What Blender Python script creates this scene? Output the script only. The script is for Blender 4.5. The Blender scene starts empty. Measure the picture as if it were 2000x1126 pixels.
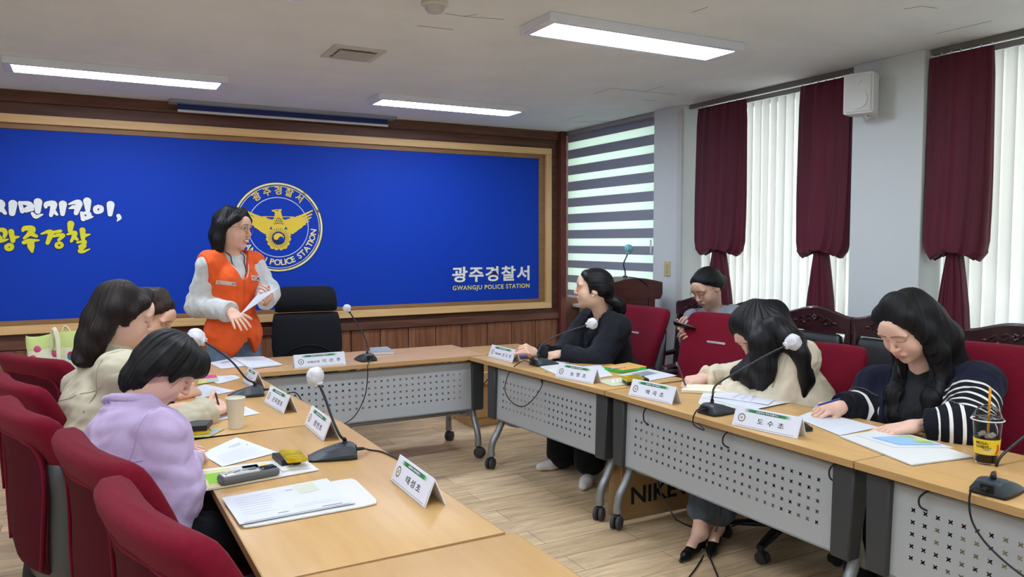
import bpy, bmesh, math, random
import numpy as np
from mathutils import Vector, Matrix
random.seed(7); np.random.seed(7)
S = bpy.context.scene
COL = S.collection
PI = math.pi
def R(d): return math.radians(d)
# ---------------------------------------------------------------- camera, world, exposure
F_PX, YAW, PITCH, ROLL, CAM_H = 1515.65, 0.49984, 0.060449, -0.002022, 1.5
def cam_axes():
    f = Vector((math.sin(YAW)*math.cos(PITCH), math.cos(YAW)*math.cos(PITCH), -math.sin(PITCH)))
    r = Vector((math.cos(YAW), -math.sin(YAW), 0)); u = r.cross(f)
    return (r*math.cos(ROLL)+u*math.sin(ROLL), u*math.cos(ROLL)-r*math.sin(ROLL), f)
RX, UX, FX = cam_axes()
CAM = Vector((0, 0, CAM_H))
cd = bpy.data.cameras.new('camera'); co = bpy.data.objects.new('camera', cd); COL.objects.link(co)
cd.sensor_fit = 'HORIZONTAL'; cd.sensor_width = 36; cd.lens = 36*F_PX/2000; cd.clip_start = .05
m = Matrix((RX, UX, -FX)).transposed().to_4x4(); m.translation = CAM; co.matrix_world = m
S.camera = co
S.view_settings.view_transform = 'Standard'; S.view_settings.look = 'None'
S.view_settings.gamma = 1; S.view_settings.use_curve_mapping = False
S.view_settings.exposure = 0.38
try:
    S.cycles.use_denoising = True; S.cycles.max_bounces = 10; S.cycles.diffuse_bounces = 8; S.cycles.sample_clamp_indirect = 4
except Exception: pass
W = bpy.data.worlds.new('sky'); S.world = W; W.use_nodes = True
wb = W.node_tree.nodes['Background']; wb.inputs[0].default_value = (.97, .99, .98, 1); wb.inputs[1].default_value = 2.6
LAMP = 25.0         # strength of the ceiling light panels
# a measured picture point turned into a place in the room
def ray(px, py): return FX + RX*((px-1000)/F_PX) - UX*((py-563)/F_PX)
def atz(px, py, z): d = ray(px, py); return CAM + d*((z-CAM_H)/d.z)
def aty(px, py, y): d = ray(px, py); return CAM + d*(y/d.y)
def atx(px, py, x): d = ray(px, py); return CAM + d*(x/d.x)
def atd(px, py, dist): return CAM + ray(px, py)*dist
TZ = .72
# ---------------------------------------------------------------- materials
def lin(c):
    o = []
    for v in c:
        v /= 255.0; o.append(v/12.92 if v <= .04045 else ((v+.055)/1.055)**2.4)
    return (*o, 1)
MATS = {}
def M(name, c, rough=.6, metal=0, spec=.5, c2=None, nscale=8, stretch=None, bump=0, bscale=60, trans=0, alpha=1, emit=0, coat=0, sheen=0, ior=1.45, detail=4, sharp=(.35,.65)):
    if name in MATS: return MATS[name]
    m = bpy.data.materials.new(name); m.use_nodes = True
    nt = m.node_tree; b = nt.nodes['Principled BSDF']
    col = lin(c); b.inputs['Base Color'].default_value = col
    b.inputs['Roughness'].default_value = rough; b.inputs['Metallic'].default_value = metal
    b.inputs['Specular IOR Level'].default_value = spec; b.inputs['IOR'].default_value = ior
    b.inputs['Transmission Weight'].default_value = trans; b.inputs['Alpha'].default_value = alpha
    b.inputs['Coat Weight'].default_value = coat; b.inputs['Sheen Weight'].default_value = sheen
    if emit:
        b.inputs['Emission Color'].default_value = col; b.inputs['Emission Strength'].default_value = emit
    tc = None
    if c2 or bump:
        tc = nt.nodes.new('ShaderNodeTexCoord')
        mp = nt.nodes.new('ShaderNodeMapping'); nt.links.new(tc.outputs['Object'], mp.inputs[0])
        if stretch: mp.inputs['Scale'].default_value = stretch
    if c2:
        n = nt.nodes.new('ShaderNodeTexNoise'); n.inputs['Scale'].default_value = nscale; n.inputs['Detail'].default_value = detail
        nt.links.new(mp.outputs[0], n.inputs[0])
        r = nt.nodes.new('ShaderNodeValToRGB'); r.color_ramp.elements[0].position = sharp[0]; r.color_ramp.elements[1].position = sharp[1]
        r.color_ramp.elements[0].color = col; r.color_ramp.elements[1].color = lin(c2)
        nt.links.new(n.outputs[0], r.inputs[0]); nt.links.new(r.outputs[0], b.inputs['Base Color'])
    if bump:
        n = nt.nodes.new('ShaderNodeTexNoise'); n.inputs['Scale'].default_value = bscale; n.inputs['Detail'].default_value = 5
        nt.links.new(mp.outputs[0], n.inputs[0])
        bp = nt.nodes.new('ShaderNodeBump'); bp.inputs['Strength'].default_value = bump; bp.inputs['Distance'].default_value = .01
        nt.links.new(n.outputs[0], bp.inputs['Height']); nt.links.new(bp.outputs[0], b.inputs['Normal'])
    MATS[name] = m; return m
def M_attr(name, rough=.6, bump=0, bscale=60, sub=0, sheen=0, spec=.5):
    """colour from the mesh's own 'Col' attribute"""
    if name in MATS: return MATS[name]
    m = M(name, (200, 200, 200), rough, bump=bump, bscale=bscale, sheen=sheen, spec=spec); nt = m.node_tree
    a = nt.nodes.new('ShaderNodeAttribute'); a.attribute_name = 'Col'
    b = nt.nodes['Principled BSDF']; nt.links.new(a.outputs[0], b.inputs['Base Color'])
    if sub:
        b.inputs['Subsurface Weight'].default_value = sub; b.inputs['Subsurface Radius'].default_value = (.012, .005, .003)
    return m
# ---------------------------------------------------------------- mesh building
def NB(): return bmesh.new()
def _xf(bm, vs, mat):
    if mat is not None: bmesh.ops.transform(bm, matrix=mat, verts=vs)
def box(bm, c, s, rot=None, bev=0, seg=2):
    mt = Matrix.Translation(c) @ (rot.to_4x4() if rot is not None else Matrix()) @ Matrix.Diagonal((*s, 1))
    g = bmesh.ops.create_cube(bm, size=1, matrix=mt)['verts']
    if bev:
        es = list({e for v in g for e in v.link_edges})
        bmesh.ops.bevel(bm, geom=es, offset=bev, segments=seg, profile=.6, affect='EDGES')
    return bm
def loft(bm, rings, cap=True, closed=False):
    vr = [[bm.verts.new(p) for p in r] for r in rings]
    n = len(vr[0])
    for i in range(len(vr) - (0 if closed else 1)):
        a, b = vr[i], vr[(i+1) % len(vr)]
        for j in range(n):
            k = (j+1) % n
            try: bm.faces.new((a[j], a[k], b[k], b[j]))
            except ValueError: pass
    if cap and not closed:
        for r, fl in ((vr[0], True), (vr[-1], False)):
            try: bm.faces.new(r[::-1] if fl else r)
            except ValueError: pass
    return bm
def frames(pts):
    pts = [Vector(p) for p in pts]; T = []
    for i in range(len(pts)):
        a = pts[max(i-1, 0)]; b = pts[min(i+1, len(pts)-1)]; T.append((b-a).normalized())
    up = Vector((0, 0, 1)) if abs(T[0].z) < .9 else Vector((1, 0, 0))
    N = [(up - T[0]*up.dot(T[0])).normalized()]
    for i in range(1, len(pts)):
        v = N[-1] - T[i]*N[-1].dot(T[i]); N.append(v.normalized() if v.length > 1e-6 else N[-1])
    return pts, T, N
def tube(bm, pts, r, n=10, flat=1.0, cap=True):
    pts, T, N = frames(pts)
    rs = r if isinstance(r, (list, tuple)) else [r]*len(pts)
    rings = []
    for p, t, nn, rr in zip(pts, T, N, rs):
        b = t.cross(nn)
        rings.append([p + nn*(math.cos(a)*rr*flat) + b*(math.sin(a)*rr) for a in (2*PI*k/n for k in range(n))])
    return loft(bm, rings, cap)
def smooth_path(pts, n=8):
    """Catmull-Rom through the points"""
    P = [Vector(p) for p in pts]; P = [P[0]*2-P[1]] + P + [P[-1]*2-P[-2]]; o = []
    for i in range(1, len(P)-2):
        for k in range(n):
            t = k/n; a, b, c, d = P[i-1:i+3]
            o.append(.5*((2*b)+(c-a)*t+(2*a-5*b+4*c-d)*t*t+(3*b-a-3*c+d)*t**3))
    o.append(P[-2]); return o
def lathe(bm, prof, n=24, c=(0, 0, 0), rot=None, sx=1, sy=1):
    c = Vector(c); rings = []
    for r, z in prof:
        ring = [Vector((math.cos(2*PI*k/n)*r*sx, math.sin(2*PI*k/n)*r*sy, z)) for k in range(n)]
        rings.append([c + (rot @ p if rot is not None else p) for p in ring])
    return loft(bm, rings)
def ball(bm, c, r, rot=None, u=16, v=10):
    r = (r, r, r) if not isinstance(r, (tuple, list)) else r
    mt = Matrix.Translation(c) @ (rot.to_4x4() if rot is not None else Matrix()) @ Matrix.Diagonal((*r, 1))
    bmesh.ops.create_uvsphere(bm, u_segments=u, v_segments=v, radius=1, matrix=mt); return bm
def prism(bm, poly, h, mat=None):
    """flat polygon in local XY, thickened to z=h"""
    a = [bm.verts.new((x, y, 0)) for x, y in poly]; b = [bm.verts.new((x, y, h)) for x, y in poly]
    n = len(poly)
    bm.faces.new(a[::-1]); bm.faces.new(b)
    for i in range(n): bm.faces.new((a[i], a[(i+1) % n], b[(i+1) % n], b[i]))
    _xf(bm, a+b, mat); return bm
def merge(bm, sub, mi=0, mat=None):
    for f in sub.faces: f.material_index = mi
    if mat is not None: bmesh.ops.transform(sub, matrix=mat, verts=sub.verts)
    t = bpy.data.meshes.new('t'); sub.to_mesh(t); bm.from_mesh(t); bpy.data.meshes.remove(t); sub.free(); return bm
def obj(name, bm, mat, parent=None, ang=40, fix=True, kind=None):
    if fix: bmesh.ops.recalc_face_normals(bm, faces=bm.faces)
    me = bpy.data.meshes.new(name); bm.to_mesh(me); bm.free()
    for mm in (mat if isinstance(mat, (list, tuple)) else [mat]): me.materials.append(mm)
    me.shade_smooth()
    if ang < 180: me.set_sharp_from_angle(angle=R(ang))
    return link(name, me, parent, kind)
def link(name, me, parent=None, kind=None):
    o = bpy.data.objects.new(name, me); COL.objects.link(o)
    if parent is not None: o.parent = parent
    if kind: o['kind'] = kind
    return o
def tag(o, label, cat, group=None):
    o['label'] = label; o['category'] = cat
    if group: o['group'] = group
    return o
def thing(name, label, cat, loc=(0, 0, 0), rz=0, group=None):
    o = bpy.data.objects.new(name, None); COL.objects.link(o); o.empty_display_size = .05
    o.location = loc; o.rotation_euler = (0, 0, rz)
    return tag(o, label, cat, group)
def dup(root, label, loc=None, rz=None, group=None, drop=()):
    r = root.copy(); COL.objects.link(r)
    if loc is not None: r.location = loc
    if rz is not None: r.rotation_euler = (0, 0, rz)
    r['label'] = label
    if group: r['group'] = group
    for ch in root.children:
        if ch.name.split('.')[0] in drop: continue
        c = ch.copy(); COL.objects.link(c); c.parent = r
        for g in ch.children:
            d = g.copy(); COL.objects.link(d); d.parent = c
    return r
def struct(name, bm, mat, ang=40): return obj(name, bm, mat, None, ang, kind='structure')
def text_bm(s, size=1.0, off=0, ext=.0005, spacing=1.0, align='CENTER', sx=1, word=1.0):
    cu = bpy.data.curves.new('t', 'FONT'); cu.body = s; cu.size = size; cu.offset = off; cu.extrude = ext
    cu.align_x = align; cu.align_y = 'CENTER'; cu.space_character = spacing; cu.space_word = word; cu.resolution_u = 3
    ob = bpy.data.objects.new('t', cu); COL.objects.link(ob)
    dg = bpy.context.evaluated_depsgraph_get()
    me = bpy.data.meshes.new_from_object(ob.evaluated_get(dg))
    bm = NB(); bm.from_mesh(me)
    bpy.data.objects.remove(ob); bpy.data.curves.remove(cu); bpy.data.meshes.remove(me)
    if sx != 1: bmesh.ops.scale(bm, vec=(sx, 1, 1), verts=bm.verts)
    return bm
def fit_text(s, w, h, off=0, ext=.0005, spacing=1.0):
    """text scaled to exactly w x h, centred on the origin in XY"""
    bm = text_bm(s, 1, off, .001, spacing)
    xs = [v.co.x for v in bm.verts]; ys = [v.co.y for v in bm.verts]
    cx, cy = (max(xs)+min(xs))/2, (max(ys)+min(ys))/2
    for v in bm.verts:
        v.co.x = (v.co.x-cx)*w/(max(xs)-min(xs)); v.co.y = (v.co.y-cy)*h/(max(ys)-min(ys)); v.co.z *= ext/.001
    return bm
def ribbon(bm, pts, widths, h, mat=None, rot_nib=None):
    """a brush stroke: outline polygon of a polyline with a width per point"""
    P = [Vector((*p, 0)) for p in pts]
    n = len(P)
    ws = widths if isinstance(widths, (list, tuple)) else [widths]*n
    fine = smooth_path(P, 6) if n > 2 else [P[0].lerp(P[1], k/6) for k in range(7)]
    L, Rr = [], []
    for i, p in enumerate(fine):
        t = (fine[min(i+1, len(fine)-1)]-fine[max(i-1, 0)]); t = t.normalized() if t.length > 0 else Vector((1, 0, 0))
        u = i/(len(fine)-1)*(n-1); k = min(int(u), n-2); w = (ws[k]*(1-(u-k))+ws[k+1]*(u-k))/2
        nrm = Vector((-t.y, t.x, 0)); L.append(p+nrm*w); Rr.append(p-nrm*w)
    # rounded ends, and a top that rises slightly along the stroke so that crossings never coincide
    _RB[0] += 1; dz = h*.04*(_RB[0] % 5)
    m_ = len(fine); Lt, Rt, Lb, Rb = [], [], [], []
    for i in range(m_):
        z = h+dz+h*.03*i/m_
        for lst, p, zz in ((Lt, L[i], z), (Rt, Rr[i], z), (Lb, L[i], 0), (Rb, Rr[i], 0)): lst.append(bm.verts.new((p.x, p.y, zz)))
    for i in range(m_-1):
        for q in ((Lt[i], Rt[i], Rt[i+1], Lt[i+1]), (Lb[i], Lt[i], Lt[i+1], Lb[i+1]), (Rt[i], Rb[i], Rb[i+1], Rt[i+1])): bm.faces.new(q)
    new = Lt+Rt+Lb+Rb
    for e, sgn_ in ((0, 1), (m_-1, -1)):
        c = fine[e]; a, b = L[e], Rr[e]; z = h+dz+h*.03*e/m_; d_ = (b-a)
        r_ = d_.length/2; back = (fine[0]-fine[1]) if e == 0 else (fine[-1]-fine[-2]); back.normalize()
        arc = [c+(a-c)*math.cos(q)+back*r_*math.sin(q) for q in (PI*j/6 for j in range(1, 6))]
        tp = [bm.verts.new((p.x, p.y, z)) for p in arc]; bt = [bm.verts.new((p.x, p.y, 0)) for p in arc]; new += tp+bt
        ft = [Lt[e]]+tp+[Rt[e]]; fb = [Lb[e]]+bt+[Rb[e]]
        bm.faces.new(ft)
        for j in range(len(ft)-1): bm.faces.new((ft[j], fb[j], fb[j+1], ft[j+1]))
    _xf(bm, new, mat); return bm
_RB = [0]
# ================================================================= ROOM
X0, X1, Y0, Y1, HC = -3.4, 4.2, -2.6, 6.6, 2.584
XW = 4.42      # plane of the windows
white = M('wall_paint', (206, 212, 212), .8, bump=.04, bscale=120)
ceilm = M('ceiling_paint', (228, 234, 238), .9, c2=(222, 228, 231), nscale=3, bump=.25, bscale=35)
def wood_mat(name, c, c2, stretch, rough=.45, scale=6, bump=.03, spec=.4):
    m = M(name, c, rough, c2=c2, nscale=scale, stretch=stretch, detail=8, bump=bump, bscale=30, spec=spec); return m
woodV = wood_mat('walnut_vertical', (112, 70, 50), (142, 96, 70), (5, 5, .35))
woodH = wood_mat('walnut_horizontal', (86, 54, 43), (112, 73, 57), (.35, 5, 5))
oakH = wood_mat('oak_horizontal', (214, 172, 116), (224, 186, 134), (.3, 6, 6))
oakV = wood_mat('oak_vertical', (204, 164, 114), (216, 178, 128), (6, 6, .3))
# floor: wide vinyl planks running along X
def floor_mat():
    m = M('floor_vinyl', (110, 92, 70), .38, spec=.35); nt = m.node_tree; b = nt.nodes['Principled BSDF']
    tc = nt.nodes.new('ShaderNodeTexCoord')
    br = nt.nodes.new('ShaderNodeTexBrick'); nt.links.new(tc.outputs['Object'], br.inputs[0])
    br.inputs['Scale'].default_value = 1; br.inputs['Brick Width'].default_value = 1.2; br.inputs['Row Height'].default_value = .18
    br.inputs['Mortar Size'].default_value = .0016; br.inputs['Bias'].default_value = 0; br.offset = .37
    br.inputs['Color1'].default_value = lin((228, 203, 166)); br.inputs['Color2'].default_value = lin((206, 181, 145)); br.inputs['Mortar'].default_value = lin((92, 76, 58))
    mp = nt.nodes.new('ShaderNodeMapping'); mp.inputs['Scale'].default_value = (1.1, 9, 1); nt.links.new(tc.outputs['Object'], mp.inputs[0])
    n = nt.nodes.new('ShaderNodeTexNoise'); n.inputs['Scale'].default_value = 2.6; n.inputs['Detail'].default_value = 9; n.inputs['Roughness'].default_value = .62; n.inputs['Distortion'].default_value = .9
    nt.links.new(mp.outputs[0], n.inputs[0])
    r = nt.nodes.new('ShaderNodeValToRGB'); r.color_ramp.elements[0].position = .3; r.color_ramp.elements[1].position = .68
    r.color_ramp.elements[0].color = (.58, .55, .52, 1); r.color_ramp.elements[1].color = (1.12, 1.1, 1.06, 1); nt.links.new(n.outputs[0], r.inputs[0])
    mx = nt.nodes.new('ShaderNodeMix'); mx.data_type = 'RGBA'; mx.blend_type = 'MULTIPLY'; mx.inputs[0].default_value = 1
    nt.links.new(br.outputs[0], mx.inputs[6]); nt.links.new(r.outputs[0], mx.inputs[7]); nt.links.new(mx.outputs[2], b.inputs['Base Color'])
    bp = nt.nodes.new('ShaderNodeBump'); bp.inputs['Strength'].default_value = .12; bp.inputs['Distance'].default_value = .004
    nt.links.new(n.outputs[0], bp.inputs['Height']); nt.links.new(bp.outputs[0], b.inputs['Normal'])
    return m
struct('floor', box(NB(), ((X0+XW+.2)/2, (Y0+Y1)/2, -.05), (XW+.4-X0, Y1-Y0+.2, .1)), floor_mat())
struct('ceiling', box(NB(), ((X0+XW+.2)/2, (Y0+Y1)/2, HC+.05), (XW+.4-X0, Y1-Y0+.2, .1)), ceilm)
struct('wall_left', box(NB(), (X0-.05, (Y0+Y1)/2, HC/2), (.1, Y1-Y0, HC)), white)
struct('wall_rear', box(NB(), ((X0+XW)/2, Y0-.05, HC/2), (XW-X0+.3, .1, HC)), white)
# ceiling board joints and small cracks
bm = NB()
for pts in ([(1160, 183), (1195, 172), (1322, 185)], [(1262, 178), (1296, 168)], [(1828, 66), (1936, 41)], [(1254, 195), (1280, 196)],
            [(868, 26), (905, 32), (985, 38)], [(905, 32), (932, 28)], [(815, 50), (885, 58)], [(1352, 24), (1382, 14)], [(1110, 232), (1140, 226)], [(1120, 238), (1190, 236)], [(1765, 18), (1800, 12), (1830, 16)]):
    tube(bm, [atz(*p, HC-.0006) for p in pts], .0016, 5, .5)
struct('trim_1', bm, M('crack', (92, 90, 84), .9))
# ---------------- back wall: dark boards, planks below
YB = Y1
struct('wall_back', box(NB(), ((X0+XW)/2, YB+.08, HC/2), (XW-X0+.3, .1, HC)), woodH)
bm = NB()      # planks with grooves between them
zr = aty(1092.7, 622.4, YB).z
gx = [aty(px, 645, YB).x for px in (903, 952.7, 1000.5, 1046.7)]; gw = (gx[3]-gx[0])/3
xs = []; x = gx[3]
while x < 4.13: x += gw
xs = [min(x, 4.135)]
while xs[-1] > X0: xs.append((gx[3]+gw*math.floor((xs[-1]-gx[3]-1e-4)/gw)))
for a, b in zip(xs[1:], xs[:-1]):
    box(bm, ((a+b)/2, YB+.02, (zr+.1)/2), (b-a-.008, .03, zr-.1), bev=.003, seg=1)
struct('trim_2', bm, woodV)
bm = NB(); zt = aty(1092.7, 608, YB).z      # rail above the planks
box(bm, ((X0+4.135)/2, YB+.012, (zr+zt)/2+.002), (4.135-X0, .05, zt-zr-.006), bev=.003, seg=1)
struct('trim_3', bm, woodH)
bm = NB(); box(bm, (4.168, YB+.0, HC/2), (.062, .09, HC-.002), bev=.003, seg=1)
struct('trim_4', bm, wood_mat('walnut_post', (92, 48, 42), (104, 56, 48), (6, 6, .4)))
struct('baseboard_back', box(NB(), ((X0+4.13)/2, YB+.012, .05), (4.13-X0, .05, .1), bev=.003, seg=1), woodH)
bm = NB(); box(bm, ((X0+4.13)/2, YB+.012, (HC+2.50)/2), (4.13-X0, .046, HC-2.50-.002), bev=.003, seg=1)
struct('trim_5', bm, woodH)
# ---------------- the blue sign board
bz0, bz1 = aty(1053.6, 582.4, YB).z, aty(1052.5, 309.7, YB).z; bx1 = aty(1053, 450, YB).x
fz0, fz1 = aty(1075, 600.5, YB).z, aty(1075, 290.5, YB).z; fx1 = aty(1075, 450, YB).x
bx0 = -1.45; fx0 = bx0-(fx1-bx1)
print('board', bz0, bz1, bx1, 'frame', fz0, fz1, fx1)
sign = thing('sign_board', 'wide royal blue police station board in a light oak frame on the back wall', 'sign', ((bx0+bx1)/2, YB, fz0))
def local(o, p): return Vector(p)-Vector(o.location)
SL = Vector(sign.location)
bluem = M('sign_blue', (14, 58, 172), .6, spec=.2)
bm = NB(); box(bm, Vector(((bx0+bx1)/2, YB+.018, (bz0+bz1)/2))-SL, (bx1-bx0, .012, bz1-bz0)); obj('panel', bm, bluem, sign)
def frame_bar(bm, horizontal, a0, a1, b0, b1, y0, y1):
    if horizontal: box(bm, Vector(((a0+a1)/2, (y0+y1)/2, (b0+b1)/2))-SL, (a1-a0, y1-y0, b1-b0), bev=.003, seg=1)
    else: box(bm, Vector(((b0+b1)/2, (y0+y1)/2, (a0+a1)/2))-SL, (b1-b0, y1-y0, a1-a0), bev=.003, seg=1)
fi = .052      # face width of the outer band; the inner step sits deeper
for nm, hor, args in (('frame_rail', 1, [(fx0, fx1, fz1-.062, fz1), (fx0, fx1, fz0, fz0+.062)]), ('frame_stile', 0, [(fz0+.062, fz1-.062, fx1-.062, fx1), (fz0+.062, fz1-.062, fx0, fx0+.062)])):
    for a in args:
        bm = NB(); frame_bar(bm, hor, *a, YB-.028, YB+.024); obj(nm, bm, oakH if hor else oakV, sign)
bm = NB()
for a in ((bx0, bx1, bz1, fz1-.062), (bx0, bx1, fz0+.062, bz0)): frame_bar(bm, True, *a, YB+.002, YB+.024)
for a in ((fz0+.062, fz1-.062, bx1, fx1-.062), (fz0+.062, fz1-.062, fx0+.062, bx0)): frame_bar(bm, False, *a, YB+.002, YB+.024)
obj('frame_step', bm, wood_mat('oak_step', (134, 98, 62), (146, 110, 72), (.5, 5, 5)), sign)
YF = YB+.0115      # face of the blue panel
def onboard(px, py): p = aty(px, py, YF); return Vector((p.x, p.z))
MW = Matrix.Rotation(PI/2, 4, 'X')     # XY sheet standing up facing -Y
def place(bm, x, z, y=YF, rot=0):
    bmesh.ops.transform(bm, matrix=Matrix.Translation(Vector((x, y, z))-SL) @ MW @ Matrix.Rotation(rot, 4, 'Z'), verts=bm.verts); return bm
lw = M('letter_white', (232, 234, 236), .5); ly = M('letter_cream', (240, 226, 140), .5); lyy = M('letter_yellow', (214, 208, 40), .5); dark_edge = M('letter_edge', (20, 30, 70), .6)
gold = M('emblem_gold', (226, 196, 60), .45); cream = M('emblem_cream', (236, 224, 150), .5)
# station name, lower right
def board_text(name, s, p0, p1, p2, mat, off):     # p0 left-bottom px, p1 right-bottom px, p2 right-top px
    a, b, c = onboard(*p0), onboard(*p1), onboard(*p2)
    w, h = b.x-a.x, c.y-b.y
    out = place(fit_text(s, w+.012, h+.012, off+.018, .001, 1.12), (a.x+b.x)/2, (b.y+c.y)/2)
    t = place(fit_text(s, w, h, off, .0022, 1.12), (a.x+b.x)/2, (b.y+c.y)/2)
    merge(t, out, 1); obj(name, t, [mat, dark_edge], sign)
board_text('station_name_lettering', '광주경찰서', (883, 553), (1034, 547), (1034, 518), lw, .028)
board_text('station_subtitle_lettering', 'GWANGJU POLICE STATION', (884, 569), (1034, 564), (1034, 553), ly, .012)
# brush-written slogan: strokes in picture points of an enlarged view
def strokes(name, data, mat):
    bm = NB(); eb = NB()
    for pts, ws in data:
        q = [onboard(x/5.927, 330+y/5.927)-Vector((SL.x, SL.z)) for x, y in pts]
        k = .00088
        w = [v*k for v in ws] if isinstance(ws, (list, tuple)) else [ws*k]*len(pts)
        mtx = Matrix.Translation((0, YF-SL.y, 0)) @ MW
        ribbon(bm, [(v.x, v.y) for v in q], w, .003, mtx)
        ribbon(eb, [(v.x, v.y) for v in q], [x+.009 for x in w], .0012, mtx)
    merge(bm, eb, 1); obj(name, bm, [mat, dark_edge], sign, ang=30)
strokes('slogan_lettering', [
    ([(-60, 380), (5, 385), (20, 420), (-30, 500)], [40, 46, 46, 30]), ([(15, 455), (60, 510)], [40, 26]), ([(150, 400), (140, 512)], [62, 44]),
    ([(232, 390), (258, 490)], [30, 32]), ([(230, 388), (330, 400), (355, 440), (290, 480), (380, 468)], [22, 40, 50, 34, 20]), ([(440, 380), (438, 490)], [62, 40]), ([(375, 512), (415, 550), (490, 525)], [24, 34, 14]),
    ([(530, 440), (540, 405), (620, 400), (615, 450), (590, 535)], [24, 40, 50, 44, 28]), ([(612, 478), (660, 525)], [40, 20]), ([(728, 405), (724, 520)], [60, 34]),
    ([(800, 405), (880, 382), (915, 400), (880, 510)], [14, 36, 54, 34]), ([(802, 455), (850, 440), (895, 435)], [12, 34, 30]), ([(1010, 370), (1016, 475)], [62, 36]), ([(945, 505), (965, 575)], [24, 40]), ([(950, 510), (1020, 510), (1030, 545), (1000, 570), (1070, 550)], [18, 36, 40, 28, 16]),
    ([(1140, 430), (1105, 450), (1110, 490), (1140, 500), (1172, 480), (1172, 445), (1135, 430)], [28, 34, 36, 26, 36, 34, 28]), ([(1280, 410), (1274, 522)], [62, 38]), ([(1372, 540), (1382, 565), (1358, 600)], [34, 34, 10])], lw)
strokes('slogan_second_lettering', [
    ([(-30, 705), (40, 705), (62, 740), (50, 785)], [30, 36, 34, 24]), ([(-20, 770), (10, 800)], [30, 24]), ([(-25, 835), (40, 825), (95, 812)], [34, 28, 10]), ([(130, 720), (150, 830)], [40, 34]), ([(150, 795), (222, 782)], [40, 10]), ([(105, 872), (75, 895), (85, 925), (120, 930), (140, 905), (130, 878), (100, 872)], [24, 30, 30, 24, 30, 30, 24]),
    ([(265, 710), (290, 685), (370, 685), (365, 725), (280, 800)], [24, 40, 44, 44, 20]), ([(345, 740), (420, 775)], [40, 26]), ([(275, 850), (340, 830), (450, 822)], [30, 40, 14]), ([(355, 840), (360, 900), (372, 955)], [50, 52, 20]),
    ([(478, 750), (560, 725), (590, 745), (550, 855)], [12, 34, 46, 30]), ([(630, 728), (700, 716)], [24, 26]), ([(620, 780), (665, 765), (735, 765), (680, 820)], [18, 28, 30, 22]), ([(690, 850), (655, 868), (660, 900), (700, 905), (720, 880), (700, 855), (680, 850)], [20, 26, 26, 20, 26, 26, 20]),
    ([(820, 632), (812, 710)], [52, 36]), ([(780, 755), (850, 735), (870, 750), (825, 835)], [16, 34, 36, 22]), ([(855, 780), (895, 815)], [36, 22]), ([(955, 705), (960, 800)], [46, 34]), ([(975, 770), (1040, 755)], [34, 12]), ([(895, 850), (980, 835), (970, 870), (915, 900), (985, 885), (920, 945), (960, 955), (1038, 925)], [18, 28, 30, 22, 28, 28, 26, 10])], lyy)
# emblem
EC = onboard(544, 443.4); er = abs(onboard(544, 355.5).y-onboard(544, 531).y)/2
ex, ez = EC.x, EC.y
def ring(bm, r0, r1, h, n=96):
    for k in range(n):
        a, b = 2*PI*k/n, 2*PI*(k+1)/n
        prism(bm, [(r0*math.cos(a), r0*math.sin(a)), (r1*math.cos(a), r1*math.sin(a)), (r1*math.cos(b), r1*math.sin(b)), (r0*math.cos(b), r0*math.sin(b))], h)
bm = NB(); ring(bm, er*.945, er*.985, .002); sub = NB(); ring(sub, er*.905, er*.918, .002); merge(bm, sub); sub = NB(); ring(sub, er*.985, er*1.0, .0015); merge(bm, sub, 1)
bmesh.ops.remove_doubles(bm, verts=bm.verts, dist=1e-6)
obj('emblem_ring', place(bm, ex, ez), [cream, dark_edge], sign)
bm = NB()
for k in range(150):
    a = 2*PI*k/150
    if .30 < (a/PI) % 2 < .34: pass
    x, y = er*.66*math.cos(a), er*.66*math.sin(a)
    prism(bm, [(x+.0042*math.cos(b), y+.0042*math.sin(b)) for b in (PI*j/3 for j in range(6))], .0018)
obj('emblem_dot', place(bm, ex, ez), lw, sign, kind='stuff')
def arc_text(s, r, a0, a1, size, flip, off, mat, name):
    """letters along an arc from angle a0 to a1 (degrees), spaced by their widths"""
    gl = []
    for ch in s:
        if ch == ' ': gl.append((None, size*.42)); continue
        t = text_bm(ch, size, off, .0012); xs_ = [v.co.x for v in t.verts]; w = max(xs_)-min(xs_)
        bmesh.ops.translate(t, vec=(-(max(xs_)+min(xs_))/2, 0, 0), verts=t.verts); gl.append((t, w))
    tot = sum(w for _, w in gl); gap = (abs(R(a1-a0))*r-tot)/(len(gl)-1); pos = 0; bm = NB(); sg = 1 if a1 > a0 else -1
    for t, w in gl:
        if t is not None:
            a = R(a0)+sg*(pos+w/2)/r; merge(bm, t, 0, Matrix.Translation((r*math.cos(a), r*math.sin(a), 0)) @ Matrix.Rotation(a+PI/2 if flip else a-PI/2, 4, 'Z'))
        pos += w+gap
    obj(name, place(bm, ex, ez), mat, sign)
arc_text('광주경찰서', er*.80, 131, 49, er*.20, False, er*.004, gold, 'emblem_korean_lettering')
arc_text('GWANGJU POLICE STATION', er*.79, 184, 357, er*.185, True, er*.0035, cream, 'emblem_english_lettering')
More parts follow.
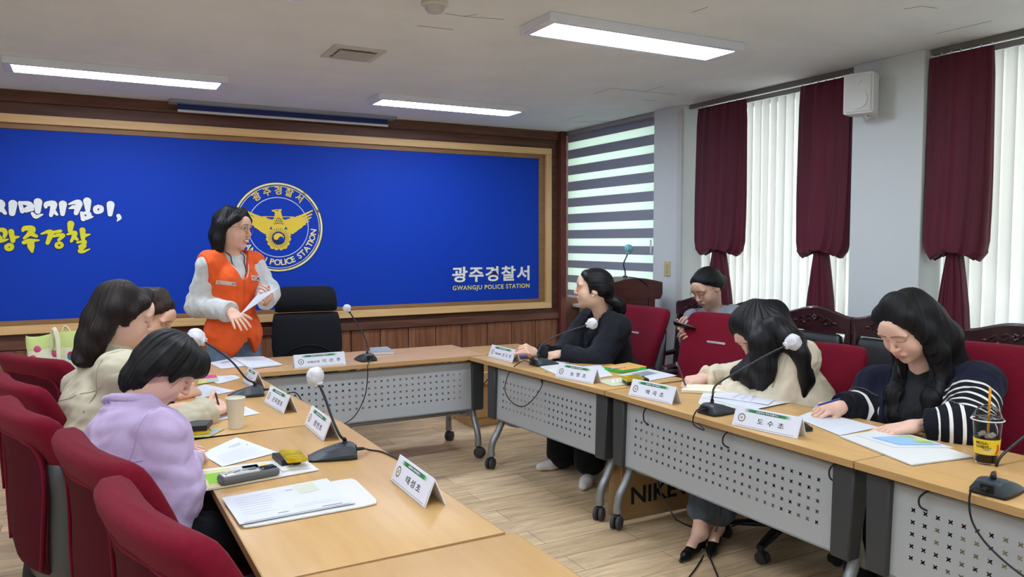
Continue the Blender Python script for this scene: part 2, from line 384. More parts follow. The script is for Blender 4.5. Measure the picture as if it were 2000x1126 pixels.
# eagle with spread wings over a flower with a two-part swirl
def E2(x, y): return ((x-510)/430.0*er, (555-y)/430.0*er)      # picture points of the enlarged emblem
g = NB()
hd = [(455, 408), (448, 392), (470, 390), (490, 384), (545, 382), (535, 400), (540, 430), (552, 470), (580, 520), (575, 560), (510, 585), (445, 560), (440, 520), (468, 470), (478, 430), (476, 412), (462, 405)]
prism(g, [E2(*p) for p in hd], .002)
for sgn in (1, -1):
    def W2(x, y): u, v = E2(x, y); return (u if sgn > 0 else -u, v)
    # covert and flight feathers as overlapping blades
    for (x0, y0, x1, y1, w0, w1) in ((560, 500, 838, 390, 22, 16), (575, 520, 832, 425, 22, 14), (585, 535, 822, 458, 22, 14), (592, 548, 800, 492, 22, 14), (600, 560, 770, 522, 22, 14), (606, 574, 735, 550, 22, 14), (612, 588, 700, 572, 20, 12), (612, 598, 668, 592, 14, 10)):
        xm, ym = (x0+x1)/2, (y0+y1)/2+14
        ribbon(g, [W2(x0, y0), W2(xm, ym), W2(x1, y1)], [w0*1.1/430*er, (w0+8)/430*er, w1/430*er*.7], .002)
    ribbon(g, [W2(545, 480), W2(590, 495), W2(640, 460), W2(665, 466)], [10/430*er, 16/430*er, 12/430*er, 6/430*er], .0026)
    ribbon(g, [W2(545, 455), W2(655, 455)], 7/430*er, .002)
    prism(g, [W2(*p) for p in ([(658, 462), (638, 512), (680, 512)] if sgn > 0 else [(658, 462), (680, 512), (638, 512)])], .0032)
obj('emblem_eagle', place(g, ex, ez), gold, sign, ang=30)
dk = NB()
for sx_, sy_ in ((490, 470), (510, 462), (530, 470), (480, 492), (500, 485), (520, 485), (540, 492), (472, 515), (492, 510), (510, 508), (530, 510), (550, 515)):
    ribbon(dk, [E2(sx_-10, sy_), E2(sx_, sy_+13), E2(sx_+10, sy_)], er*.009, .0034)
ribbon(dk, [E2(488, 397), E2(512, 394)], er*.016, .0034)
obj('emblem_eagle_lines', place(dk, ex, ez), dark_edge, sign, ang=30)
fc = E2(508, 660)
g = NB(); dk = NB()
for k in range(5):
    a0 = PI/2+2*PI*k/5
    for j in (-1, 0, 1):
        a = a0+j*.40; r0, r1 = er*.145, er*(.285 if j == 0 else .275)
        c, s_ = math.cos(a), math.sin(a)
        pts = []
        for t in range(13):
            th = PI*t/12; rr = er*.052*(1 if j == 0 else .95)
            px_, py_ = r1-er*.045+er*.045*math.sin(th), rr*math.cos(th)
            pts.append((px_, py_))
        pts = [(r0, er*.03)]+pts+[(r0, -er*.03)]
        prism(g, [(fc[0]+u*c-v*s_, fc[1]+u*s_+v*c) for u, v in pts], .0024)
    for j in (-1.0, 0, 1.0, -.5, .5):
        a = a0+j*.42
        ribbon(dk, [(fc[0]+er*.13*math.cos(a), fc[1]+er*.13*math.sin(a)), (fc[0]+er*.225*math.cos(a), fc[1]+er*.225*math.sin(a))], er*.008, .0034)
merge(g, dk, 1)
obj('emblem_flower', place(g, ex, ez), [gold, dark_edge], sign, ang=30)
g = NB(); rr = er*.115
def disc(bm, x, y, r, h, a0=0, a1=2*PI, n=32): prism(bm, [(x+r*math.cos(a0+(a1-a0)*k/n), y+r*math.sin(a0+(a1-a0)*k/n)) for k in range(n+(0 if a1-a0 > 6.28 else 1))], h)
sub = NB(); disc(sub, fc[0], fc[1], rr*1.06, .0024); merge(g, sub, 1)
sub = NB(); disc(sub, fc[0], fc[1], rr, .0030, R(-20), R(160)); merge(g, sub, 0)
sub = NB(); disc(sub, fc[0]+rr*.47, fc[1]-rr*.17, rr*.5, .0034); merge(g, sub, 2)
sub = NB(); disc(sub, fc[0]-rr*.47, fc[1]+rr*.17, rr*.5, .0036); merge(g, sub, 0)
obj('emblem_swirl', place(g, ex, ez), [gold, dark_edge, bluem], sign)
# ---------------- right side wall: piers, window bays
def pier(name, y0, y1, x0=X1, x1=XW+.15): struct(name, box(NB(), ((x0+x1)/2, (y0+y1)/2, HC/2), (x1-x0, y1-y0, HC), bev=.004, seg=1), white)
pA0, pA1 = 4.83, 5.20
struct('wall_right', box(NB(), (XW+.09, (Y0+.95)/2, HC/2), (.18, .95-Y0, HC)), white)
pier('wall_right_pier_far', pA0, pA1)
pier('wall_right_pier_middle', 2.80, 3.27)
pier('wall_right_pier_near', .8, 1.10)
bm = NB()
for y0, y1 in ((pA1, Y1+.05), (3.27, pA0), (1.10, 2.80)):
    box(bm, (XW+.07, (y0+y1)/2, .42), (.16, y1-y0, .84)); box(bm, (XW+.02, (y0+y1)/2, .85), (.24, y1-y0, .03), bev=.004, seg=1)
struct('wall_right_sill', bm, M('sill_white', (224, 226, 224), .5))
# slim trunking strip on the pier edge
struct('trim_6', box(NB(), (X1-.006, pA0+.035, HC/2-.01), (.014, .055, HC-.06), bev=.002, seg=1), M('trunking', (196, 198, 196), .5))
glassm = M('window_glass', (235, 245, 245), .05, alpha=.12, spec=.6)
alum = M('window_aluminium', (176, 178, 178), .4, metal=.3)
for i, (y0, y1) in enumerate(((pA1, Y1), (3.27, pA0), (1.10, 2.80))):
    bm = NB(); z0, z1 = .865, HC-.02; xw = XW+.10
    for z in (z0+.02, z1-.02): box(bm, (xw, (y0+y1)/2, z), (.05, y1-y0, .04))
    for y in (y0+.02, (y0+y1)/2, y1-.02): box(bm, (xw, y, (z0+z1)/2), (.05, .04, z1-z0-.08))
    w = struct('window_%d' % (i+1), bm, alum)
    obj('pane', box(NB(), (xw, (y0+y1)/2, (z0+z1)/2), (.006, y1-y0-.05, z1-z0-.05)), glassm, w)
# ---------------- ceiling lights (two rows; the left one of the near row hangs just above the frame)
frame_m = M('light_frame', (226, 230, 242), .4, metal=.2)
def diff_mat():
    m = M('light_diffuser', (229, 240, 255), .5, emit=LAMP); return m
dm = diff_mat()
def clight(x, y, label):
    t = thing('ceiling_light', label, 'light', (x, y, HC), 0, 'long panel lights on the ceiling')
    bm = NB(); L, D, h = 1.25, .30, .045
    box(bm, (0, -D/2+.018, -h/2), (L, .036, h), bev=.003, seg=1); box(bm, (0, D/2-.018, -h/2), (L, .036, h), bev=.003, seg=1)
    for s in (-1, 1): box(bm, (s*(L/2-.022), 0, -h/2), (.044, D-.072, h), bev=.003, seg=1)
    obj('frame', bm, frame_m, t)
    obj('diffuser', box(NB(), (0, 0, -h+.006), (L-.088, D-.072, .01)), dm, t)
    return t
l1 = clight(2.575, 3.335, 'largest ceiling panel light, nearest, high over the right hand tables')
clight(2.52, 5.63, 'ceiling panel light nearest the right end of the blue board')
clight(.22, 5.57, 'ceiling panel light over the blue board\'s slogan, at upper left')
clight(.22, 3.335, 'ceiling panel light just above the picture frame, over the left tables')
for x, y in ((2.575, 1.0), (.22, 1.0), (-2.1, 3.335), (-2.1, 1.0), (.22, -1.2), (2.575, -1.2)):  # extra panels outside the view, added to light the room
    clight(x, y, 'ceiling panel light out of view, added to light the room')
# ---------------- screen case, vent, detector
p0, p1 = atz(342, 203, HC), atz(746, 233, HC)
t = thing('projection_screen', 'rolled up projection screen in the ceiling above the blue board, pale lower bar', 'screen', ((p0.x+p1.x)/2, YB-.09, HC))
w = p1.x-p0.x
obj('case', box(NB(), (0, 0, -.012), (w+.12, .13, .024), bev=.003, seg=1), M('screen_case', (150, 156, 168), .5), t)
obj('fabric', box(NB(), (0, .01, -.045), (w, .012, .045)), M('screen_fabric', (34, 48, 110), .7), t)
bm = NB(); tube(bm, [(-w/2, .01, -.075), (w/2, .01, -.075)], .011, 12); obj('bottom_bar', bm, M('screen_bar', (214, 216, 214), .4), t)
v = atz(690, 103, HC)
t = thing('ceiling_vent', 'square white air vent in the ceiling between the two rows of lights', 'vent', v)
bm = NB(); hv = .15
for a, b, s in ((0, -hv+.02, (2*hv, .04, .012)), (0, hv-.02, (2*hv, .04, .012)), (-hv+.02, 0, (.04, 2*hv-.08, .012)), (hv-.02, 0, (.04, 2*hv-.08, .012))): box(bm, (a, b, -.006), s, bev=.002, seg=1)
ventm = M('vent_white', (200, 197, 190), .6)
obj('rim', bm, ventm, t)
bm = NB(); bmesh.ops.create_cone(bm, cap_ends=True, segments=4, radius1=.150, radius2=.10, depth=.02, matrix=Matrix.Translation((0, 0, -.010)) @ Matrix.Rotation(PI/4, 4, 'Z'))
obj('louvre', bm, M('vent_inner', (178, 175, 168), .7), t)
v = atz(849, 5, HC)
t = thing('smoke_detector', 'round smoke detector at the top edge, on the ceiling left of the largest light', 'detector', v)
obj('base_plate', lathe(NB(), [(0, 0), (.062, 0), (.062, -.012), (.05, -.018), (0, -.018)], 28), ventm, t)
obj('sensor_head', lathe(NB(), [(0, -.018), (.045, -.018), (.045, -.03), (.034, -.044), (0, -.05)], 28), M('detector_grey', (186, 186, 186), .4), t)
# ---------------- zebra roller blind over the far window
t = thing('roller_blind', 'roller blind with broad grey and sheer white stripes beside the blue board', 'blind', (X1+.03, (pA1+Y1)/2, HC))
ya, yb = pA1+.012, Y1-.045
zs = [150+y/6.25 for y in ()]
top = HC-.03; bot = aty(1103, 603, Y1-.05).z
edges = []       # stripe edges measured along the right edge of the blind
for py in (222, 247, 264, 284, 300, 320.5, 336, 357, 373.5, 393, 409, 429.5, 445.5, 464.5, 480.5, 497.5, 513.5, 530, 547, 563, 580, 592): edges.append(atx(1266, py, X1+.03).z)
gb, sb = NB(), NB()
for k in range(len(edges)-1):
    z1_, z0_ = edges[k], edges[k+1]
    box(gb if k % 2 == 0 else sb, (0, 0, (z0_+z1_)/2-HC), (.003, yb-ya, z1_-z0_))
def sheer(name, c, tr):
    m = M(name, c, .9); nt = m.node_tree; b = nt.nodes['Principled BSDF']; out = nt.nodes['Material Output']
    tl = nt.nodes.new('ShaderNodeBsdfTranslucent'); tl.inputs[0].default_value = lin(c)
    mx = nt.nodes.new('ShaderNodeMixShader'); mx.inputs[0].default_value = tr
    nt.links.new(b.outputs[0], mx.inputs[1]); nt.links.new(tl.outputs[0], mx.inputs[2]); nt.links.new(mx.outputs[0], out.inputs[0]); return m
obj('dark_stripe', gb, sheer('blind_grey', (150, 154, 168), .16), t)
obj('sheer_stripe', sb, sheer('blind_sheer', (232, 246, 238), .72), t)
obj('headrail', box(NB(), (0, 0, -.022), (.05, yb-ya+.02, .04), bev=.004, seg=1), M('blind_rail', (150, 152, 152), .5), t)
obj('bottom_bar', box(NB(), (0, 0, edges[-1]-HC-.012), (.016, yb-ya, .022), bev=.003, seg=1), M('blind_bar', (206, 208, 208), .5), t)
zc = atx(1266, 482, X1+.03).z
obj('chain_guard', box(NB(), (-.028, ya-pA1/2-Y1/2+.02, zc-HC), (.012, .016, .12), bev=.003, seg=1), M('blind_bar', (206, 208, 208), .5), t)
# ---------------- vertical blinds, curtain rails, tied curtains
def slat_blind(y0, y1, label):
    t = thing('vertical_blind', label, 'blind', (XW-.02, (y0+y1)/2, HC), 0)
    n = int((y1-y0)/.075); bm = NB(); z0, z1 = .885, HC-.05
    for k in range(n):
        y = y0+(k+.5)*(y1-y0)/n - (y0+y1)/2; a = R(11+random.uniform(-4, 4))
        pts = []
        for j in range(5):
            s = (j/4-.5)*.089; bow = .006*(1-(2*j/4-1)**2)
            pts.append((math.sin(a)*s - bow*math.cos(a), y+math.cos(a)*s+bow*math.sin(a)))
        ring_t = [Vector((p[0], p[1], z1-HC)) for p in pts]; ring_b = [Vector((p[0]+random.uniform(-.004, .004), p[1]+random.uniform(-.004, .004), z0-HC)) for p in pts]
        vt = [bm.verts.new(p) for p in ring_t]; vb = [bm.verts.new(p) for p in ring_b]
        for j in range(4): bm.faces.new((vt[j], vt[j+1], vb[j+1], vb[j]))
    o = obj('slat', bm, sheer('blind_slat', (226, 230, 226), .38), t, fix=False); o['kind'] = 'stuff' if n > 100 else 'thing'
    del o['kind']
    obj('headrail', box(NB(), (0, 0, -.03), (.04, y1-y0, .035), bev=.003, seg=1), M('blind_rail', (150, 152, 152), .5), t)
    bm = NB(); tube(bm, [(.03, -(y1-y0)/2+.05, z0-HC+.03), (.03, (y1-y0)/2-.05, z0-HC+.03)], .0025, 5)
    obj('bead_chain', bm, M('blind_bar', (206, 208, 208), .5), t)
slat_blind(3.29, 4.81, 'white vertical slat blind between the two curtains left of the wall speaker')
slat_blind(1.12, 2.78, 'white vertical slat blind at the right edge, beside the rightmost curtain')
railm = M('curtain_rail', (120, 118, 110), .5, metal=.4)
for y0, y1, lab in ((3.275, 4.82, 'grey metal curtain rail at the ceiling left of the wall speaker'), (1.12, 2.795, 'grey metal curtain rail at the ceiling over the rightmost curtain')):
    bm = NB(); box(bm, (X1+.06, (y0+y1)/2, HC-.018), (.028, y1-y0, .036), bev=.003, seg=1)
    tag(obj('curtain_rail', bm, railm), lab, 'rail')
def curtain_mat():
    m = M('curtain_velvet', (76, 13, 33), .62, spec=.3, sheen=.15, c2=(86, 16, 38), nscale=5, stretch=(1, 1, .2)); return m
cm = curtain_mat()
def curtain(y, w, label, seed):
    """one drape, gathered into a knot half way down, skirt below"""
    rnd = random.Random(seed)
    t = thing('curtain', label, 'curtain', (X1+.045, y, HC), 0, 'burgundy tied curtains')
    h = w/2
    prof = [(h*.96, .022, -.052), (h*.97, .03, -.10), (h*.99, .034, -.2), (h*1.0, .038, -.5), (h*1.0, .046, -.75), (h*.98, .055, -.93), (h*.95, .064, -1.04), (h*.88, .070, -1.11), (h*.74, .072, -1.15), (h*.52, .060, -1.145), (h*.3, .047, -1.10), (h*.15, .042, -1.075),
            (h*.13, .038, -1.11), (h*.20, .044, -1.17), (h*.3, .05, -1.29), (h*.42, .054, -1.45), (h*.50, .058, -1.62), (h*.56, .058, -1.85), (h*.58, .054, -2.0)]
    P2 = []
    for i in range(len(prof)-1):
        for k in range(4):
            u = k/4; P2.append([a+(b-a)*u for a, b in zip(prof[i], prof[i+1])])
    P2.append(list(prof[-1])); n = 120; ph = [rnd.uniform(0, 6.28) for _ in range(6)]
    bm = NB(); rings = []
    for i, (a, b, z) in enumerate(P2):
        ringp = []
        for k in range(n):
            th = 2*PI*k/n; c, s = math.cos(th), math.sin(th)
            gather = 1 if z > -.25 else .75
            ripple = math.sin(13*th+ph[0]+.5*math.sin(3*th+ph[1])+.4*math.sin(z*3+ph[3]))*.5+.3*math.sin(22*th+ph[2]+z*1.3)+.25*math.sin(6*th+ph[4])
            amp = .30*gather
            yy = a*c*(1+.03*ripple); xx = b*abs(s)**.7*(1 if s > 0 else -1)*(1+amp*ripple)
            lift = 0
            if -1.20 < z < -1.03 and i < 44: lift = .06*(abs(c)**2)*(-1) + .012*ripple
            shear = .035*math.sin(2.2*z+ph[5])*(.3 if z > -1.1 else .8)
            ringp.append(Vector((xx, yy+shear*h, z+lift*(a/h))))
        rings.append(ringp)
    loft(bm, rings)
    obj('drape', bm, cm, t, ang=180)
    bm = NB(); pts = [(math.sin(a)*.046, math.cos(a)*h*.17, -1.088+.01*math.sin(2*a)) for a in (2*PI*k/16 for k in range(17))]
    tube(bm, pts, .017, 8); obj('knot', bm, cm, t, ang=180)
    bm = NB()
    for k in range(7): tube(bm, [(0, -h*.9+k*h*.3, -.033), (0.004, -h*.9+k*h*.3, -.07)], .003, 6)
    obj('hook', bm, M('hook_white', (226, 226, 222), .5), t)
curtain((4.72+4.20)/2, .52, 'leftmost burgundy curtain, knotted, above the woman looking at a phone', 1)
curtain((3.71+3.31)/2, .42, 'middle burgundy curtain, knotted, just left of the white wall speaker', 2)
curtain((2.80+2.44)/2, .37, 'rightmost burgundy curtain, knotted, right of the white wall speaker', 3)
# ---------------- speaker and switch
p = atx(1712, 188, X1)
t = thing('wall_speaker', 'white box loudspeaker fixed high on the pier between two windows', 'speaker', (X1, p.y, p.z))
bm = NB(); sw, sh = .165, .235; rt = Matrix.Rotation(R(-20), 3, 'Z')
prism(bm, [(-.085, -.06), (-.085, .06), (-.02, .085), (.075, .085), (.075, -.085), (-.02, -.085)], .235, Matrix.Translation((0, 0, -.117)))
bmesh.ops.bevel(bm, geom=list(bm.edges), offset=.006, segments=2, affect='EDGES')
spw = M('speaker_white', (222, 224, 222), .45)
TR = Matrix.Translation((-.115, .01, 0)) @ Matrix.Rotation(R(18), 4, 'Z') @ Matrix.Rotation(R(180), 4, 'Z')
bmesh.ops.transform(bm, matrix=TR, verts=bm.verts); obj('cabinet', bm, spw, t)
gr = NB(); box(gr, (.079, 0, 0), (.006, .15, .215), bev=.003)
ringb = NB(); lathe(ringb, [(.040, .084), (.058, .084), (.058, .087), (.040, .087)], 28, rot=Matrix.Rotation(PI/2, 3, 'Y'), c=(0, 0, 0))
bmesh.ops.translate(ringb, vec=(0, 0, -.035), verts=ringb.verts); merge(gr, ringb)
tw = NB(); lathe(tw, [(.0, .084), (.018, .084), (.018, .087), (0, .087)], 20, rot=Matrix.Rotation(PI/2, 3, 'Y')); bmesh.ops.translate(tw, vec=(0, 0, .07), verts=tw.verts); merge(gr, tw)
bmesh.ops.transform(gr, matrix=TR, verts=gr.verts); obj('grille', gr, M('speaker_grille', (206, 208, 206), .6), t)
bm = NB(); box(bm, (-.012, .01, -.05), (.024, .05, .16), bev=.003); tube(bm, [(-.02, .01, -.10), (-.07, .01, -.135), (-.10, .01, -.118)], .011, 8); obj('bracket', bm, spw, t)
bm = NB(); tube(bm, smooth_path([(-.012, -.02, .10), (-.008, -.03, .13), (-.006, -.03, HC-p.z-.005)]), .003, 6); obj('cable', bm, M('cable_white', (210, 210, 206), .5), t)
p = atx(1304, 524, X1)
t = thing('light_switch', 'beige double light switch on the white pier near the lectern', 'switch', (X1, p.y, p.z))
beige = M('switch_beige', (206, 190, 140), .45)
obj('plate', box(NB(), (-.005, 0, 0), (.01, .072, .122), bev=.004), beige, t)
for z in (-.022, .022): obj('rocker', box(NB(), (-.012, 0, z), (.006, .028, .036), bev=.002), M('switch_rocker', (190, 176, 128), .4), t)
# ================================================================= TABLES
def table_top_mat(name, c, c2):
    return M(name, c, .33, c2=c2, nscale=5, stretch=(.6, 5, 5), detail=7, sharp=(.3, .75), spec=.45)
beech = table_top_mat('beech_top', (206, 166, 108), (196, 153, 96)); beech_pink = table_top_mat('beech_top_pale', (202, 162, 116), (194, 152, 106))
edgem = M('beech_edge', (196, 160, 108), .45, c2=(176, 138, 88), nscale=9, stretch=(.6, 8, 60), sharp=(.3, .7))
capm = M('table_cap', (58, 61, 64), .5); capm2 = M('table_cap_inner', (92, 95, 97), .45); tubem = M('table_tube', (150, 153, 155), .35, metal=.55)
rubber = M('caster_rubber', (62, 62, 63), .6); casterm = M('caster_body', (44, 45, 47), .5); blackp = M('black_plastic', (24, 25, 27), .45)
def perf_mat():
    """grey painted steel with rows of cross-shaped punched holes"""
    m = M('perforated_steel', (176, 181, 185), .42, metal=.15); nt = m.node_tree; b = nt.nodes['Principled BSDF']; out = nt.nodes['Material Output']
    uv = nt.nodes.new('ShaderNodeUVMap'); uv.uv_map = 'UVMap'
    sp = nt.nodes.new('ShaderNodeSeparateXYZ'); nt.links.new(uv.outputs[0], sp.inputs[0])
    def mth(op, a, b_=None):
        n = nt.nodes.new('ShaderNodeMath'); n.operation = op
        for i, v in enumerate((a, b_)):
            if v is None: continue
            if isinstance(v, (int, float)): n.inputs[i].default_value = v
            else: nt.links.new(v, n.inputs[i])
        return n.outputs[0]
    u, v = sp.outputs[0], sp.outputs[1]        # cells: integer part = hole index, within the hole area v in 0..5, u >= 0
    fu, fv = mth('SUBTRACT', mth('FRACT', u), .5), mth('SUBTRACT', mth('FRACT', v), .5)
    d1, d2 = mth('ABSOLUTE', mth('ADD', fu, fv)), mth('ABSOLUTE', mth('SUBTRACT', fu, fv))
    x = mth('LESS_THAN', mth('MINIMUM', d1, d2), .085); lim = mth('LESS_THAN', mth('MAXIMUM', mth('ABSOLUTE', fu), mth('ABSOLUTE', fv)), .17)
    inside = mth('MULTIPLY', mth('GREATER_THAN', v, 0), mth('LESS_THAN', v, 5)); inu = mth('GREATER_THAN', u, 0)
    at = nt.nodes.new('ShaderNodeAttribute'); at.attribute_name = 'ncol'
    inu2 = mth('LESS_THAN', u, at.outputs['Fac'])
    mask = mth('MULTIPLY', mth('MULTIPLY', x, lim), mth('MULTIPLY', inside, mth('MULTIPLY', inu, inu2)))
    tr = nt.nodes.new('ShaderNodeBsdfTransparent'); mx = nt.nodes.new('ShaderNodeMixShader')
    nt.links.new(mask, mx.inputs[0]); nt.links.new(b.outputs[0], mx.inputs[1]); nt.links.new(tr.outputs[0], mx.inputs[2]); nt.links.new(mx.outputs[0], out.inputs[0]); return m
perfm = perf_mat()
def caster(bm_body, bm_wheel, x, y, ang=0, r=.036):
    rt = Matrix.Rotation(ang, 3, 'Z')
    c = Vector((x, y, r)) + rt @ Vector((.012, 0, 0))
    for s in (-1, 1):
        w = NB(); lathe(w, [(0, -.009), (r*.8, -.011), (r, -.007), (r, .007), (r*.8, .011), (0, .009)], 20, rot=Matrix.Rotation(PI/2, 3, 'X'))
        bmesh.ops.transform(w, matrix=Matrix.Translation(c + rt @ Vector((0, s*.016, 0))) @ rt.to_4x4(), verts=w.verts); merge(bm_wheel, w)
    b = NB(); pr = [(-r*.95, 0), (-r*.8, r*.75), (-r*.1, r*1.05), (r*.55, r*.85), (r*.2, r*.2)]
    prism(b, pr, .014, Matrix.Translation((0, .007, 0)) @ Matrix.Rotation(PI/2, 4, 'X')); bmesh.ops.transform(b, matrix=Matrix.Translation(c) @ rt.to_4x4(), verts=b.verts); merge(bm_body, b)
    tube(bm_body, [(x, y, r*1.7), (x, y, r*2.6)], .016, 12)
def table(label, p_far, p_near, depth, flip, top=beech, inset=(.02, .02), group='training tables on casters', name='folding_table', panel=True):
    """p_far/p_near: ends of the edge that carries the steel panel (front edge, where the name plates stand)"""
    a, b = Vector((*p_far, 0)), Vector((*p_near, 0)); L = (b-a).length; d = (b-a).normalized()
    nrm = Vector((-d.y, d.x, 0))*(1 if flip else -1)       # towards the sitter
    # local X runs far->near, local Y towards the sitter
    t = thing(name, label, 'table', (a+b)/2 + nrm*depth/2, math.atan2(d.y, d.x), group)
    sy = 1 if flip else -1
    def P(x, y, z): return (x, sy*y, z)                    # y: 0 front edge .. depth sitter edge, centred below
    h = depth/2; th = .028
    tp = obj('tabletop', box(NB(), (0, 0, TZ-th/2-.0005), (L-.001, depth, th-.001), bev=.002, seg=2), top, t)
    bm = NB(); box(bm, P(0, -h-.0015, TZ-th/2), (L-.003, .003, th-.002)); box(bm, P(0, h+.0015, TZ-th/2), (L-.003, .003, th-.002))
    for s in (-1, 1): box(bm, P(s*(L/2-.0005), 0, TZ-th/2), (.0008, depth+.002, th-.002))
    obj('edge_band', bm, edgem, tp)
    x0, x1 = -L/2+inset[0], L/2-inset[1]; cw = .095; zt, zb = .662, .345
    if panel:
        bm = NB(); xa, xb = x0+cw-.01, x1-cw+.01; n = 2
        uvl = bm.loops.layers.uv.new('UVMap')
        yf = -h+.045
        vs = [bm.verts.new(P(x, y, z)) for x, y, z in ((xa, yf+.012, zt), (xb, yf+.012, zt), (xb, yf, zb), (xa, yf, zb))]
        f = bm.faces.new(vs); cell = .043; cols = int((xb-xa-.11)/cell); off = ((xb-xa)-cols*cell)/2
        for l, (u, v) in zip(f.loops, ((0, 1), (1, 1), (1, 0), (0, 0))):
            l[uvl].uv = ((u*(xb-xa)-off)/cell, (v*(zt-zb)-.062)/.041)
        me = bpy.data.meshes.new('modesty_panel'); bm.to_mesh(me); bm.free(); me.materials.append(perfm)
        at = me.attributes.new('ncol', 'FLOAT', 'POINT')
        for i in range(4): at.data[i].value = cols
        mp = link('modesty_panel', me, t)
        bm = NB(); box(bm, P((xa+xb)/2, yf+.012, zb-.004), (xb-xa, .028, .01), bev=.003, seg=1); box(bm, P((xa+xb)/2, yf+.022, zt+.004), (xb-xa, .024, .012), bev=.003, seg=1)
        obj('panel_lip', bm, M('panel_lip', (140, 143, 146), .45, metal=.2), mp)
        bm = NB()
        for u in (.12, .5, .88): box(bm, P(xa+(xb-xa)*u, yf+.03, (zt+TZ-th)/2), (.028, .02, TZ-th-zt), bev=.002, seg=1)
        obj('clip', bm, M('clip_white', (206, 206, 200), .5), mp)
    for s, xc in ((-1, x0+cw/2), (1, x1-cw/2)):
        bm = NB(); q = [P(xc-cw/2, -h+.032, zt+.02), P(xc+cw/2, -h+.032, zt+.02), P(xc+cw/2, -h+.13, zt+.02), P(xc-cw/2, -h+.13, zt+.02)]
        q2 = [P(xc-cw/2+.012*(s < 0), -h+.024, zb-.012), P(xc+cw/2-.012*(s > 0), -h+.024, zb-.012), P(xc+cw/2-.012*(s > 0), -h+.09, zb-.012), P(xc-cw/2+.012*(s < 0), -h+.09, zb-.012)]
        loft(bm, [[Vector(v) for v in q], [Vector(v) for v in q2]]); bmesh.ops.bevel(bm, geom=list(bm.edges), offset=.006, segments=1, affect='EDGES')
        cp = obj('end_cap', bm, capm2 if panel and s < 0 and not flip else capm, t)
        # curved tube legs with two casters
        xl = xc + s*(-.005); bb, bw = NB(), NB()
        for e, (y1, out) in enumerate(((-h+.04, -.0), (h-.06, 0))):
            lg = NB()
            if e == 0: pts = [(xl, -h+.12, zt), (xl, -h+.12, .42), (xl, -h+.118, .32), (xl, -h+.08, .235), (xl, -h+.045, .18), (xl, -h+.03, .13), (xl, -h+.03, .085)]
            else: pts = [(xl, -h+.125, .38), (xl, -h+.15, .31), (xl, -h+.22, .27), (xl, h-.16, .24), (xl, h-.08, .215), (xl, h-.052, .17), (xl, h-.05, .085)]
            tube(lg, smooth_path([P(*p) for p in pts], 6), .0225, 12)
            tube(lg, [P(pts[-1][0], pts[-1][1], .105), P(pts[-1][0], pts[-1][1], .083)], .0245, 12)
            lo = obj('leg', lg, tubem, t)
            b1, w1 = NB(), NB(); px_, py_, _ = P(*pts[-1]); caster(b1, w1, px_, py_, R(-60) if e == 0 else R(40))
            merge(b1, w1, 1); obj('caster', b1, [casterm, rubber], lo)
    bm = NB(); tube(bm, [P(x0+cw/2, -h+.15, .62), P(x1-cw/2, -h+.15, .62)], .02, 10); tube(bm, [P(x0+cw/2, 0, .268), P(x1-cw/2, 0, .268)], .016, 10)
    obj('cross_bar', bm, tubem, t)
    return t
tB = table('beech table across the far end, below the blue board', (.60, 4.775), (2.40, 4.765), .59, True, beech_pink, (.02, .0))
table('right hand beech table farthest from the viewer, beside the woman in the black blazer', (2.262, 4.735), (2.360, 3.308), .60, True, inset=(.17, .02))
table('right hand middle beech table, where the woman in the cream jacket writes', (2.361, 3.304), (2.366, 1.802), .60, True)
table('right hand beech table nearest the viewer, with the iced coffee cup on it', (2.367, 1.798), (2.372, .30), .60, True)
table('left hand beech table farthest away, under the pale paper cup', (.834, 4.755), (.940, 3.3005), .625, False)
table('left hand beech table carrying the grey pencil case and an open envelope', (.943, 3.2995), (.962, 1.806), .625, False)
table('left hand beech table at the bottom edge, nearest the viewer', (.985, 1.79), (.985, .30), .625, False)
# ================================================================= RED OFFICE CHAIRS
red = M('red_fabric', (106, 14, 33), .9, c2=(112, 17, 37), nscale=60, bump=.15, bscale=700, sheen=.04, spec=.12)
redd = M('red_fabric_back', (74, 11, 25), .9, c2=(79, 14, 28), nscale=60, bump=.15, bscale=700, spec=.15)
shellm = M('chair_shell', (74, 76, 78), .5); armm = M('chair_arm', (34, 36, 39), .42); chrome = M('chrome', (210, 210, 212), .18, metal=1)
def sring(w, t, y, z, curve, n=28, p=3.2, tilt=0):
    """rounded-rectangle ring in a plane roughly horizontal: width w, thickness t, bent round the sitter by curve"""
    o = []
    for k in range(n):
        th = 2*PI*k/n; c, s = math.cos(th), math.sin(th)
        x = w/2*abs(c)**(2/p)*(1 if c > 0 else -1); yy = t/2*abs(s)**(2/p)*(1 if s > 0 else -1)
        o.append(Vector((x, y+yy+curve*(2*x/w)**2*w*.5, z+tilt*yy)))
    return o
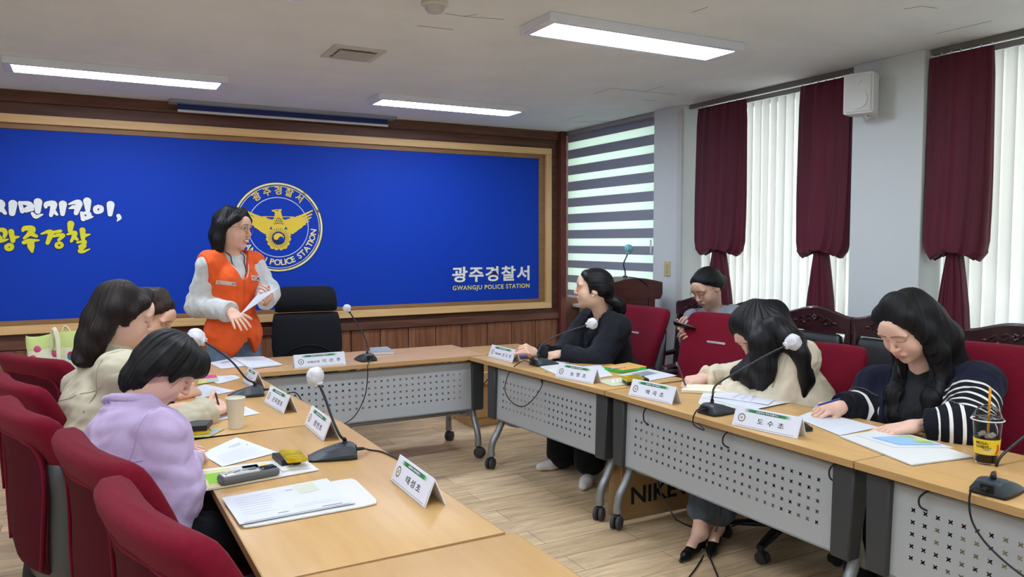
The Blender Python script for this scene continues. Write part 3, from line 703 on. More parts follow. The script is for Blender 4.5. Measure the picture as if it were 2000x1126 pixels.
def red_chair(label, loc, rz):
    """faces local +Y; origin on the floor below the seat"""
    t = thing('red_office_chair', label, 'chair', loc, rz, 'red office chairs')
    # backrest: spine of (z, y, width, thickness)
    sp = [(.50, -.18, .44, .05), (.56, -.20, .475, .08), (.64, -.215, .505, .092), (.74, -.235, .535, .09), (.84, -.265, .56, .084), (.92, -.296, .575, .082), (.98, -.322, .575, .082), (1.02, -.340, .565, .08), (1.045, -.350, .545, .072), (1.060, -.356, .51, .052), (1.066, -.358, .44, .022)]
    bm = NB(); loft(bm, [sring(w, th*1.22, y+.009, z, .15, 32, 4.6) for z, y, w, th in sp]); b = obj('backrest', bm, red, t, ang=60)
    # recessed rear cloth panel and its grey shell
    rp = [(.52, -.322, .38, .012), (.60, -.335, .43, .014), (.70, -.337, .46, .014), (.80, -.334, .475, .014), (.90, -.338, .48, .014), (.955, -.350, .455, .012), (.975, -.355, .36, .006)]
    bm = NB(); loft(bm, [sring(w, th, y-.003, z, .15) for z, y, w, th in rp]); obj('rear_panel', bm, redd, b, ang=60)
    shp = [(.43, -.21, .36, .12), (.47, -.232, .44, .15), (.54, -.254, .52, .145), (.62, -.270, .545, .125), (.72, -.283, .565, .10), (.80, -.295, .574, .07), (.86, -.312, .57, .045), (.90, -.320, .55, .03), (.915, -.315, .52, .01)]
    bm = NB(); loft(bm, [sring(w, th, y, z, .15) for z, y, w, th in shp]); obj('shell', bm, shellm, t, ang=60)
    bm = NB(); ppts = [(x, y, z) for z, y, w, th in rp[:0] for x in ()]
    pth = [Vector((x, y+.15*(2*x/.56)**2*.28-.006, z)) for x, y, z in ((-.19, -.332, .54), (-.222, -.338, .70), (-.236, -.338, .82), (-.232, -.342, .92), (-.18, -.352, .973), (0, -.357, .982), (.18, -.352, .973), (.232, -.342, .92), (.236, -.338, .82), (.222, -.338, .70), (.19, -.332, .54))]
    tube(bm, smooth_path(pth, 6), .006, 6); obj('piping', bm, red, b, ang=180)
    # pale bar on the front face, coloured as light showing through the handle slot
    yh = -.220
    bm = NB(); box(bm, (0, yh, .886), (.146, .012, .014), bev=.004); obj('pull_slot', bm, M('slot_painted_light', (214, 206, 208), .25, metal=.3), b)
    # seat
    bm = NB(); st = [(.405, .44, .44), (.42, .485, .48), (.45, .50, .495), (.475, .50, .49), (.49, .47, .46), (.496, .40, .39)]
    rings = []
    for z, w, d in st:
        o = []
        for k in range(32):
            th = 2*PI*k/32; c, s = math.cos(th), math.sin(th)
            o.append(Vector((w/2*abs(c)**.6*(1 if c > 0 else -1), d/2*abs(s)**.6*(1 if s > 0 else -1)+.02, z-(.02 if s > .8 else 0))))
        rings.append(o)
    loft(bm, rings); obj('seat', bm, red, t, ang=60)
    bm = NB(); box(bm, (0, .01, .39), (.40, .38, .03), bev=.012); box(bm, (0, -.2, .415), (.12, .16, .03), bev=.008); tube(bm, smooth_path([(0, -.2, .41), (0, -.29, .43), (0, -.285, .54)]), .022, 10, 1.6); obj('seat_base', bm, blackp, t)
    for s in (-1, 1):
        bm = NB(); tube(bm, smooth_path([(s*.22, .0, .40), (s*.275, 0, .41), (s*.29, .0, .47), (s*.285, -.03, .62), (s*.28, -.02, .652)], 5), .020, 10, 1.5)
        a = obj('armrest', bm, armm, t)
        bm = NB(); loft(bm, [[Vector((s*.28+dx*w, y, .668+dz*hh)) for dx, dz in ((math.cos(q), math.sin(q)) for q in (2*PI*k/14 for k in range(14)))] for y, w, hh in ((-.17, .02, .006), (-.16, .036, .014), (-.08, .042, .017), (.06, .044, .017), (.11, .038, .014), (.125, .02, .006))])
        obj('arm_pad', bm, armm, a, ang=60)
    bm = NB(); lathe(bm, [(0, .09), (.03, .09), (.03, .24), (.018, .25), (.018, .39), (0, .39)], 16); obj('gas_column', bm, blackp, t)
    star_base(t, .29)
    return t
def star_base(t, rad, a0=18, m=None):
    m = m or blackp
    for k in range(5):
        a = R(a0+72*k); bm = NB()
        q = [(0, .11, .032, .022), (rad*.35, .108, .03, .02), (rad*.75, .092, .024, .016), (rad, .080, .02, .012)]
        rt = Matrix.Rotation(a, 3, 'Z'); rings = []
        for r_, z, w, hh in q: rings.append([rt @ Vector((r_, w*math.cos(th), z+hh*math.sin(th))) for th in (2*PI*j/12 for j in range(12))])
        loft(bm, rings); o = obj('base_arm', bm, m, t, ang=60)
        b1, w1 = NB(), NB(); v = rt @ Vector((rad-.012, 0, 0)); caster(b1, w1, v.x, v.y, a+1.2, .029); merge(b1, w1, 1); obj('caster', b1, [casterm, casterm], o)
rc = red_chair('red chair nearest the viewer, at the bottom left, empty, showing its back', (0, 0, 0), 0)
def seat_at(o, px, py, d, phi):
    """stand a chair so that the middle of its top edge is at a measured place; phi: direction it faces, degrees from +X"""
    top = atd(px, py, d); f = Vector((math.cos(R(phi)), math.sin(R(phi)), 0)); q = top+f*.358
    o.location = (q.x, q.y, 0); o.rotation_euler = (0, 0, R(phi-90)); o.scale = (1, 1, top.z/1.064)
RC = {}
def rchair(key, label, *a): RC[key] = dup(rc, label); seat_at(RC[key], *a)
seat_at(rc, 240, 992, 1.52, 14)
rchair('L4', 'red chair the woman in the lilac shirt sits on', 142, 872, 1.96, 15)
rchair('L3', 'red chair at the left edge, grey shell in view, behind the woman in beige', 10, 796, 2.45, 16)
rchair('L2', 'red chair at the left edge, in the middle of the left row', 2, 742, 3.0, 18)
rchair('L1', 'darkest red chair at the left, in front of the dotted tote bag', 40, 697, 3.62, 30)
rchair('R1', 'red chair behind the woman in the black blazer', 1264, 598, 5.5, 183)
rchair('R2', 'empty red chair in front of the woman looking at a phone', 1428, 613, 4.95, 186)
rchair('R3', 'red chair behind the woman in the cream jacket', 1592, 667, 4.05, 200)
rchair('R4', 'red chair behind the woman in the striped cardigan', 1940, 670, 3.42, 190)
# ================================================================= BLACK EXECUTIVE CHAIR
bf = M('black_fabric', (20, 21, 26), .85, c2=(26, 27, 32), nscale=80, bump=.12, bscale=600, spec=.25)
bc = atz(622, 862, 0)
t = thing('office_chair', 'tall black office chair with headrest behind the far table', 'chair', (1.44, 5.74, 0), R(174)); t.scale = (1, 1, .972)
sp = [(.50, -.20, .44, .06), (.60, -.235, .50, .09), (.72, -.25, .53, .085), (.84, -.262, .525, .075), (.93, -.28, .505, .07), (.975, -.29, .485, .055), (.982, -.292, .47, .03)]
bm = NB(); loft(bm, [sring(w, th, y, z, .10) for z, y, w, th in sp]); b = obj('backrest', bm, bf, t, ang=60)
sp = [(.99, -.285, .42, .03), (.998, -.285, .465, .06), (1.06, -.292, .475, .085), (1.13, -.305, .465, .08), (1.165, -.315, .44, .06), (1.185, -.32, .38, .03), (1.19, -.322, .30, .01)]
bm = NB(); loft(bm, [sring(w, th, y, z, .10) for z, y, w, th in sp]); obj('headrest', bm, bf, t, ang=60)
bm = NB(); pr = [(x, .60+.13*math.sqrt(max(0, 1-(x/.20)**2))) for x in [(-.20+.02*k) for k in range(21)]]
tube(bm, [(x, -.19+.10*(2*x/.5)**2*.25, z) for x, z in pr], .008, 8); obj('lumbar_pad', bm, bf, b, ang=180)
bm = NB(); rings = []
for z, w, d in ((.41, .46, .46), (.43, .52, .50), (.47, .54, .52), (.50, .53, .51), (.515, .46, .44)):
    rings.append([Vector((w/2*abs(math.cos(q))**.6*(1 if math.cos(q) > 0 else -1), d/2*abs(math.sin(q))**.6*(1 if math.sin(q) > 0 else -1)+.03, z)) for q in (2*PI*k/32 for k in range(32))])
loft(bm, rings); obj('seat', bm, bf, t, ang=60)
for s in (-1, 1):
    bm = NB(); tube(bm, smooth_path([(s*.24, 0, .40), (s*.30, 0, .42), (s*.31, -.02, .55), (s*.30, -.02, .63)], 5), .02, 10, 1.4); a = obj('armrest', bm, armm, t)
    bm = NB(); box(bm, (s*.30, -.01, .645), (.075, .26, .03), bev=.012); obj('arm_pad', bm, armm, a)
bm = NB(); lathe(bm, [(0, .09), (.034, .09), (.034, .25), (.02, .26), (.02, .41), (0, .41)], 16); box(bm, (0, 0, .40), (.3, .3, .03), bev=.01); tube(bm, smooth_path([(0, -.15, .40), (0, -.28, .43), (0, -.27, .56)]), .03, 10, 1.6); obj('gas_column', bm, blackp, t)
star_base(t, .34, -8)
# ================================================================= CARVED WOODEN CHAIRS ALONG THE WINDOWS
rosew = M('rosewood', (40, 20, 24), .32, c2=(58, 27, 31), nscale=6, stretch=(1, 1, 4), coat=.3, spec=.5); leath = M('black_leather', (18, 21, 25), .38, bump=.1, bscale=180, spec=.5)
def carved_chair(label, loc, rz):
    t = thing('carved_chair', label, 'chair', loc, rz, 'carved rosewood chairs with black leather')
    def bk(z): return -.23-.13*(z-.45)       # raked back
    W_ = .60
    for s in (-1, 1):
        bm = NB(); tube(bm, smooth_path([(s*.26, -.26, 0), (s*.262, -.235, .25), (s*.27, bk(.45), .45), (s*.285, bk(.8), .8), (s*.292, bk(1.02), 1.02)], 6), [.022]*7+[.026]*18, 8, 1.2); obj('rear_leg', bm, rosew, t)
        bm = NB(); tube(bm, smooth_path([(s*.265, .24, 0), (s*.262, .245, .15), (s*.27, .25, .40), (s*.275, .25, .64)], 5), [.017, .018, .02, .022, .024, .026, .026, .026, .026, .026, .026, .024, .022, .022, .022, .02], 10); fl = obj('front_leg', bm, rosew, t)
        bm = NB(); tube(bm, smooth_path([(s*.285, bk(.68), .68), (s*.30, -.12, .665), (s*.305, .08, .655), (s*.295, .25, .665), (s*.29, .30, .645)], 6), .024, 10, .8); ball(bm, (s*.29, .30, .645), .034); a = obj('armrest', bm, rosew, t)
        bm = NB(); box(bm, (s*.302, .05, .683), (.05, .20, .022), bev=.01); obj('arm_pad', bm, leath, a)
    # crest rail with a bowed top and carved scrolls
    bm = NB(); n = 24
    def topz(x): return 1.045+.048*math.cos(min(1, abs(x)/.30)*PI*.5)**1.5
    xs_ = [-.315+.63*k/n for k in range(n+1)]
    poly = [(x, .955) for x in xs_]+[(x, topz(x)) for x in reversed(xs_)]
    yb_ = bk(1.0)
    prism(bm, poly, .05, Matrix.Translation((0, yb_+.03, 0)) @ Matrix.Rotation(PI/2, 4, 'X')); cr = obj('crest_rail', bm, rosew, t)
    bm = NB(); y = yb_+.033
    for s in (-1, 1):
        tube(bm, smooth_path([(s*.015, y, 1.03), (s*.045, y, 1.048), (s*.085, y, 1.035), (s*.07, y, 1.015), (s*.045, y, 1.025)], 5), .006, 6)
        tube(bm, smooth_path([(s*.085, y, 1.02), (s*.12, y, 1.035), (s*.155, y, 1.018), (s*.14, y, 1.004), (s*.12, y, 1.012)], 5), .005, 6)
        ball(bm, (s*.18, y, 1.01), (.018, .007, .007)); ball(bm, (s*.10, y, 1.0), (.018, .007, .007))
    for k in range(5): ball(bm, (.013*math.cos(2*PI*k/5), y, 1.036+.013*math.sin(2*PI*k/5)), (.010, .007, .010))
    obj('carving', bm, M('rosewood_gloss', (58, 34, 36), .18, coat=.6), cr)
    bm = NB(); tube(bm, [(x, yb_+.008, topz(x)) for x in xs_], .012, 8); obj('crest_edge', bm, rosew, cr)
    for s in (-1, 1):
        bm = NB(); tube(bm, [(s*.285, bk(.9)+.006, .90), (s*.292, bk(1.04)+.006, 1.046)], .026, 8, .9); obj('stile', bm, rosew, cr)
    bm = NB(); box(bm, (0, bk(.52), .52), (.54, .04, .07), bev=.006); obj('lower_rail', bm, rosew, t)
    bm = NB(); loft(bm, [sring(w, th, bk(z)+.022, z, .0, p=5) for z, w, th in ((.565, .40, .02), (.575, .46, .05), (.62, .48, .065), (.75, .49, .07), (.90, .495, .06), (.935, .48, .045), (.948, .43, .02))]); obj('back_pad', bm, leath, t, ang=60)
    bm = NB(); box(bm, (0, .0, .40), (.58, .54, .07), bev=.01); obj('seat_frame', bm, rosew, t)
    bm = NB(); rings = []
    for z, w, d in ((.435, .48, .46), (.445, .53, .50), (.475, .54, .51), (.495, .50, .48), (.50, .40, .38)): rings.append([Vector((w/2*abs(math.cos(q))**.5*(1 if math.cos(q) > 0 else -1), d/2*abs(math.sin(q))**.5*(1 if math.sin(q) > 0 else -1)+.01, z)) for q in (2*PI*k/32 for k in range(32))])
    loft(bm, rings); obj('seat_pad', bm, leath, t, ang=60)
    t.scale = (.80, .95, 1); return t
cc = carved_chair('carved wooden chair with black leather between the curtain and pier, its whole back in view', (3.62, 3.25, 0), R(90))
dup(cc, 'carved wooden chair half hidden behind the writing woman\'s head', (3.62, 3.745, 0), R(91))
dup(cc, 'carved wooden chair partly hidden by the woman in the striped cardigan', (3.62, 2.74, 0), R(90))
dup(cc, 'carved wooden chair at the right edge, below the rightmost curtain', (3.62, 2.08, 0), R(90))
dup(cc, 'carved wooden chair the woman looking at a phone sits on', (3.62, 4.25, 0), R(92))
# ================================================================= LECTERN AND LOW BOX
lm = M('lectern_mahogany', (70, 32, 28), .35, c2=(84, 40, 34), nscale=5, stretch=(1, 1, 4), spec=.45)
lx, ly_ = 3.80, 5.30
lp = aty(1225, 541, 5.02)
t = thing('lectern', 'dark mahogany lectern standing before the striped blind', 'lectern', (lp.x, 5.02, 0), R(-8)); t.scale = (.74, .8, 1)
HL = lp.z
bm = NB(); box(bm, (0, 0, (HL-.16)/2+.03), (.46, .38, HL-.22), bev=.006, seg=1); obj('body', bm, lm, t)
bm = NB(); box(bm, (0, 0, .03), (.54, .46, .06), bev=.008); obj('plinth', bm, lm, t)
bm = NB(); n = 16
poly = [(-.29, HL-.17), (.29, HL-.17), (.315, HL-.13), (.315, HL-.035)]+[(.315-.63*k/n, HL-.035+.035*math.sin(PI*k/n)**1.2) for k in range(1, n)]+[(-.315, HL-.035), (-.315, HL-.13)]
prism(bm, poly, .40, Matrix.Translation((0, .20, 0)) @ Matrix.Rotation(PI/2, 4, 'X')); bmesh.ops.bevel(bm, geom=[e for e in bm.edges if e.calc_face_angle(0) > .6], offset=.006, segments=2, affect='EDGES')
obj('top', bm, lm, t)
for a, b in ((-.16, .14), (.05, .14)): pass
obj('inset_panel', box(NB(), (0, -.192, (HL-.2)/2), (.34, .01, HL-.42), bev=.004, seg=1), M('lectern_panel', (62, 27, 24), .4), t)
sb0 = atz(948, 690, .60)
t = thing('wooden_box', 'low light oak box on the floor at the foot of the dark planks, far end', 'box', (2.98, 5.78, 0), R(-2))
oakbox = wood_mat('oak_box', (188, 148, 98), (198, 160, 110), (.5, 5, 5))
obj('cabinet', box(NB(), (0, 0, .32), (.62, .40, .50), bev=.005, seg=1), oakbox, t)
obj('plinth', box(NB(), (0, 0, .035), (.60, .37, .07), bev=.004, seg=1), oakbox, t)
obj('shelf_edge', box(NB(), (0, -.03, .40), (.66, .42, .10), bev=.005, seg=1), wood_mat('oak_box_band', (198, 160, 110), (206, 170, 120), (.5, 5, 5)), t)
obj('lid', box(NB(), (0, -.005, .583), (.66, .43, .028), bev=.005, seg=1), oakbox, t)
# ================================================================= PEOPLE: smooth bodies grown from blended volumes
class Vol:
    """a volume made of smoothly blended shapes, turned into one closed skin"""
    def __init__(s, h): s.h = h; s.ops = []; s.lo = np.array([1e9]*3); s.hi = -s.lo
    def _bb(s, lo, hi): s.lo = np.minimum(s.lo, lo); s.hi = np.maximum(s.hi, hi)
    def cap(s, a, b, ra, rb=None, k=.02, sub=False, bb=True):
        a, b = np.array(a, float), np.array(b, float); rb = ra if rb is None else rb
        r = max(ra, rb); lo, hi = np.minimum(a, b)-r, np.maximum(a, b)+r
        if bb and not sub: s._bb(lo, hi)
        s.ops.append(('cap', (a, b, ra, rb), k, sub, lo, hi)); return s
    def chain(s, pts, rs, k=.02):
        for i in range(len(pts)-1): s.cap(pts[i], pts[i+1], rs[i], rs[i+1], k)
        return s
    def ell(s, c, r, rot=None, k=.02, sub=False):
        c, r = np.array(c, float), np.array(r, float); rot = np.eye(3) if rot is None else np.array(rot, float)
        e = np.sqrt(((rot*r[None, :])**2).sum(1)); lo, hi = c-e, c+e
        if not sub: s._bb(lo, hi)
        s.ops.append(('ell', (c, r, rot), k, sub, lo, hi)); return s
    def cut(s, fn): s.ops.append(('fn', fn, 0, True, None, None)); return s
    def mesh(s, smooth=1):
        h = s.h; lo = s.lo-4*h; n = np.ceil((s.hi-lo+4*h)/h).astype(int)+1
        F = np.full(n, 1.0, np.float32)
        ax = [lo[i]+h*np.arange(n[i]) for i in range(3)]
        for kind, a, k, sub, l, u in s.ops:
            if kind == 'fn':
                X, Y, Z = np.meshgrid(*[v.astype(np.float32) for v in ax], indexing='ij', sparse=True)
                F = np.maximum(F, a(X, Y, Z).astype(np.float32)); continue
            m = k+3*h
            i0 = np.maximum(np.floor((l-m-lo)/h).astype(int), 0); i1 = np.minimum(np.ceil((u+m-lo)/h).astype(int)+1, n)
            if (i1 <= i0).any(): continue
            X, Y, Z = np.meshgrid(*[ax[i][i0[i]:i1[i]].astype(np.float32) for i in range(3)], indexing='ij', sparse=True)
            if kind == 'cap':
                p, q, ra, rb = a; d = q-p; L2 = max(float(d@d), 1e-9)
                x, y, z = X-p[0], Y-p[1], Z-p[2]
                t = np.clip((x*d[0]+y*d[1]+z*d[2])/L2, 0, 1)
                D = np.sqrt((x-t*d[0])**2+(y-t*d[1])**2+(z-t*d[2])**2) - (ra+(rb-ra)*t)
            else:
                c, r, rot = a; x, y, z = X-c[0], Y-c[1], Z-c[2]
                u_ = [(x*rot[0, j]+y*rot[1, j]+z*rot[2, j]) for j in range(3)]
                k0 = np.sqrt(sum((u_[j]/r[j])**2 for j in range(3))); k1 = np.sqrt(sum((u_[j]/r[j]**2)**2 for j in range(3)))
                D = k0*(k0-1)/np.maximum(k1, 1e-6)
            G = F[i0[0]:i1[0], i0[1]:i1[1], i0[2]:i1[2]]
            if sub:
                D = -D; hh = np.maximum(k-np.abs(G-D), 0)/max(k, 1e-6); G[...] = np.maximum(G, D)+hh*hh*k*.25
            else:
                hh = np.maximum(k-np.abs(G-D), 0)/max(k, 1e-6); G[...] = np.minimum(G, D)-hh*hh*k*.25
        V, Q = nets(F, lo, h)
        for _ in range(smooth): V = relax(V, Q, .5)
        return V, Q
def nets(F, lo, h):
    S_ = F < 0; n = np.array(F.shape)-1
    c = np.zeros(n, np.int8); cor = [(i, j, k) for i in (0, 1) for j in (0, 1) for k in (0, 1)]
    for i, j, k in cor: c += S_[i:n[0]+i, j:n[1]+j, k:n[2]+k]
    A = np.argwhere((c > 0) & (c < 8)); idx = np.full(n, -1, np.int64); idx[A[:, 0], A[:, 1], A[:, 2]] = np.arange(len(A))
    P = np.zeros((len(A), 3)); cnt = np.zeros(len(A))
    val = {q: F[A[:, 0]+q[0], A[:, 1]+q[1], A[:, 2]+q[2]] for q in cor}
    for q in cor:
        for d in range(3):
            if q[d] == 0:
                w = list(q); w[d] = 1; w = tuple(w); a, b = val[q], val[w]; m = (a < 0) != (b < 0)
                t = a[m]/(a[m]-b[m]); p = np.tile(np.array(q, float), (m.sum(), 1)); p[:, d] = t
                P[m] += p; cnt[m] += 1
    V = lo+h*(A+P/cnt[:, None]); Q = []
    for d in range(3):
        e = [slice(None)]*3; f = [slice(None)]*3; e[d] = slice(0, -1); f[d] = slice(1, None)
        a, b = S_[tuple(e)], S_[tuple(f)]; E_ = np.argwhere(a != b)
        o1, o2 = [x for x in range(3) if x != d]
        ok = (E_[:, o1] > 0) & (E_[:, o2] > 0) & (E_[:, o1] < n[o1]) & (E_[:, o2] < n[o2]); E_ = E_[ok]
        inside = a[E_[:, 0], E_[:, 1], E_[:, 2]]
        def I(d1, d2):
            g = E_.copy(); g[:, o1] += d1; g[:, o2] += d2; return idx[g[:, 0], g[:, 1], g[:, 2]]
        q = np.stack([I(-1, -1), I(0, -1), I(0, 0), I(-1, 0)], 1)
        flip = inside if d != 1 else ~inside
        q[~flip] = q[~flip][:, ::-1]; Q.append(q)
    return V, np.concatenate(Q)
def relax(V, Q, f):
    s = np.zeros_like(V); c = np.zeros(len(V))
    for i in range(4):
        a, b = Q[:, i], Q[:, (i+1) % 4]
        np.add.at(s, a, V[b]); np.add.at(s, b, V[a]); np.add.at(c, a, 1); np.add.at(c, b, 1)
    return V*(1-f)+f*s/np.maximum(c, 1)[:, None]
def normals(V, Q):
    n = np.cross(V[Q[:, 2]]-V[Q[:, 0]], V[Q[:, 3]]-V[Q[:, 1]]); N = np.zeros_like(V)
    for i in range(4): np.add.at(N, Q[:, i], n)
    return N/np.maximum(np.linalg.norm(N, axis=1), 1e-12)[:, None]
def np_mesh(name, V, Q, mat, parent, col=None, uv=None):
    me = bpy.data.meshes.new(name)
    me.vertices.add(len(V)); me.vertices.foreach_set('co', np.ascontiguousarray(V, np.float32).ravel())
    me.loops.add(Q.size); me.loops.foreach_set('vertex_index', np.ascontiguousarray(Q, np.int32).ravel())
    me.polygons.add(len(Q)); me.polygons.foreach_set('loop_start', np.arange(0, Q.size, 4, dtype=np.int32))
    me.update(calc_edges=True); me.validate()
    if col is not None:
        a = me.color_attributes.new('Col', 'FLOAT_COLOR', 'POINT'); a.data.foreach_set('color', np.concatenate([col, np.ones((len(col), 1))], 1).astype(np.float32).ravel())
    if uv is not None:
        a = me.attributes.new('strand', 'FLOAT_VECTOR', 'POINT'); a.data.foreach_set('vector', uv.astype(np.float32).ravel())
    me.materials.append(mat); me.shade_smooth(); return link(name, me, parent)
def L3(c): return np.array(lin(c)[:3])
_rw = np.random.RandomState(3); _KD = _rw.normal(size=(14, 3)); _KD /= np.linalg.norm(_KD, axis=1)[:, None]; _PH = _rw.uniform(0, 6.28, 14)
def wob(V, wl, seed=0):
    """soft irregular waves over space, about -1..1"""
    o = np.zeros(len(V))
    for i in range(7):
        j = (i+seed*3) % 14; o += np.sin(V @ _KD[j]*(6.28/wl)*(.7+.1*i)+_PH[(i+seed) % 14]+1.3*np.sin(V @ _KD[(j+5) % 14]*(6.28/wl)*.45))
    return o/3.5
def folds(V, bones, amp, wl, seed=0):
    """creases that run round a limb, strongest by the elbow and the cuff"""
    out = np.zeros(len(V))
    for bi, (a, b, c, rad) in enumerate(bones):
        a, b, c = (np.array(x, float) for x in (a, b, c))
        l1 = np.linalg.norm(b-a); l2 = np.linalg.norm(c-b)
        best = np.full(len(V), 9.0); s = np.zeros(len(V)); th = np.zeros(len(V))
        for p, q, off in ((a, b, 0), (b, c, l1)):
            d = q-p; L = np.linalg.norm(d); d = d/L; r = V-p; t = np.clip(r @ d, 0, L); perp = r-t[:, None]*d; dist = np.linalg.norm(perp, axis=1)
            e1 = np.cross(d, [0, .3, 1]); e1 /= np.linalg.norm(e1); e2 = np.cross(d, e1)
            m = dist < best; best[m] = dist[m]; s[m] = t[m]+off; th[m] = np.arctan2(perp[m] @ e2, perp[m] @ e1)
        w = np.clip(1-(best-rad)/.04, 0, 1)
        env = .35+1.0*np.exp(-((s-l1)/.09)**2)+.6*np.exp(-((s-l1-l2)/.06)**2)
        ph = s/wl*6.28+1.1*np.sin(th*1+seed+bi)+.9*np.sin(2*th+seed*2)+.6*wob(V, .12, seed)
        out += w*env*(np.abs(np.sin(ph/2))*2-1)
    return amp*out
skinm = M_attr('skin', .5, bump=.03, bscale=300, sub=.08, spec=.4)
def hair_mat(name, c, c2, rough=.46):
    if name in MATS: return MATS[name]
    m = M(name, c, rough, spec=.3); nt = m.node_tree; b = nt.nodes['Principled BSDF']
    a = nt.nodes.new('ShaderNodeAttribute'); a.attribute_name = 'strand'
    mp = nt.nodes.new('ShaderNodeMapping'); mp.inputs['Scale'].default_value = (38, 2.2, 2.2); nt.links.new(a.outputs['Vector'], mp.inputs[0])
    n = nt.nodes.new('ShaderNodeTexNoise'); n.inputs['Scale'].default_value = 1.0; n.inputs['Detail'].default_value = 6; n.inputs['Roughness'].default_value = .7; nt.links.new(mp.outputs[0], n.inputs[0])
    r = nt.nodes.new('ShaderNodeValToRGB'); r.color_ramp.elements[0].position = .35; r.color_ramp.elements[1].position = .7; r.color_ramp.elements[0].color = lin(c); r.color_ramp.elements[1].color = lin(c2)
    nt.links.new(n.outputs[0], r.inputs[0]); nt.links.new(r.outputs[0], b.inputs['Base Color'])
    bp = nt.nodes.new('ShaderNodeBump'); bp.inputs['Strength'].default_value = .55; bp.inputs['Distance'].default_value = .004; nt.links.new(n.outputs[0], bp.inputs['Height']); nt.links.new(bp.outputs[0], b.inputs['Normal'])
    return m
def cloth(name, c, c2=None, rough=.85, bump=.12, bscale=400, sheen=.05, crease=.5, cscale=9):
    if name in MATS: return MATS[name]
    m = M(name, c, rough, c2=c2, nscale=18, bump=bump, bscale=bscale, sheen=sheen, spec=.25); return add_creases(m, crease, cscale)
def add_creases(m, crease=.5, cscale=9):
    nt = m.node_tree; b = nt.nodes['Principled BSDF']; src = b.inputs['Normal'].links[0].from_node
    tc = nt.nodes.new('ShaderNodeTexCoord'); n = nt.nodes.new('ShaderNodeTexNoise'); n.noise_type = 'RIDGED_MULTIFRACTAL' if False else 'FBM'
    n.inputs['Scale'].default_value = cscale; n.inputs['Detail'].default_value = 1.5; n.inputs['Distortion'].default_value = .9; nt.links.new(tc.outputs['Object'], n.inputs[0])
    mm = nt.nodes.new('ShaderNodeMath'); mm.operation = 'SUBTRACT'; mm.inputs[1].default_value = .5; nt.links.new(n.outputs[0], mm.inputs[0])
    ab = nt.nodes.new('ShaderNodeMath'); ab.operation = 'ABSOLUTE'; nt.links.new(mm.outputs[0], ab.inputs[0])
    pw = nt.nodes.new('ShaderNodeMath'); pw.operation = 'POWER'; pw.inputs[1].default_value = 1.3; nt.links.new(ab.outputs[0], pw.inputs[0])
    bp = nt.nodes.new('ShaderNodeBump'); bp.inputs['Strength'].default_value = crease; bp.inputs['Distance'].default_value = .022; nt.links.new(pw.outputs[0], bp.inputs['Height'])
    nt.links.new(bp.outputs[0], src.inputs['Normal']); return m
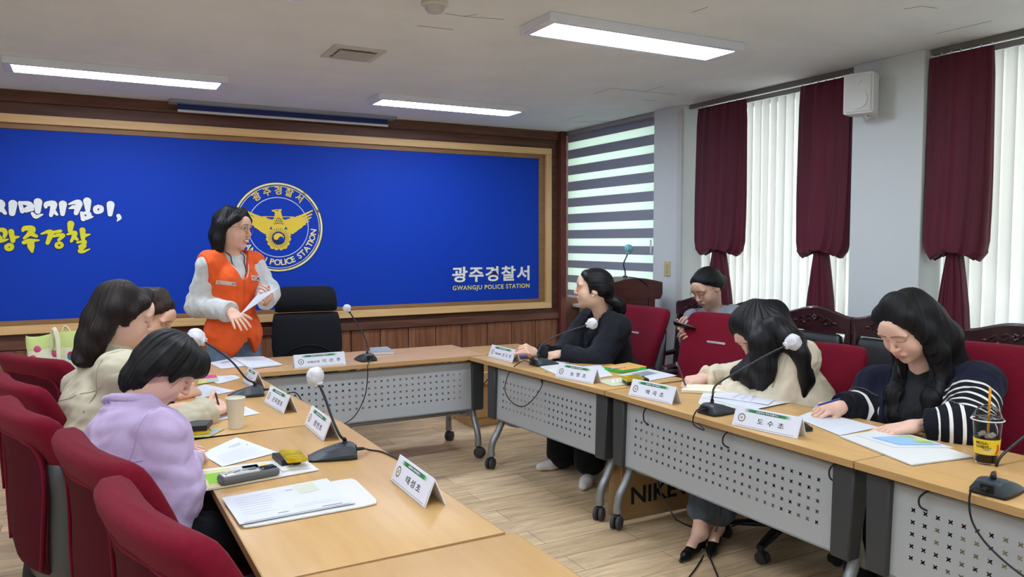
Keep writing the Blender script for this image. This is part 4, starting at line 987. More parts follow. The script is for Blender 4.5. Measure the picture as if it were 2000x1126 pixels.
# ---- heads
def head_frame(yaw, pitch, roll):
    """columns: person's right, face direction, up. yaw: direction of the face in degrees from +X; pitch down positive; roll: tilt to own right"""
    y, p, r = R(yaw), R(pitch), R(roll)
    f = np.array([math.cos(y)*math.cos(p), math.sin(y)*math.cos(p), -math.sin(p)])
    rt = np.array([math.sin(y), -math.cos(y), 0.0]); up = np.cross(rt, f)
    rt2 = rt*math.cos(r)-up*math.sin(r); up2 = up*math.cos(r)+rt*math.sin(r)
    return np.stack([rt2, f, up2], 1)
def build_head(Hc, Fm, hs, neck, tone, eyes='down', mouth='closed', lip=(176, 96, 92), blush=.25, chub=1.0):
    """skin of head and neck: local x right, y face, z up; returns world verts, quads, colours"""
    nb = Fm.T @ (np.array(neck)-Hc)/hs
    v = Vol(.0027)
    v.ell((0, -.014, .034), (.073, .092, .083), k=.02).ell((0, .018, -.02), (.064*chub, .068, .080), k=.03)
    v.ell((0, .030, -.072), (.047*chub, .050, .038), k=.03).ell((0, .066, -.096), (.017*chub, .014, .014), k=.022)
    for s in (-1, 1):
        v.ell((s*.037*chub, .050, -.034), (.025, .028, .028), k=.03)
        v.ell((s*.036, .076, .026), (.024, .010, .008), k=.018)
    v.ell((0, .074, .045), (.045, .022, .035), k=.03)
    for s in (-1, 1): v.ell((s*.032, .100, .012), (.017, .016, .010), k=.012, sub=True)
    for s in (-1, 1): v.ell((s*.031, .0765, .010), (.0165, .0125, .0105), k=.006)
    v.cap((0, .086, .016), (0, .1045, -.022), .0065, .0095, k=.010).ell((0, .104, -.026), (.010, .009, .008), k=.008)
    for s in (-1, 1): v.ell((s*.0115, .0945, -.029), (.0075, .009, .0065), k=.007)
    v.ell((0, .082, -.058), (.026, .012, .014), k=.014)
    op = .0035 if mouth == 'smile' else 0
    v.ell((0, .0925-op*.9, -.0555+op*.4), (.021 if not op else .027, .0075, .0045), k=.004).ell((0, .0915-op*1.1, -.0655-op), (.0175 if not op else .024, .0075, .0055), k=.004)
    for s in (-1, 1):
        v.ell((s*.0725, -.010, -.002), (.009, .021, .031), rot=np.array([[1, 0, 0], [0, .97, .26], [0, -.26, .97]]), k=.006)
        v.ell((s*.0815, -.006, .002), (.004, .011, .018), k=.004, sub=True)
    v.cap((0, -.022, -.05), tuple(nb), .050*min(1.1, 1/hs+.1), .056/hs, k=.035)
    V, Q = v.mesh(1)
    C_ = np.tile(L3(tone), (len(V), 1))
    x, y, z = V.T; front = y > .045
    def paint(mask, c, a=1.0):
        mask = np.clip(mask, 0, 1)[:, None]*a; C_[:] = C_*(1-mask)+L3(c)*mask
    sm = lambda d, w: np.clip(.5-d/w, 0, 1)
    warm = tuple(int(t*k) for t, k in zip(tone, (.99, .86, .84)))
    for s in (-1, 1): paint(np.exp(-(((x-s*.038)/.024)**2+((z+.03)/.02)**2))*front, warm, blush)
    paint(np.exp(-((x/.012)**2+((z+.027)/.010)**2))*(y > .09), warm, .35)
    lipm = sm(np.sqrt((x/(.0235 if not op else .0285))**2+((z+.0605+op*.3)/(.0105+op))**2)-1, .25)*(y > .07)
    paint(lipm, lip, .9)
    if mouth == 'smile': paint(sm(np.sqrt((x/.0235)**2+((z+.0612)/.0048)**2)-1, .3)*(y > .065), (236, 230, 222), 1)
    else: paint(sm(np.abs(z+.0605+.0015*np.cos(x*200))-.0009, .0022)*(np.abs(x) < .021)*(y > .07), (110, 50, 50), .8)
    for s in (-1, 1):
        u = (x-s*.031)*s
        brow = .0335-.9*np.maximum(u, 0)**1.5*2-.06*np.minimum(u, 0)*-1
        paint(sm(np.abs(z-brow)-.0026*(1-np.clip(u/.03, 0, 1)*.6), .0022)*(np.abs(u) < .0235)*front, (44, 34, 32), .85)
        uu = u/.0165
        if eyes == 'down':
            lid = .0045-.005*(1-uu**2)*.9
            paint(sm(np.abs(z-lid)-.0011, .0022)*(np.abs(uu) < 1.05)*front, (26, 18, 18), .95)
            paint(sm(np.abs(z-(lid+.0095))-.0006, .002)*(np.abs(uu) < .9)*front, warm, .5)
        else:
            ht = .0066 if eyes == 'open' else .0052
            vv = (z-.009)/ht; al = sm(np.maximum(np.abs(vv)-(1-uu**2), np.abs(uu)-1), .35)*front
            paint(al, (226, 220, 214), 1)
            gz = {'open': 0.0}.get(eyes, .0)
            paint(al*sm(np.sqrt((uu*1.05-gz)**2+(vv*.45)**2)-.42, .15), (30, 20, 18), 1)
            paint(sm(np.abs(z-(.009+ht*(1-uu**2)))-.0011, .002)*(np.abs(uu) < 1.1)*front, (22, 16, 16), .95)
    return Hc+hs*(V @ Fm.T), Q, C_
# ---- hands: local x towards the thumb, y along the fingers, z out of the back of the hand
def build_hand(wr, fdir, back, side, scale, tone, curl=(.35, .4, .3), fan=.06, thumb=(.8, .55, -.25), curls=None, tcurl=.5, pre=None):
    y = np.array(fdir, float); y /= np.linalg.norm(y); z = np.array(back, float); z -= y*(z @ y); z /= np.linalg.norm(z)
    x = np.cross(y, z)*(1 if side == 'L' else -1)       # right hand seen from its back: thumb on the left of the fingers
    x = -x if side == 'R' else x; x = np.cross(y, z); x = -x if side == 'R' else x
    v = Vol(.0021)
    bx = (.030, .0102, -.0095, -.0285); by = (.084, .088, .084, .076); ln = (1.0, 1.1, 1.02, .8)
    for i in range(4):
        v.cap((bx[i]*.62, .006, 0), (bx[i], by[i], .001), .0135, .0108, k=.016)
    v.cap((.0, -.035, 0), (0, .01, 0), .023, .022, k=.02)
    v.cap((.018, .012, -.008), (.030, .048, -.012), .0145, .012, k=.018)
    tips = []
    for i in range(4):
        c = curls[i] if curls else curl
        p = np.array([bx[i], by[i], .0]); ang = 0; yaw = fan*(1.5-i)
        for j, (l, r0, r1) in enumerate(((.043, .0090, .0079), (.027, .0079, .0071), (.022, .0071, .0058))):
            ang += c[j]; d = np.array([math.sin(yaw)*math.cos(ang), math.cos(yaw)*math.cos(ang), -math.sin(ang)])
            q = p+d*l*ln[i]; v.cap(p, q, r0, r1, k=.0015 if j else .003); p = q
        tips.append(p)
    t0 = np.array([.026, .030, -.010]); d = np.array(thumb, float); d /= np.linalg.norm(d)
    t1 = t0+d*.036; v.cap(t0, t1, .0125, .0105, k=.012)
    d2 = d*(1-tcurl*.5)+np.array([-.25, .6, -.15])*tcurl; d2 /= np.linalg.norm(d2); t2 = t1+d2*.030; v.cap(t1, t2, .0105, .0088, k=.004)
    d3 = d2*(1-tcurl*.3)+np.array([-.2, .5, 0])*tcurl*.6; d3 /= np.linalg.norm(d3); t3 = t2+d3*.022; v.cap(t2, t3, .009, .0068, k=.004)
    V, Q = v.mesh(1)
    C_ = np.tile(L3(tone), (len(V), 1)); knk = tuple(int(t*k) for t, k in zip(tone, (.96, .82, .80)))
    for p in tips+[t3]:
        m = np.exp(-(np.linalg.norm(V-p, axis=1)/.009)**2)[:, None]*.6; C_ = C_*(1-m)+L3((232, 178, 170))*m
    B = np.stack([x, y, z], 1)
    if side == 'R': Q = Q[:, ::-1]
    tw = {k_: np.array(wr)+scale*(B @ q_) for k_, q_ in (('thumb', t3), ('index', tips[0]), ('middle', tips[1]), ('mid', (tips[0]+t3)/2))}
    return np.array(wr)+scale*(V @ B.T), Q, C_, tw
def join(parts):
    Vs, Qs, Cs, o = [], [], [], 0
    for V, Q, C_ in parts: Vs.append(V); Qs.append(Q+o); Cs.append(C_); o += len(V)
    return np.concatenate(Vs), np.concatenate(Qs), np.concatenate(Cs)
A3 = lambda v: np.array(v, float)
class Person:
    def __init__(s, label, P, N, yaw, w=1.0, depth=1.0, sw=.165, tone=(222, 176, 150), floor=None):
        s.P, s.N = A3(P), A3(N); s.up = s.N-s.P; s.L = np.linalg.norm(s.up); s.up /= s.L
        f = A3([math.cos(R(yaw)), math.sin(R(yaw)), 0]); f -= s.up*(f @ s.up); s.fw = f/np.linalg.norm(f); s.rt = np.cross(s.fw, s.up)
        s.B = np.stack([s.rt, s.fw, s.up], 1); s.w, s.dp, s.tone, s.sw = w, depth, tone, sw*w
        s.sh = {'R': s.N-s.up*.068+s.rt*s.sw, 'L': s.N-s.up*.068-s.rt*s.sw}
        s.el, s.wr, s.kn, s.an, s.hp = {}, {}, {}, {}, {}
        s.root = thing('person', label, 'person', (s.P[0], s.P[1], 0)); s.o = A3(s.root.location); s.parts = []
    def loc(s, V): return V-s.o
    def t(s, x, y, z): return s.P+s.rt*x+s.fw*y+s.up*z
    def arm(s, side, el, wr): s.el[side], s.wr[side] = A3(el), A3(wr)
    def leg(s, side, kn, an):
        s.hp[side] = s.P+s.rt*(.085*s.w)*(1 if side == 'R' else -1)-s.up*.02; s.kn[side], s.an[side] = A3(kn), A3(an)
    def torso(s, v, g, bust=.0, neck=True, k=.05):
        w, d = s.w, s.dp; B = s.B
        v.ell(s.P+s.up*.03, (.155*w+g, .115*d+g, .12+g), B, k); v.ell(s.P+s.up*(s.L*.38), (.132*w+g, .100*d+g, .15+g), B, k)
        v.ell(s.N-s.up*.18, (.145*w+g, .100*d+g, .145+g), B, k)
        if bust:
            for q in (-1, 1): v.ell(s.N-s.up*.19+s.rt*q*.072*w+s.fw*.075*d, (.062+g*.6, .052+g*.6, .062+g*.6), B, k)
        for q in ('R', 'L'): v.cap(s.N-s.up*.022, s.sh[q], .036+g, .044+g, k*.7)
    def arms(s, v, g, r=(.050, .042, .036, .030), k=.045, upto=1.0, sides='RL'):
        for q in sides:
            if q not in s.el: continue
            v.cap(s.sh[q], s.el[q], r[0]+g, r[1]+g, k); e = s.el[q]+(s.wr[q]-s.el[q])*upto
            v.cap(s.el[q], e, r[2]+g, r[3]+g, k)
    def legs(s, v, g, r=(.088, .062, .055, .042), k=.04, upto=1.0):
        for q in s.kn:
            v.cap(s.hp[q], s.kn[q], r[0]+g, r[1]+g, k); v.cap(s.kn[q], s.kn[q]+(s.an[q]-s.kn[q])*upto, r[2]+g, r[3]+g, k)
    def cutplane(s, p, n, c=None, rad=None):
        p, n = A3(p), A3(n)/np.linalg.norm(n)
        def fn(X, Y, Z):
            d = (X-p[0])*n[0]+(Y-p[1])*n[1]+(Z-p[2])*n[2]
            if c is not None: d = np.where((X-c[0])**2+(Y-c[1])**2+(Z-c[2])**2 < rad*rad, d, -1)
            return d
        return fn
    def bones(s, g=.05): return [(s.sh[q], s.el[q], s.wr[q], g) for q in s.el]
    def skin(s):
        v = Vol(.009); s.torso(v, -.016); s.arms(v, -.012); s.legs(v, -.014)
        for q in s.an: v.cap(s.an[q], s.an[q]+A3([0, 0, -.02]), .026, .024)
        V, Q = v.mesh(1); s.parts.append((V, Q, np.tile(L3(s.tone), (len(V), 1))))
        V, Q, C_ = join(s.parts); np_mesh('body', s.loc(V), Q, skinm, s.root, C_)
    def head(s, Hc, yaw, pitch, roll=0, hs=1.1, **k):
        s.Hc, s.F, s.hs = A3(Hc), head_frame(yaw, pitch, roll), hs
        s.parts.append(build_head(s.Hc, s.F, hs, s.N-s.up*.02, s.tone, **k))
    def hand(s, side, fdir, back, scale=1.08, **k):
        V, Q, C_, tw = build_hand(s.wr[side], fdir, back, side, scale, s.tone, **k); s.parts.append((V, Q, C_)); return tw
    def hl(s, x, y, z): return s.Hc+s.hs*(s.F @ A3([x, y, z]))
    def hair(s, mat, chains=(), ells=(), line=((.078, .072), (.012, -.01)), shell=(.083, .101, .090), sc=(0, -.014, .038), axis='z', h=.0042, k=.025, cut=True, amp=.0022, post=(), strands=0, name='hair', seed=1, cell=None, cuts=()):
        """line: hairline (y, z) at the forehead and by the ear; chains/ells in world space are added after the hairline is cut"""
        v = Vol(h); hs = s.hs
        v.ell(s.hl(*sc), A3(shell)*hs, s.F, k)
        for c, r in ells: v.ell(s.hl(*c), A3(r)*hs, s.F, k)
        if cut:
            (y1, z1), (y2, z2) = line; n = A3([0, (z1-z2), -(y1-y2)]); n /= np.linalg.norm(n)
            v.cut(s.cutplane(s.hl(0, y1, z1), s.F @ n, s.Hc, .22*hs))
        for ch in chains: v.chain([c[0] for c in ch], [c[1] for c in ch], k)
        for c in cuts: v.cut(c)
        V, Q = v.mesh(3)
        loc = (V-s.Hc) @ s.F/hs
        if axis == 'z': az = np.arctan2(V[:, 0]-s.Hc[0], V[:, 1]-s.Hc[1]); al = V[:, 2]
        elif axis == 'lz': az = np.arctan2(loc[:, 0], loc[:, 1]+.02); al = loc[:, 2]
        else: az = np.arctan2(loc[:, 0], loc[:, 2]-.0); al = loc[:, 1]
        N_ = normals(V, Q)
        d = np.zeros(len(V))
        for i, (f, a) in enumerate(((23, .5), (41, .35), (67, .25))): d += a*np.sin(az*f+.7*np.sin(al*6+i)+_PH[i+seed])
        V = V+N_*(amp*d)[:, None]
        ho = np_mesh(name, s.loc(V), Q, mat, s.root, None, np.stack([az/1.2, al, al*0], 1))
        return ho
    def strands(s, mat, paths, r=.0016, name='hair_strand'):
        bm = NB()
        for p in paths: tube(bm, [Vector(s.loc(A3(q))) for q in smooth_path([Vector(x) for x in p], 5)], r, 5)
        o = obj(name, bm, mat, s.root, ang=180); o['kind'] = 'stuff'; return o
    def garment(s, name, mat, v, amp=.004, wl=.10, famp=.005, fwl=.055, seed=0, col=None, smooth=1, parent=None):
        V, Q = v.mesh(smooth); N_ = normals(V, Q)
        d = amp*wob(V, wl, seed)+amp*.5*wob(V, wl*.45, seed+2)+(folds(V, s.bones(), famp, fwl, seed) if famp else 0)
        V0 = V; V = V+N_*d[:, None]
        return np_mesh(name, s.loc(V), Q, mat, parent or s.root, col(V0) if col else None)
    def shoe(s, name, mat, an, fdir, sole=None, L=.24, w=.042):
        f = A3(fdir); f[2] = 0; f /= np.linalg.norm(f); a = A3(an)
        base = A3([a[0], a[1], 0])
        v = Vol(.005); v.cap(base-f*.045+A3([0, 0, .045]), base+f*.09+A3([0, 0, .036]), .040, .034, .03); v.cap(base+f*.09+A3([0, 0, .034]), base+f*(L-.09)+A3([0, 0, .028]), .036, .027, .03)
        v.cap(base-f*.04+A3([0, 0, .06]), base-f*.035+A3([0, 0, .085]), .036, .036, .02); v.cut(lambda X, Y, Z: .004-Z); v.cut(lambda X, Y, Z: Z-.092)
        V, Q = v.mesh(1); return np_mesh(name, s.loc(V), Q, mat, s.root)
def seam(p, g, pts, inward, mat, r=.0018):
    """a stitched seam: points pushed along 'inward' (one vector, or one per point) until they meet the cloth"""
    from mathutils.bvhtree import BVHTree
    me = g.data; T = BVHTree.FromPolygons([v.co for v in me.vertices], [tuple(q.vertices) for q in me.polygons]); out = []
    for i, q in enumerate(pts):
        d = Vector(inward[i] if isinstance(inward, list) else inward).normalized(); h = T.ray_cast(Vector(p.loc(A3(q)))-d*.25, d)
        if h[0] is not None: out.append(h[0]-d*.0004)
    if len(out) > 2:
        bm = NB(); tube(bm, out, r, 5); return obj('seam', bm, mat, g, ang=180)
def armhole(p, g, q, mat, r=.0018):
    a = A3(p.el[q]-p.sh[q]); a /= np.linalg.norm(a); s_ = p.rt if q == 'R' else -p.rt
    a = a*.35+s_*.9; a /= np.linalg.norm(a); e1 = np.cross(a, p.fw); e1 /= np.linalg.norm(e1); e2 = np.cross(a, e1); c = p.sh[q]-s_*.012-p.up*.02
    seam(p, g, [c for k in range(25)], [-(e1*math.cos(t)+e2*math.sin(t)) for t in (2*PI*k/24-PI*.05 for k in range(25))], mat, r)
def pd(px, py, d): return A3(atd(px, py, d))
# ================================================================= THE EIGHT WOMEN
black_hair = hair_mat('hair_black', (8, 8, 10), (20, 19, 22)); brown_hair = hair_mat('hair_dark_brown', (18, 13, 12), (44, 31, 28)); warm_hair = hair_mat('hair_warm_brown', (26, 17, 14), (62, 42, 33))
denim = cloth('denim', (92, 112, 138), (112, 132, 156), .9, .2, 500); darkcl = cloth('trouser_black', (18, 20, 26), (24, 26, 32), .9)
shoe_white = M('sneaker_white', (214, 212, 206), .6, bump=.1, bscale=200); shoe_black = M('shoe_black', (14, 14, 15), .28)
glass_rim = M('glasses_rim', (150, 132, 100), .3, metal=.9)
def sit_legs(p, spread=.09, knee=.44, shin=.0, kz=.47, ang=0, kz2=None):
    for q, sg in (('R', 1), ('L', -1)):
        f = A3([p.fw[0], p.fw[1], 0]); f /= np.linalg.norm(f); r = A3([f[1], -f[0], 0])
        k = A3([p.P[0], p.P[1], 0])+f*knee+r*sg*spread; k[2] = kz
        a = k+f*shin; a[2] = .09; p.leg(q, k, a)
def glasses(p, rx=.022, rz=.019, mat=None):
    bm = NB()
    for s in (-1, 1):
        tube(bm, [Vector(p.loc(p.hl(s*.032+rx*math.cos(a), .101-.006*abs(math.cos(a)), .006+rz*math.sin(a)))) for a in (2*PI*k/24 for k in range(25))], .0016, 6)
        tube(bm, [Vector(p.loc(p.hl(*c))) for c in ((s*.054, .096, .010), (s*.078, .06, .014), (s*.082, .0, .012))], .0014, 6)
    tube(bm, [Vector(p.loc(p.hl(x, .103, .010+.003*math.cos(x*200)))) for x in (-.011, 0, .011)], .0014, 6)
    obj('glasses', bm, mat or glass_rim, p.root, ang=180)
def trousers(p, mat, g=.012, hem=1.0, name='trousers', r=(.092, .070, .062, .056), waist=.13, amp=.003):
    v = Vol(.0085); v.ell(p.P+p.up*.03, (.155*p.w+g, .115*p.dp+g, .12+g), p.B, .05); p.legs(v, g, r, upto=hem); v.cut(p.cutplane(p.P+p.up*waist, p.up))
    return p.garment(name, mat, v, amp, .12, 0)
def collar_ring(v, c, rt, fw, up, rx, ry, h0, h1, r=.010, gap=40, n=22, lean=.0, k=.006, flare=.0):
    """stand-up band round the neck, open in front by gap degrees"""
    pts = []
    for i in range(n+1):
        a = R(90+gap/2+(360-gap)*i/n); co, si = math.cos(a), math.sin(a)
        pts.append((co, si))
    for i in range(n):
        for hh, fl in ((h0, 0), ((h0+h1)/2, flare*.5), (h1, flare)):
            a, b = pts[i], pts[i+1]
            A = c+rt*a[0]*(rx+fl)+fw*a[1]*(ry+fl)+up*(hh-lean*a[1]); B_ = c+rt*b[0]*(rx+fl)+fw*b[1]*(ry+fl)+up*(hh-lean*b[1]); v.cap(A, B_, r, r, k)
# ---------------------------------------------------------------- 1: standing speaker in an orange vest
p = Person('woman standing in an orange vest and pale sweatshirt, smiling, holding a folded sheet', pd(455, 652, 5.42), pd(452, 494, 5.40), -66, w=1.0, sw=.17, tone=(222, 178, 154))
p1 = p
p.arm('R', pd(386, 596, 5.34), pd(452, 609, 5.14)); p.arm('L', pd(524, 572, 5.50), pd(519, 588, 5.24))
f = A3([math.cos(R(-66)), math.sin(R(-66)), 0]); r_ = A3([f[1], -f[0], 0])
for q, sg in (('R', 1), ('L', -1)): b = A3([p.P[0], p.P[1], 0])+r_*sg*.10; p.leg(q, b+A3([0, 0, .49])+f*.02, b+A3([0, 0, .09]))
p.head(pd(456, 448, 5.37), -38, 4, -4, hs=1.17, eyes='narrow', mouth='smile', lip=(186, 92, 88))
h1 = p.hand('R', pd(478, 640, 5.0)-p.wr['R'], A3([-.15, -.55, .85]), 1.12, curl=(.12, .2, .15), fan=.10, thumb=(.75, .6, -.1))
h1b = p.hand('L', pd(532, 576, 5.08)-p.wr['L'], A3([.75, -.35, -.55]), 1.10, curl=(.75, .75, .5), thumb=(.55, .8, -.5))
v = Vol(.007); p.torso(v, .018, bust=1); p.arms(v, .018, (.056, .058, .056, .046)); v.cut(p.cutplane(p.N+p.up*.002, p.up+p.fw*.35, p.N, .13))
for q in 'RL': v.cut(p.cutplane(p.wr[q]-(p.wr[q]-p.el[q])*.02, p.wr[q]-p.el[q], p.wr[q], .10))
sweat = cloth('sweatshirt_pale', (206, 208, 206), (198, 200, 199), .9)
swt = p.garment('sweatshirt', sweat, v, .005, .12, .006, .075, 1)
v = Vol(.0065); p.torso(v, .034, bust=1)
v.ell(p.P-p.up*.02, (.195, .165, .20), p.B, .06)
for q in 'RL': v.cap(p.sh[q]+p.up*.006, p.sh[q]-p.up*.06+(p.rt if q == 'R' else -p.rt)*.016, .076, .072, .03)
def vneck(X, Y, Z):
    x, y, z = X-p1.N[0], Y-p1.N[1], Z-p1.N[2]
    a = x*p1.rt[0]+y*p1.rt[1]+z*p1.rt[2]; b = x*p1.fw[0]+y*p1.fw[1]+z*p1.fw[2]; c = x*p1.up[0]+y*p1.up[1]+z*p1.up[2]
    front = np.where(b > -.02, 1, -1); w = .02+(c+.165)*.46
    d = np.minimum(np.minimum(w-np.abs(a), b+.02), c+.18)       # inside the V when positive
    ring = np.minimum(.078-np.sqrt(a*a+(b+.005)**2*.8), c+.09)
    return np.maximum(d, ring)
v.cut(vneck)
def vhem(X, Y, Z):
    x, y, z = X-p1.P[0], Y-p1.P[1], Z-p1.P[2]
    a = x*p1.rt[0]+y*p1.rt[1]; b = x*p1.fw[0]+y*p1.fw[1]; c = z
    split = np.minimum(np.minimum(.014+np.maximum(-c-.02, 0)*.55-np.abs(a+.012), b-.02), -c-.02)
    return np.maximum(-(c+.165)+.16*np.maximum(.07-np.abs(a+.012), 0)*(b > 0), split)
v.cut(vhem)
for q in 'RL': v.cut(p.cutplane(p.sh[q]+(p.rt if q == 'R' else -p.rt)*.052, (p.rt if q == 'R' else -p.rt)*1.0-p.up*.22, p.sh[q], .24))
orange = cloth('vest_orange', (238, 98, 42), (230, 90, 38), .75, .06, 60)
vest = p.garment('vest', orange, v, .0035, .11, 0, seed=2)
# trims and patches on the vest
bm = NB(); fr = lambda x, y, z: Vector(p.loc(p.N+p.rt*x+p.fw*y+p.up*z))
def surf_front(bvh_obj, x, z, off=.002):
    """point on the garment's front surface, seen along its own facing direction"""
    from mathutils.bvhtree import BVHTree
    key = bvh_obj.name
    if key not in _BV:
        me = bvh_obj.data; _BV[key] = BVHTree.FromPolygons([v_.co for v_ in me.vertices], [tuple(q_.vertices) for q_ in me.polygons])
    o_ = fr(x, .24, z); hit = _BV[key].ray_cast(o_, -Vector(p.fw))
    return (hit[0]+Vector(p.fw)*off) if hit[0] is not None else fr(x, .16, z)
_BV = {}
bm = NB(); tube(bm, [surf_front(vest, -.006+.006*math.sin(k), -.185-.022*k, .001) for k in range(17)], .0032, 6); obj('zipper', bm, M('zip_orange', (206, 84, 40), .5), vest, ang=180)
bm = NB()
for s in (-1, 1): tube(bm, smooth_path([surf_front(vest, s*(.024+(z+.165)*.48), z, .001) for z in (-.172, -.14, -.11, -.08)], 4), .0028, 6)
obj('piping', bm, M('piping_white', (236, 224, 214), .6), vest, ang=180)
def patch(name, x, z, w, h, tilt, marks):
    """small cloth label lying on the vest"""
    bm = NB(); g = [[surf_front(vest, x+(i/5-.5)*w, z+(j/2-.5)*h+tilt*(i/5-.5)*w, .007) for i in range(6)] for j in range(3)]
    vv = [[bm.verts.new(q_) for q_ in row] for row in g]
    for j in range(2):
        for i in range(5): bm.faces.new((vv[j][i], vv[j][i+1], vv[j+1][i+1], vv[j+1][i]))
    bmesh.ops.solidify(bm, geom=list(bm.faces), thickness=.0015)
    def at(u, v_): return surf_front(vest, x+u*w, z+v_*h+tilt*u*w, .0092)
    for mi, (pts, rr) in enumerate(marks['dark']):
        sb = NB(); tube(sb, [at(*q_) for q_ in pts], rr, 5); merge(bm, sb, 1)
    for (u, v_, rr, mi) in marks.get('dots', ()):
        sb = NB(); ball(sb, at(u, v_), rr, u=10, v=6); merge(bm, sb, mi)
    obj(name, bm, [M('patch_white', (236, 232, 226), .7), M('patch_ink', (36, 34, 48), .6), M('patch_red', (190, 40, 60), .6), M('patch_blue', (40, 60, 130), .6)], vest, ang=60)
patch('name_patch', .118, -.205, .105, .026, .16, {'dark': [([(-.28, .1), (.45, .05)], .0022), ([(-.28, -.2), (.40, -.2)], .0012), ([(-.44, .0), (-.40, .3), (-.34, .1), (-.38, -.2)], .0016)]})
patch('flag_patch', -.090, -.175, .082, .036, .12, {'dark': [([(-.44, .34), (-.36, .20)], .0016), ([(.05, .34), (-.03, .2)], .0016), ([(-.44, -.34), (-.36, -.2)], .0016), ([(.05, -.34), (-.03, -.2)], .0016), ([(.16, .1), (.42, .1)], .001), ([(.16, -.05), (.40, -.05)], .001)], 'dots': [(-.19, .07, .0058, 2), (-.19, -.09, .0058, 3)]})
bm = NB()
for s, e in ((1, (.030, -.24)), (-1, (-.055, -.17))): tube(bm, smooth_path([fr(s*.055, .005, .012), fr(s*.053, .07, -.02), surf_front(swt, s*.048, -.07, .002), surf_front(swt, s*.036, -.12, .002), surf_front(swt, s*.022, -.165, .002)], 5), .0048, 6, .5)
obj('lanyard', bm, M('lanyard', (52, 54, 58), .6), p.root, ang=180)
trousers(p, denim, .012, .98, 'jeans', (.096, .076, .066, .062))
for q in 'RL': p.shoe('shoe', shoe_white, p.an[q], f)
glasses(p, .021, .018)
hl = p.hl
p.hair(black_hair, chains=[[(hl(s*.04, -.02, .095), .05), (hl(s*.078, -.03, .02), .042), (hl(s*.082, -.04, -.07), .036), (hl(s*.076, -.035 if s > 0 else -.02, -.125), .030)] for s in (1, -1)] + [[(hl(0, -.07, .05), .075), (hl(0, -.085, -.04), .07), (hl(.0, -.075, -.12), .055)], [(hl(-.02, .045, .105), .03), (hl(-.062, .055, .06), .024), (hl(-.078, .035, 0), .022)], [(hl(.0, .04, .105), .03), (hl(.058, .05, .07), .022), (hl(.078, .012, .03), .02)]], line=((.088, .088), (.03, .03)), cuts=[p.cutplane(hl(0, 0, -.150), -p.F[:, 2], None, None)], amp=.0016)
# ---------------------------------------------------------------- 2: far left, brown hair
p2 = p = Person('woman with warm brown hair, mostly hidden behind the woman in the beige jacket', pd(238, 858, 3.72), pd(272, 690, 3.86), 18, w=.98, tone=(214, 166, 138))
p.arm('R', pd(298, 790, 3.72), pd(358, 770, 3.88)); p.arm('L', p.sh['L']+p.fw*.16-p.up*.22, pd(375, 752, 4.1)); sit_legs(p)
p.head(pd(298, 618, 3.88), -30, 30, 4, hs=1.0, eyes='open', mouth='closed')
p.hand('R', pd(400, 757, 4.02)-p.wr['R'], A3([-.1, -.5, .8]), 1.05, curl=(.9, .9, .6), thumb=(.5, .8, -.3))
v = Vol(.008); p.torso(v, .016, bust=1); p.arms(v, .012, upto=.35); v.cut(p.cutplane(p.N+p.up*.02, p.up, p.N, .12))
p.garment('blouse', cloth('blouse_black', (20, 21, 26)), v, .004, .1, .004)
trousers(p, darkcl)
for q in 'RL': p.shoe('shoe', shoe_black, p.an[q], p.fw)
hl = p.hl
p.hair(warm_hair, chains=[[(hl(s*.04, -.03, .09), .05), (hl(s*.076, -.04, .0), .032), (hl(s*.082, -.06, -.10), .03), (hl(s*.075, -.06, -.18), .026)] for s in (1, -1)]+[[(hl(0, -.07, .05), .07), (hl(0, -.09, -.08), .062), (hl(0, -.08, -.18), .045)], [(hl(.0, .035, .10), .020), (hl(.05, .030, .075), .016), (hl(.072, .0, .03), .012)], [(hl(.0, .035, .10), .020), (hl(-.05, .030, .075), .016), (hl(-.072, .0, .03), .012)]], line=((.075, .085), (.005, .02)), seed=2)
# ---------------------------------------------------------------- 3: beige jacket
p = Person('woman in a beige jacket with long dark brown hair, writing, seen in profile', pd(178, 935, 2.98), pd(208, 712, 3.12), 20, w=1.0, depth=1.0, tone=(222, 180, 158)); p3 = p
p.arm('R', pd(300, 850, 3.10), pd(408, 806, 3.40)); p.arm('L', p.sh['L']+p.fw*.20-p.up*.26, pd(352, 796, 3.66)); sit_legs(p)
p.head(pd(243, 619, 3.12), 0, 16, 2, hs=1.03, eyes='down', mouth='closed', lip=(176, 84, 88))
tw3 = p.hand('R', pd(440, 786, 3.50)-p.wr['R'], A3([-.2, -.75, .5]), 1.06, curl=(.8, .8, .5), thumb=(.5, .75, .35), tcurl=.2)
p.hand('L', pd(410, 790, 3.72)-p.wr['L'], A3([.1, -.15, 1]), 1.04, curl=(.2, .25, .2))
v = Vol(.0075); p.torso(v, .040); v.ell(p.P-p.up*.0, (.21, .17, .17), p.B, .06); p.arms(v, .024, (.062, .060, .056, .046)); v.cut(p.cutplane(p.P-p.up*.10, -p.up, p.P, .4)); v.cut(p.cutplane(p.N+p.up*.045, p.up-p.fw*.2, p.N, .12))
v.cut(p.cutplane(p.wr['R']-(p.wr['R']-p.el['R'])*.06, p.wr['R']-p.el['R'], p.wr['R'], .10)); v.cut(p.cutplane(p.el['L']+(p.wr['L']-p.el['L'])*.45, p.wr['L']-p.el['L'], p.wr['L'], .22))
collar_ring(v, p.N+p.up*.0, p.rt, p.fw, p.up, .088, .082, .01, .055, .010, 70, flare=.012)
collar_ring(v, p.N+p.up*.03, p.rt, p.fw, p.up, .10, .095, -.05, .012, .009, 70, flare=-.02)
beige = cloth('jacket_beige', (196, 188, 164), (188, 180, 156), .85, .14, 300)
g_ = p.garment('jacket', beige, v, .006, .11, .012, .07, 3); sm_ = cloth('seam_beige', (178, 170, 147))
for q in 'RL': armhole(p, g_, q, sm_, .0022)
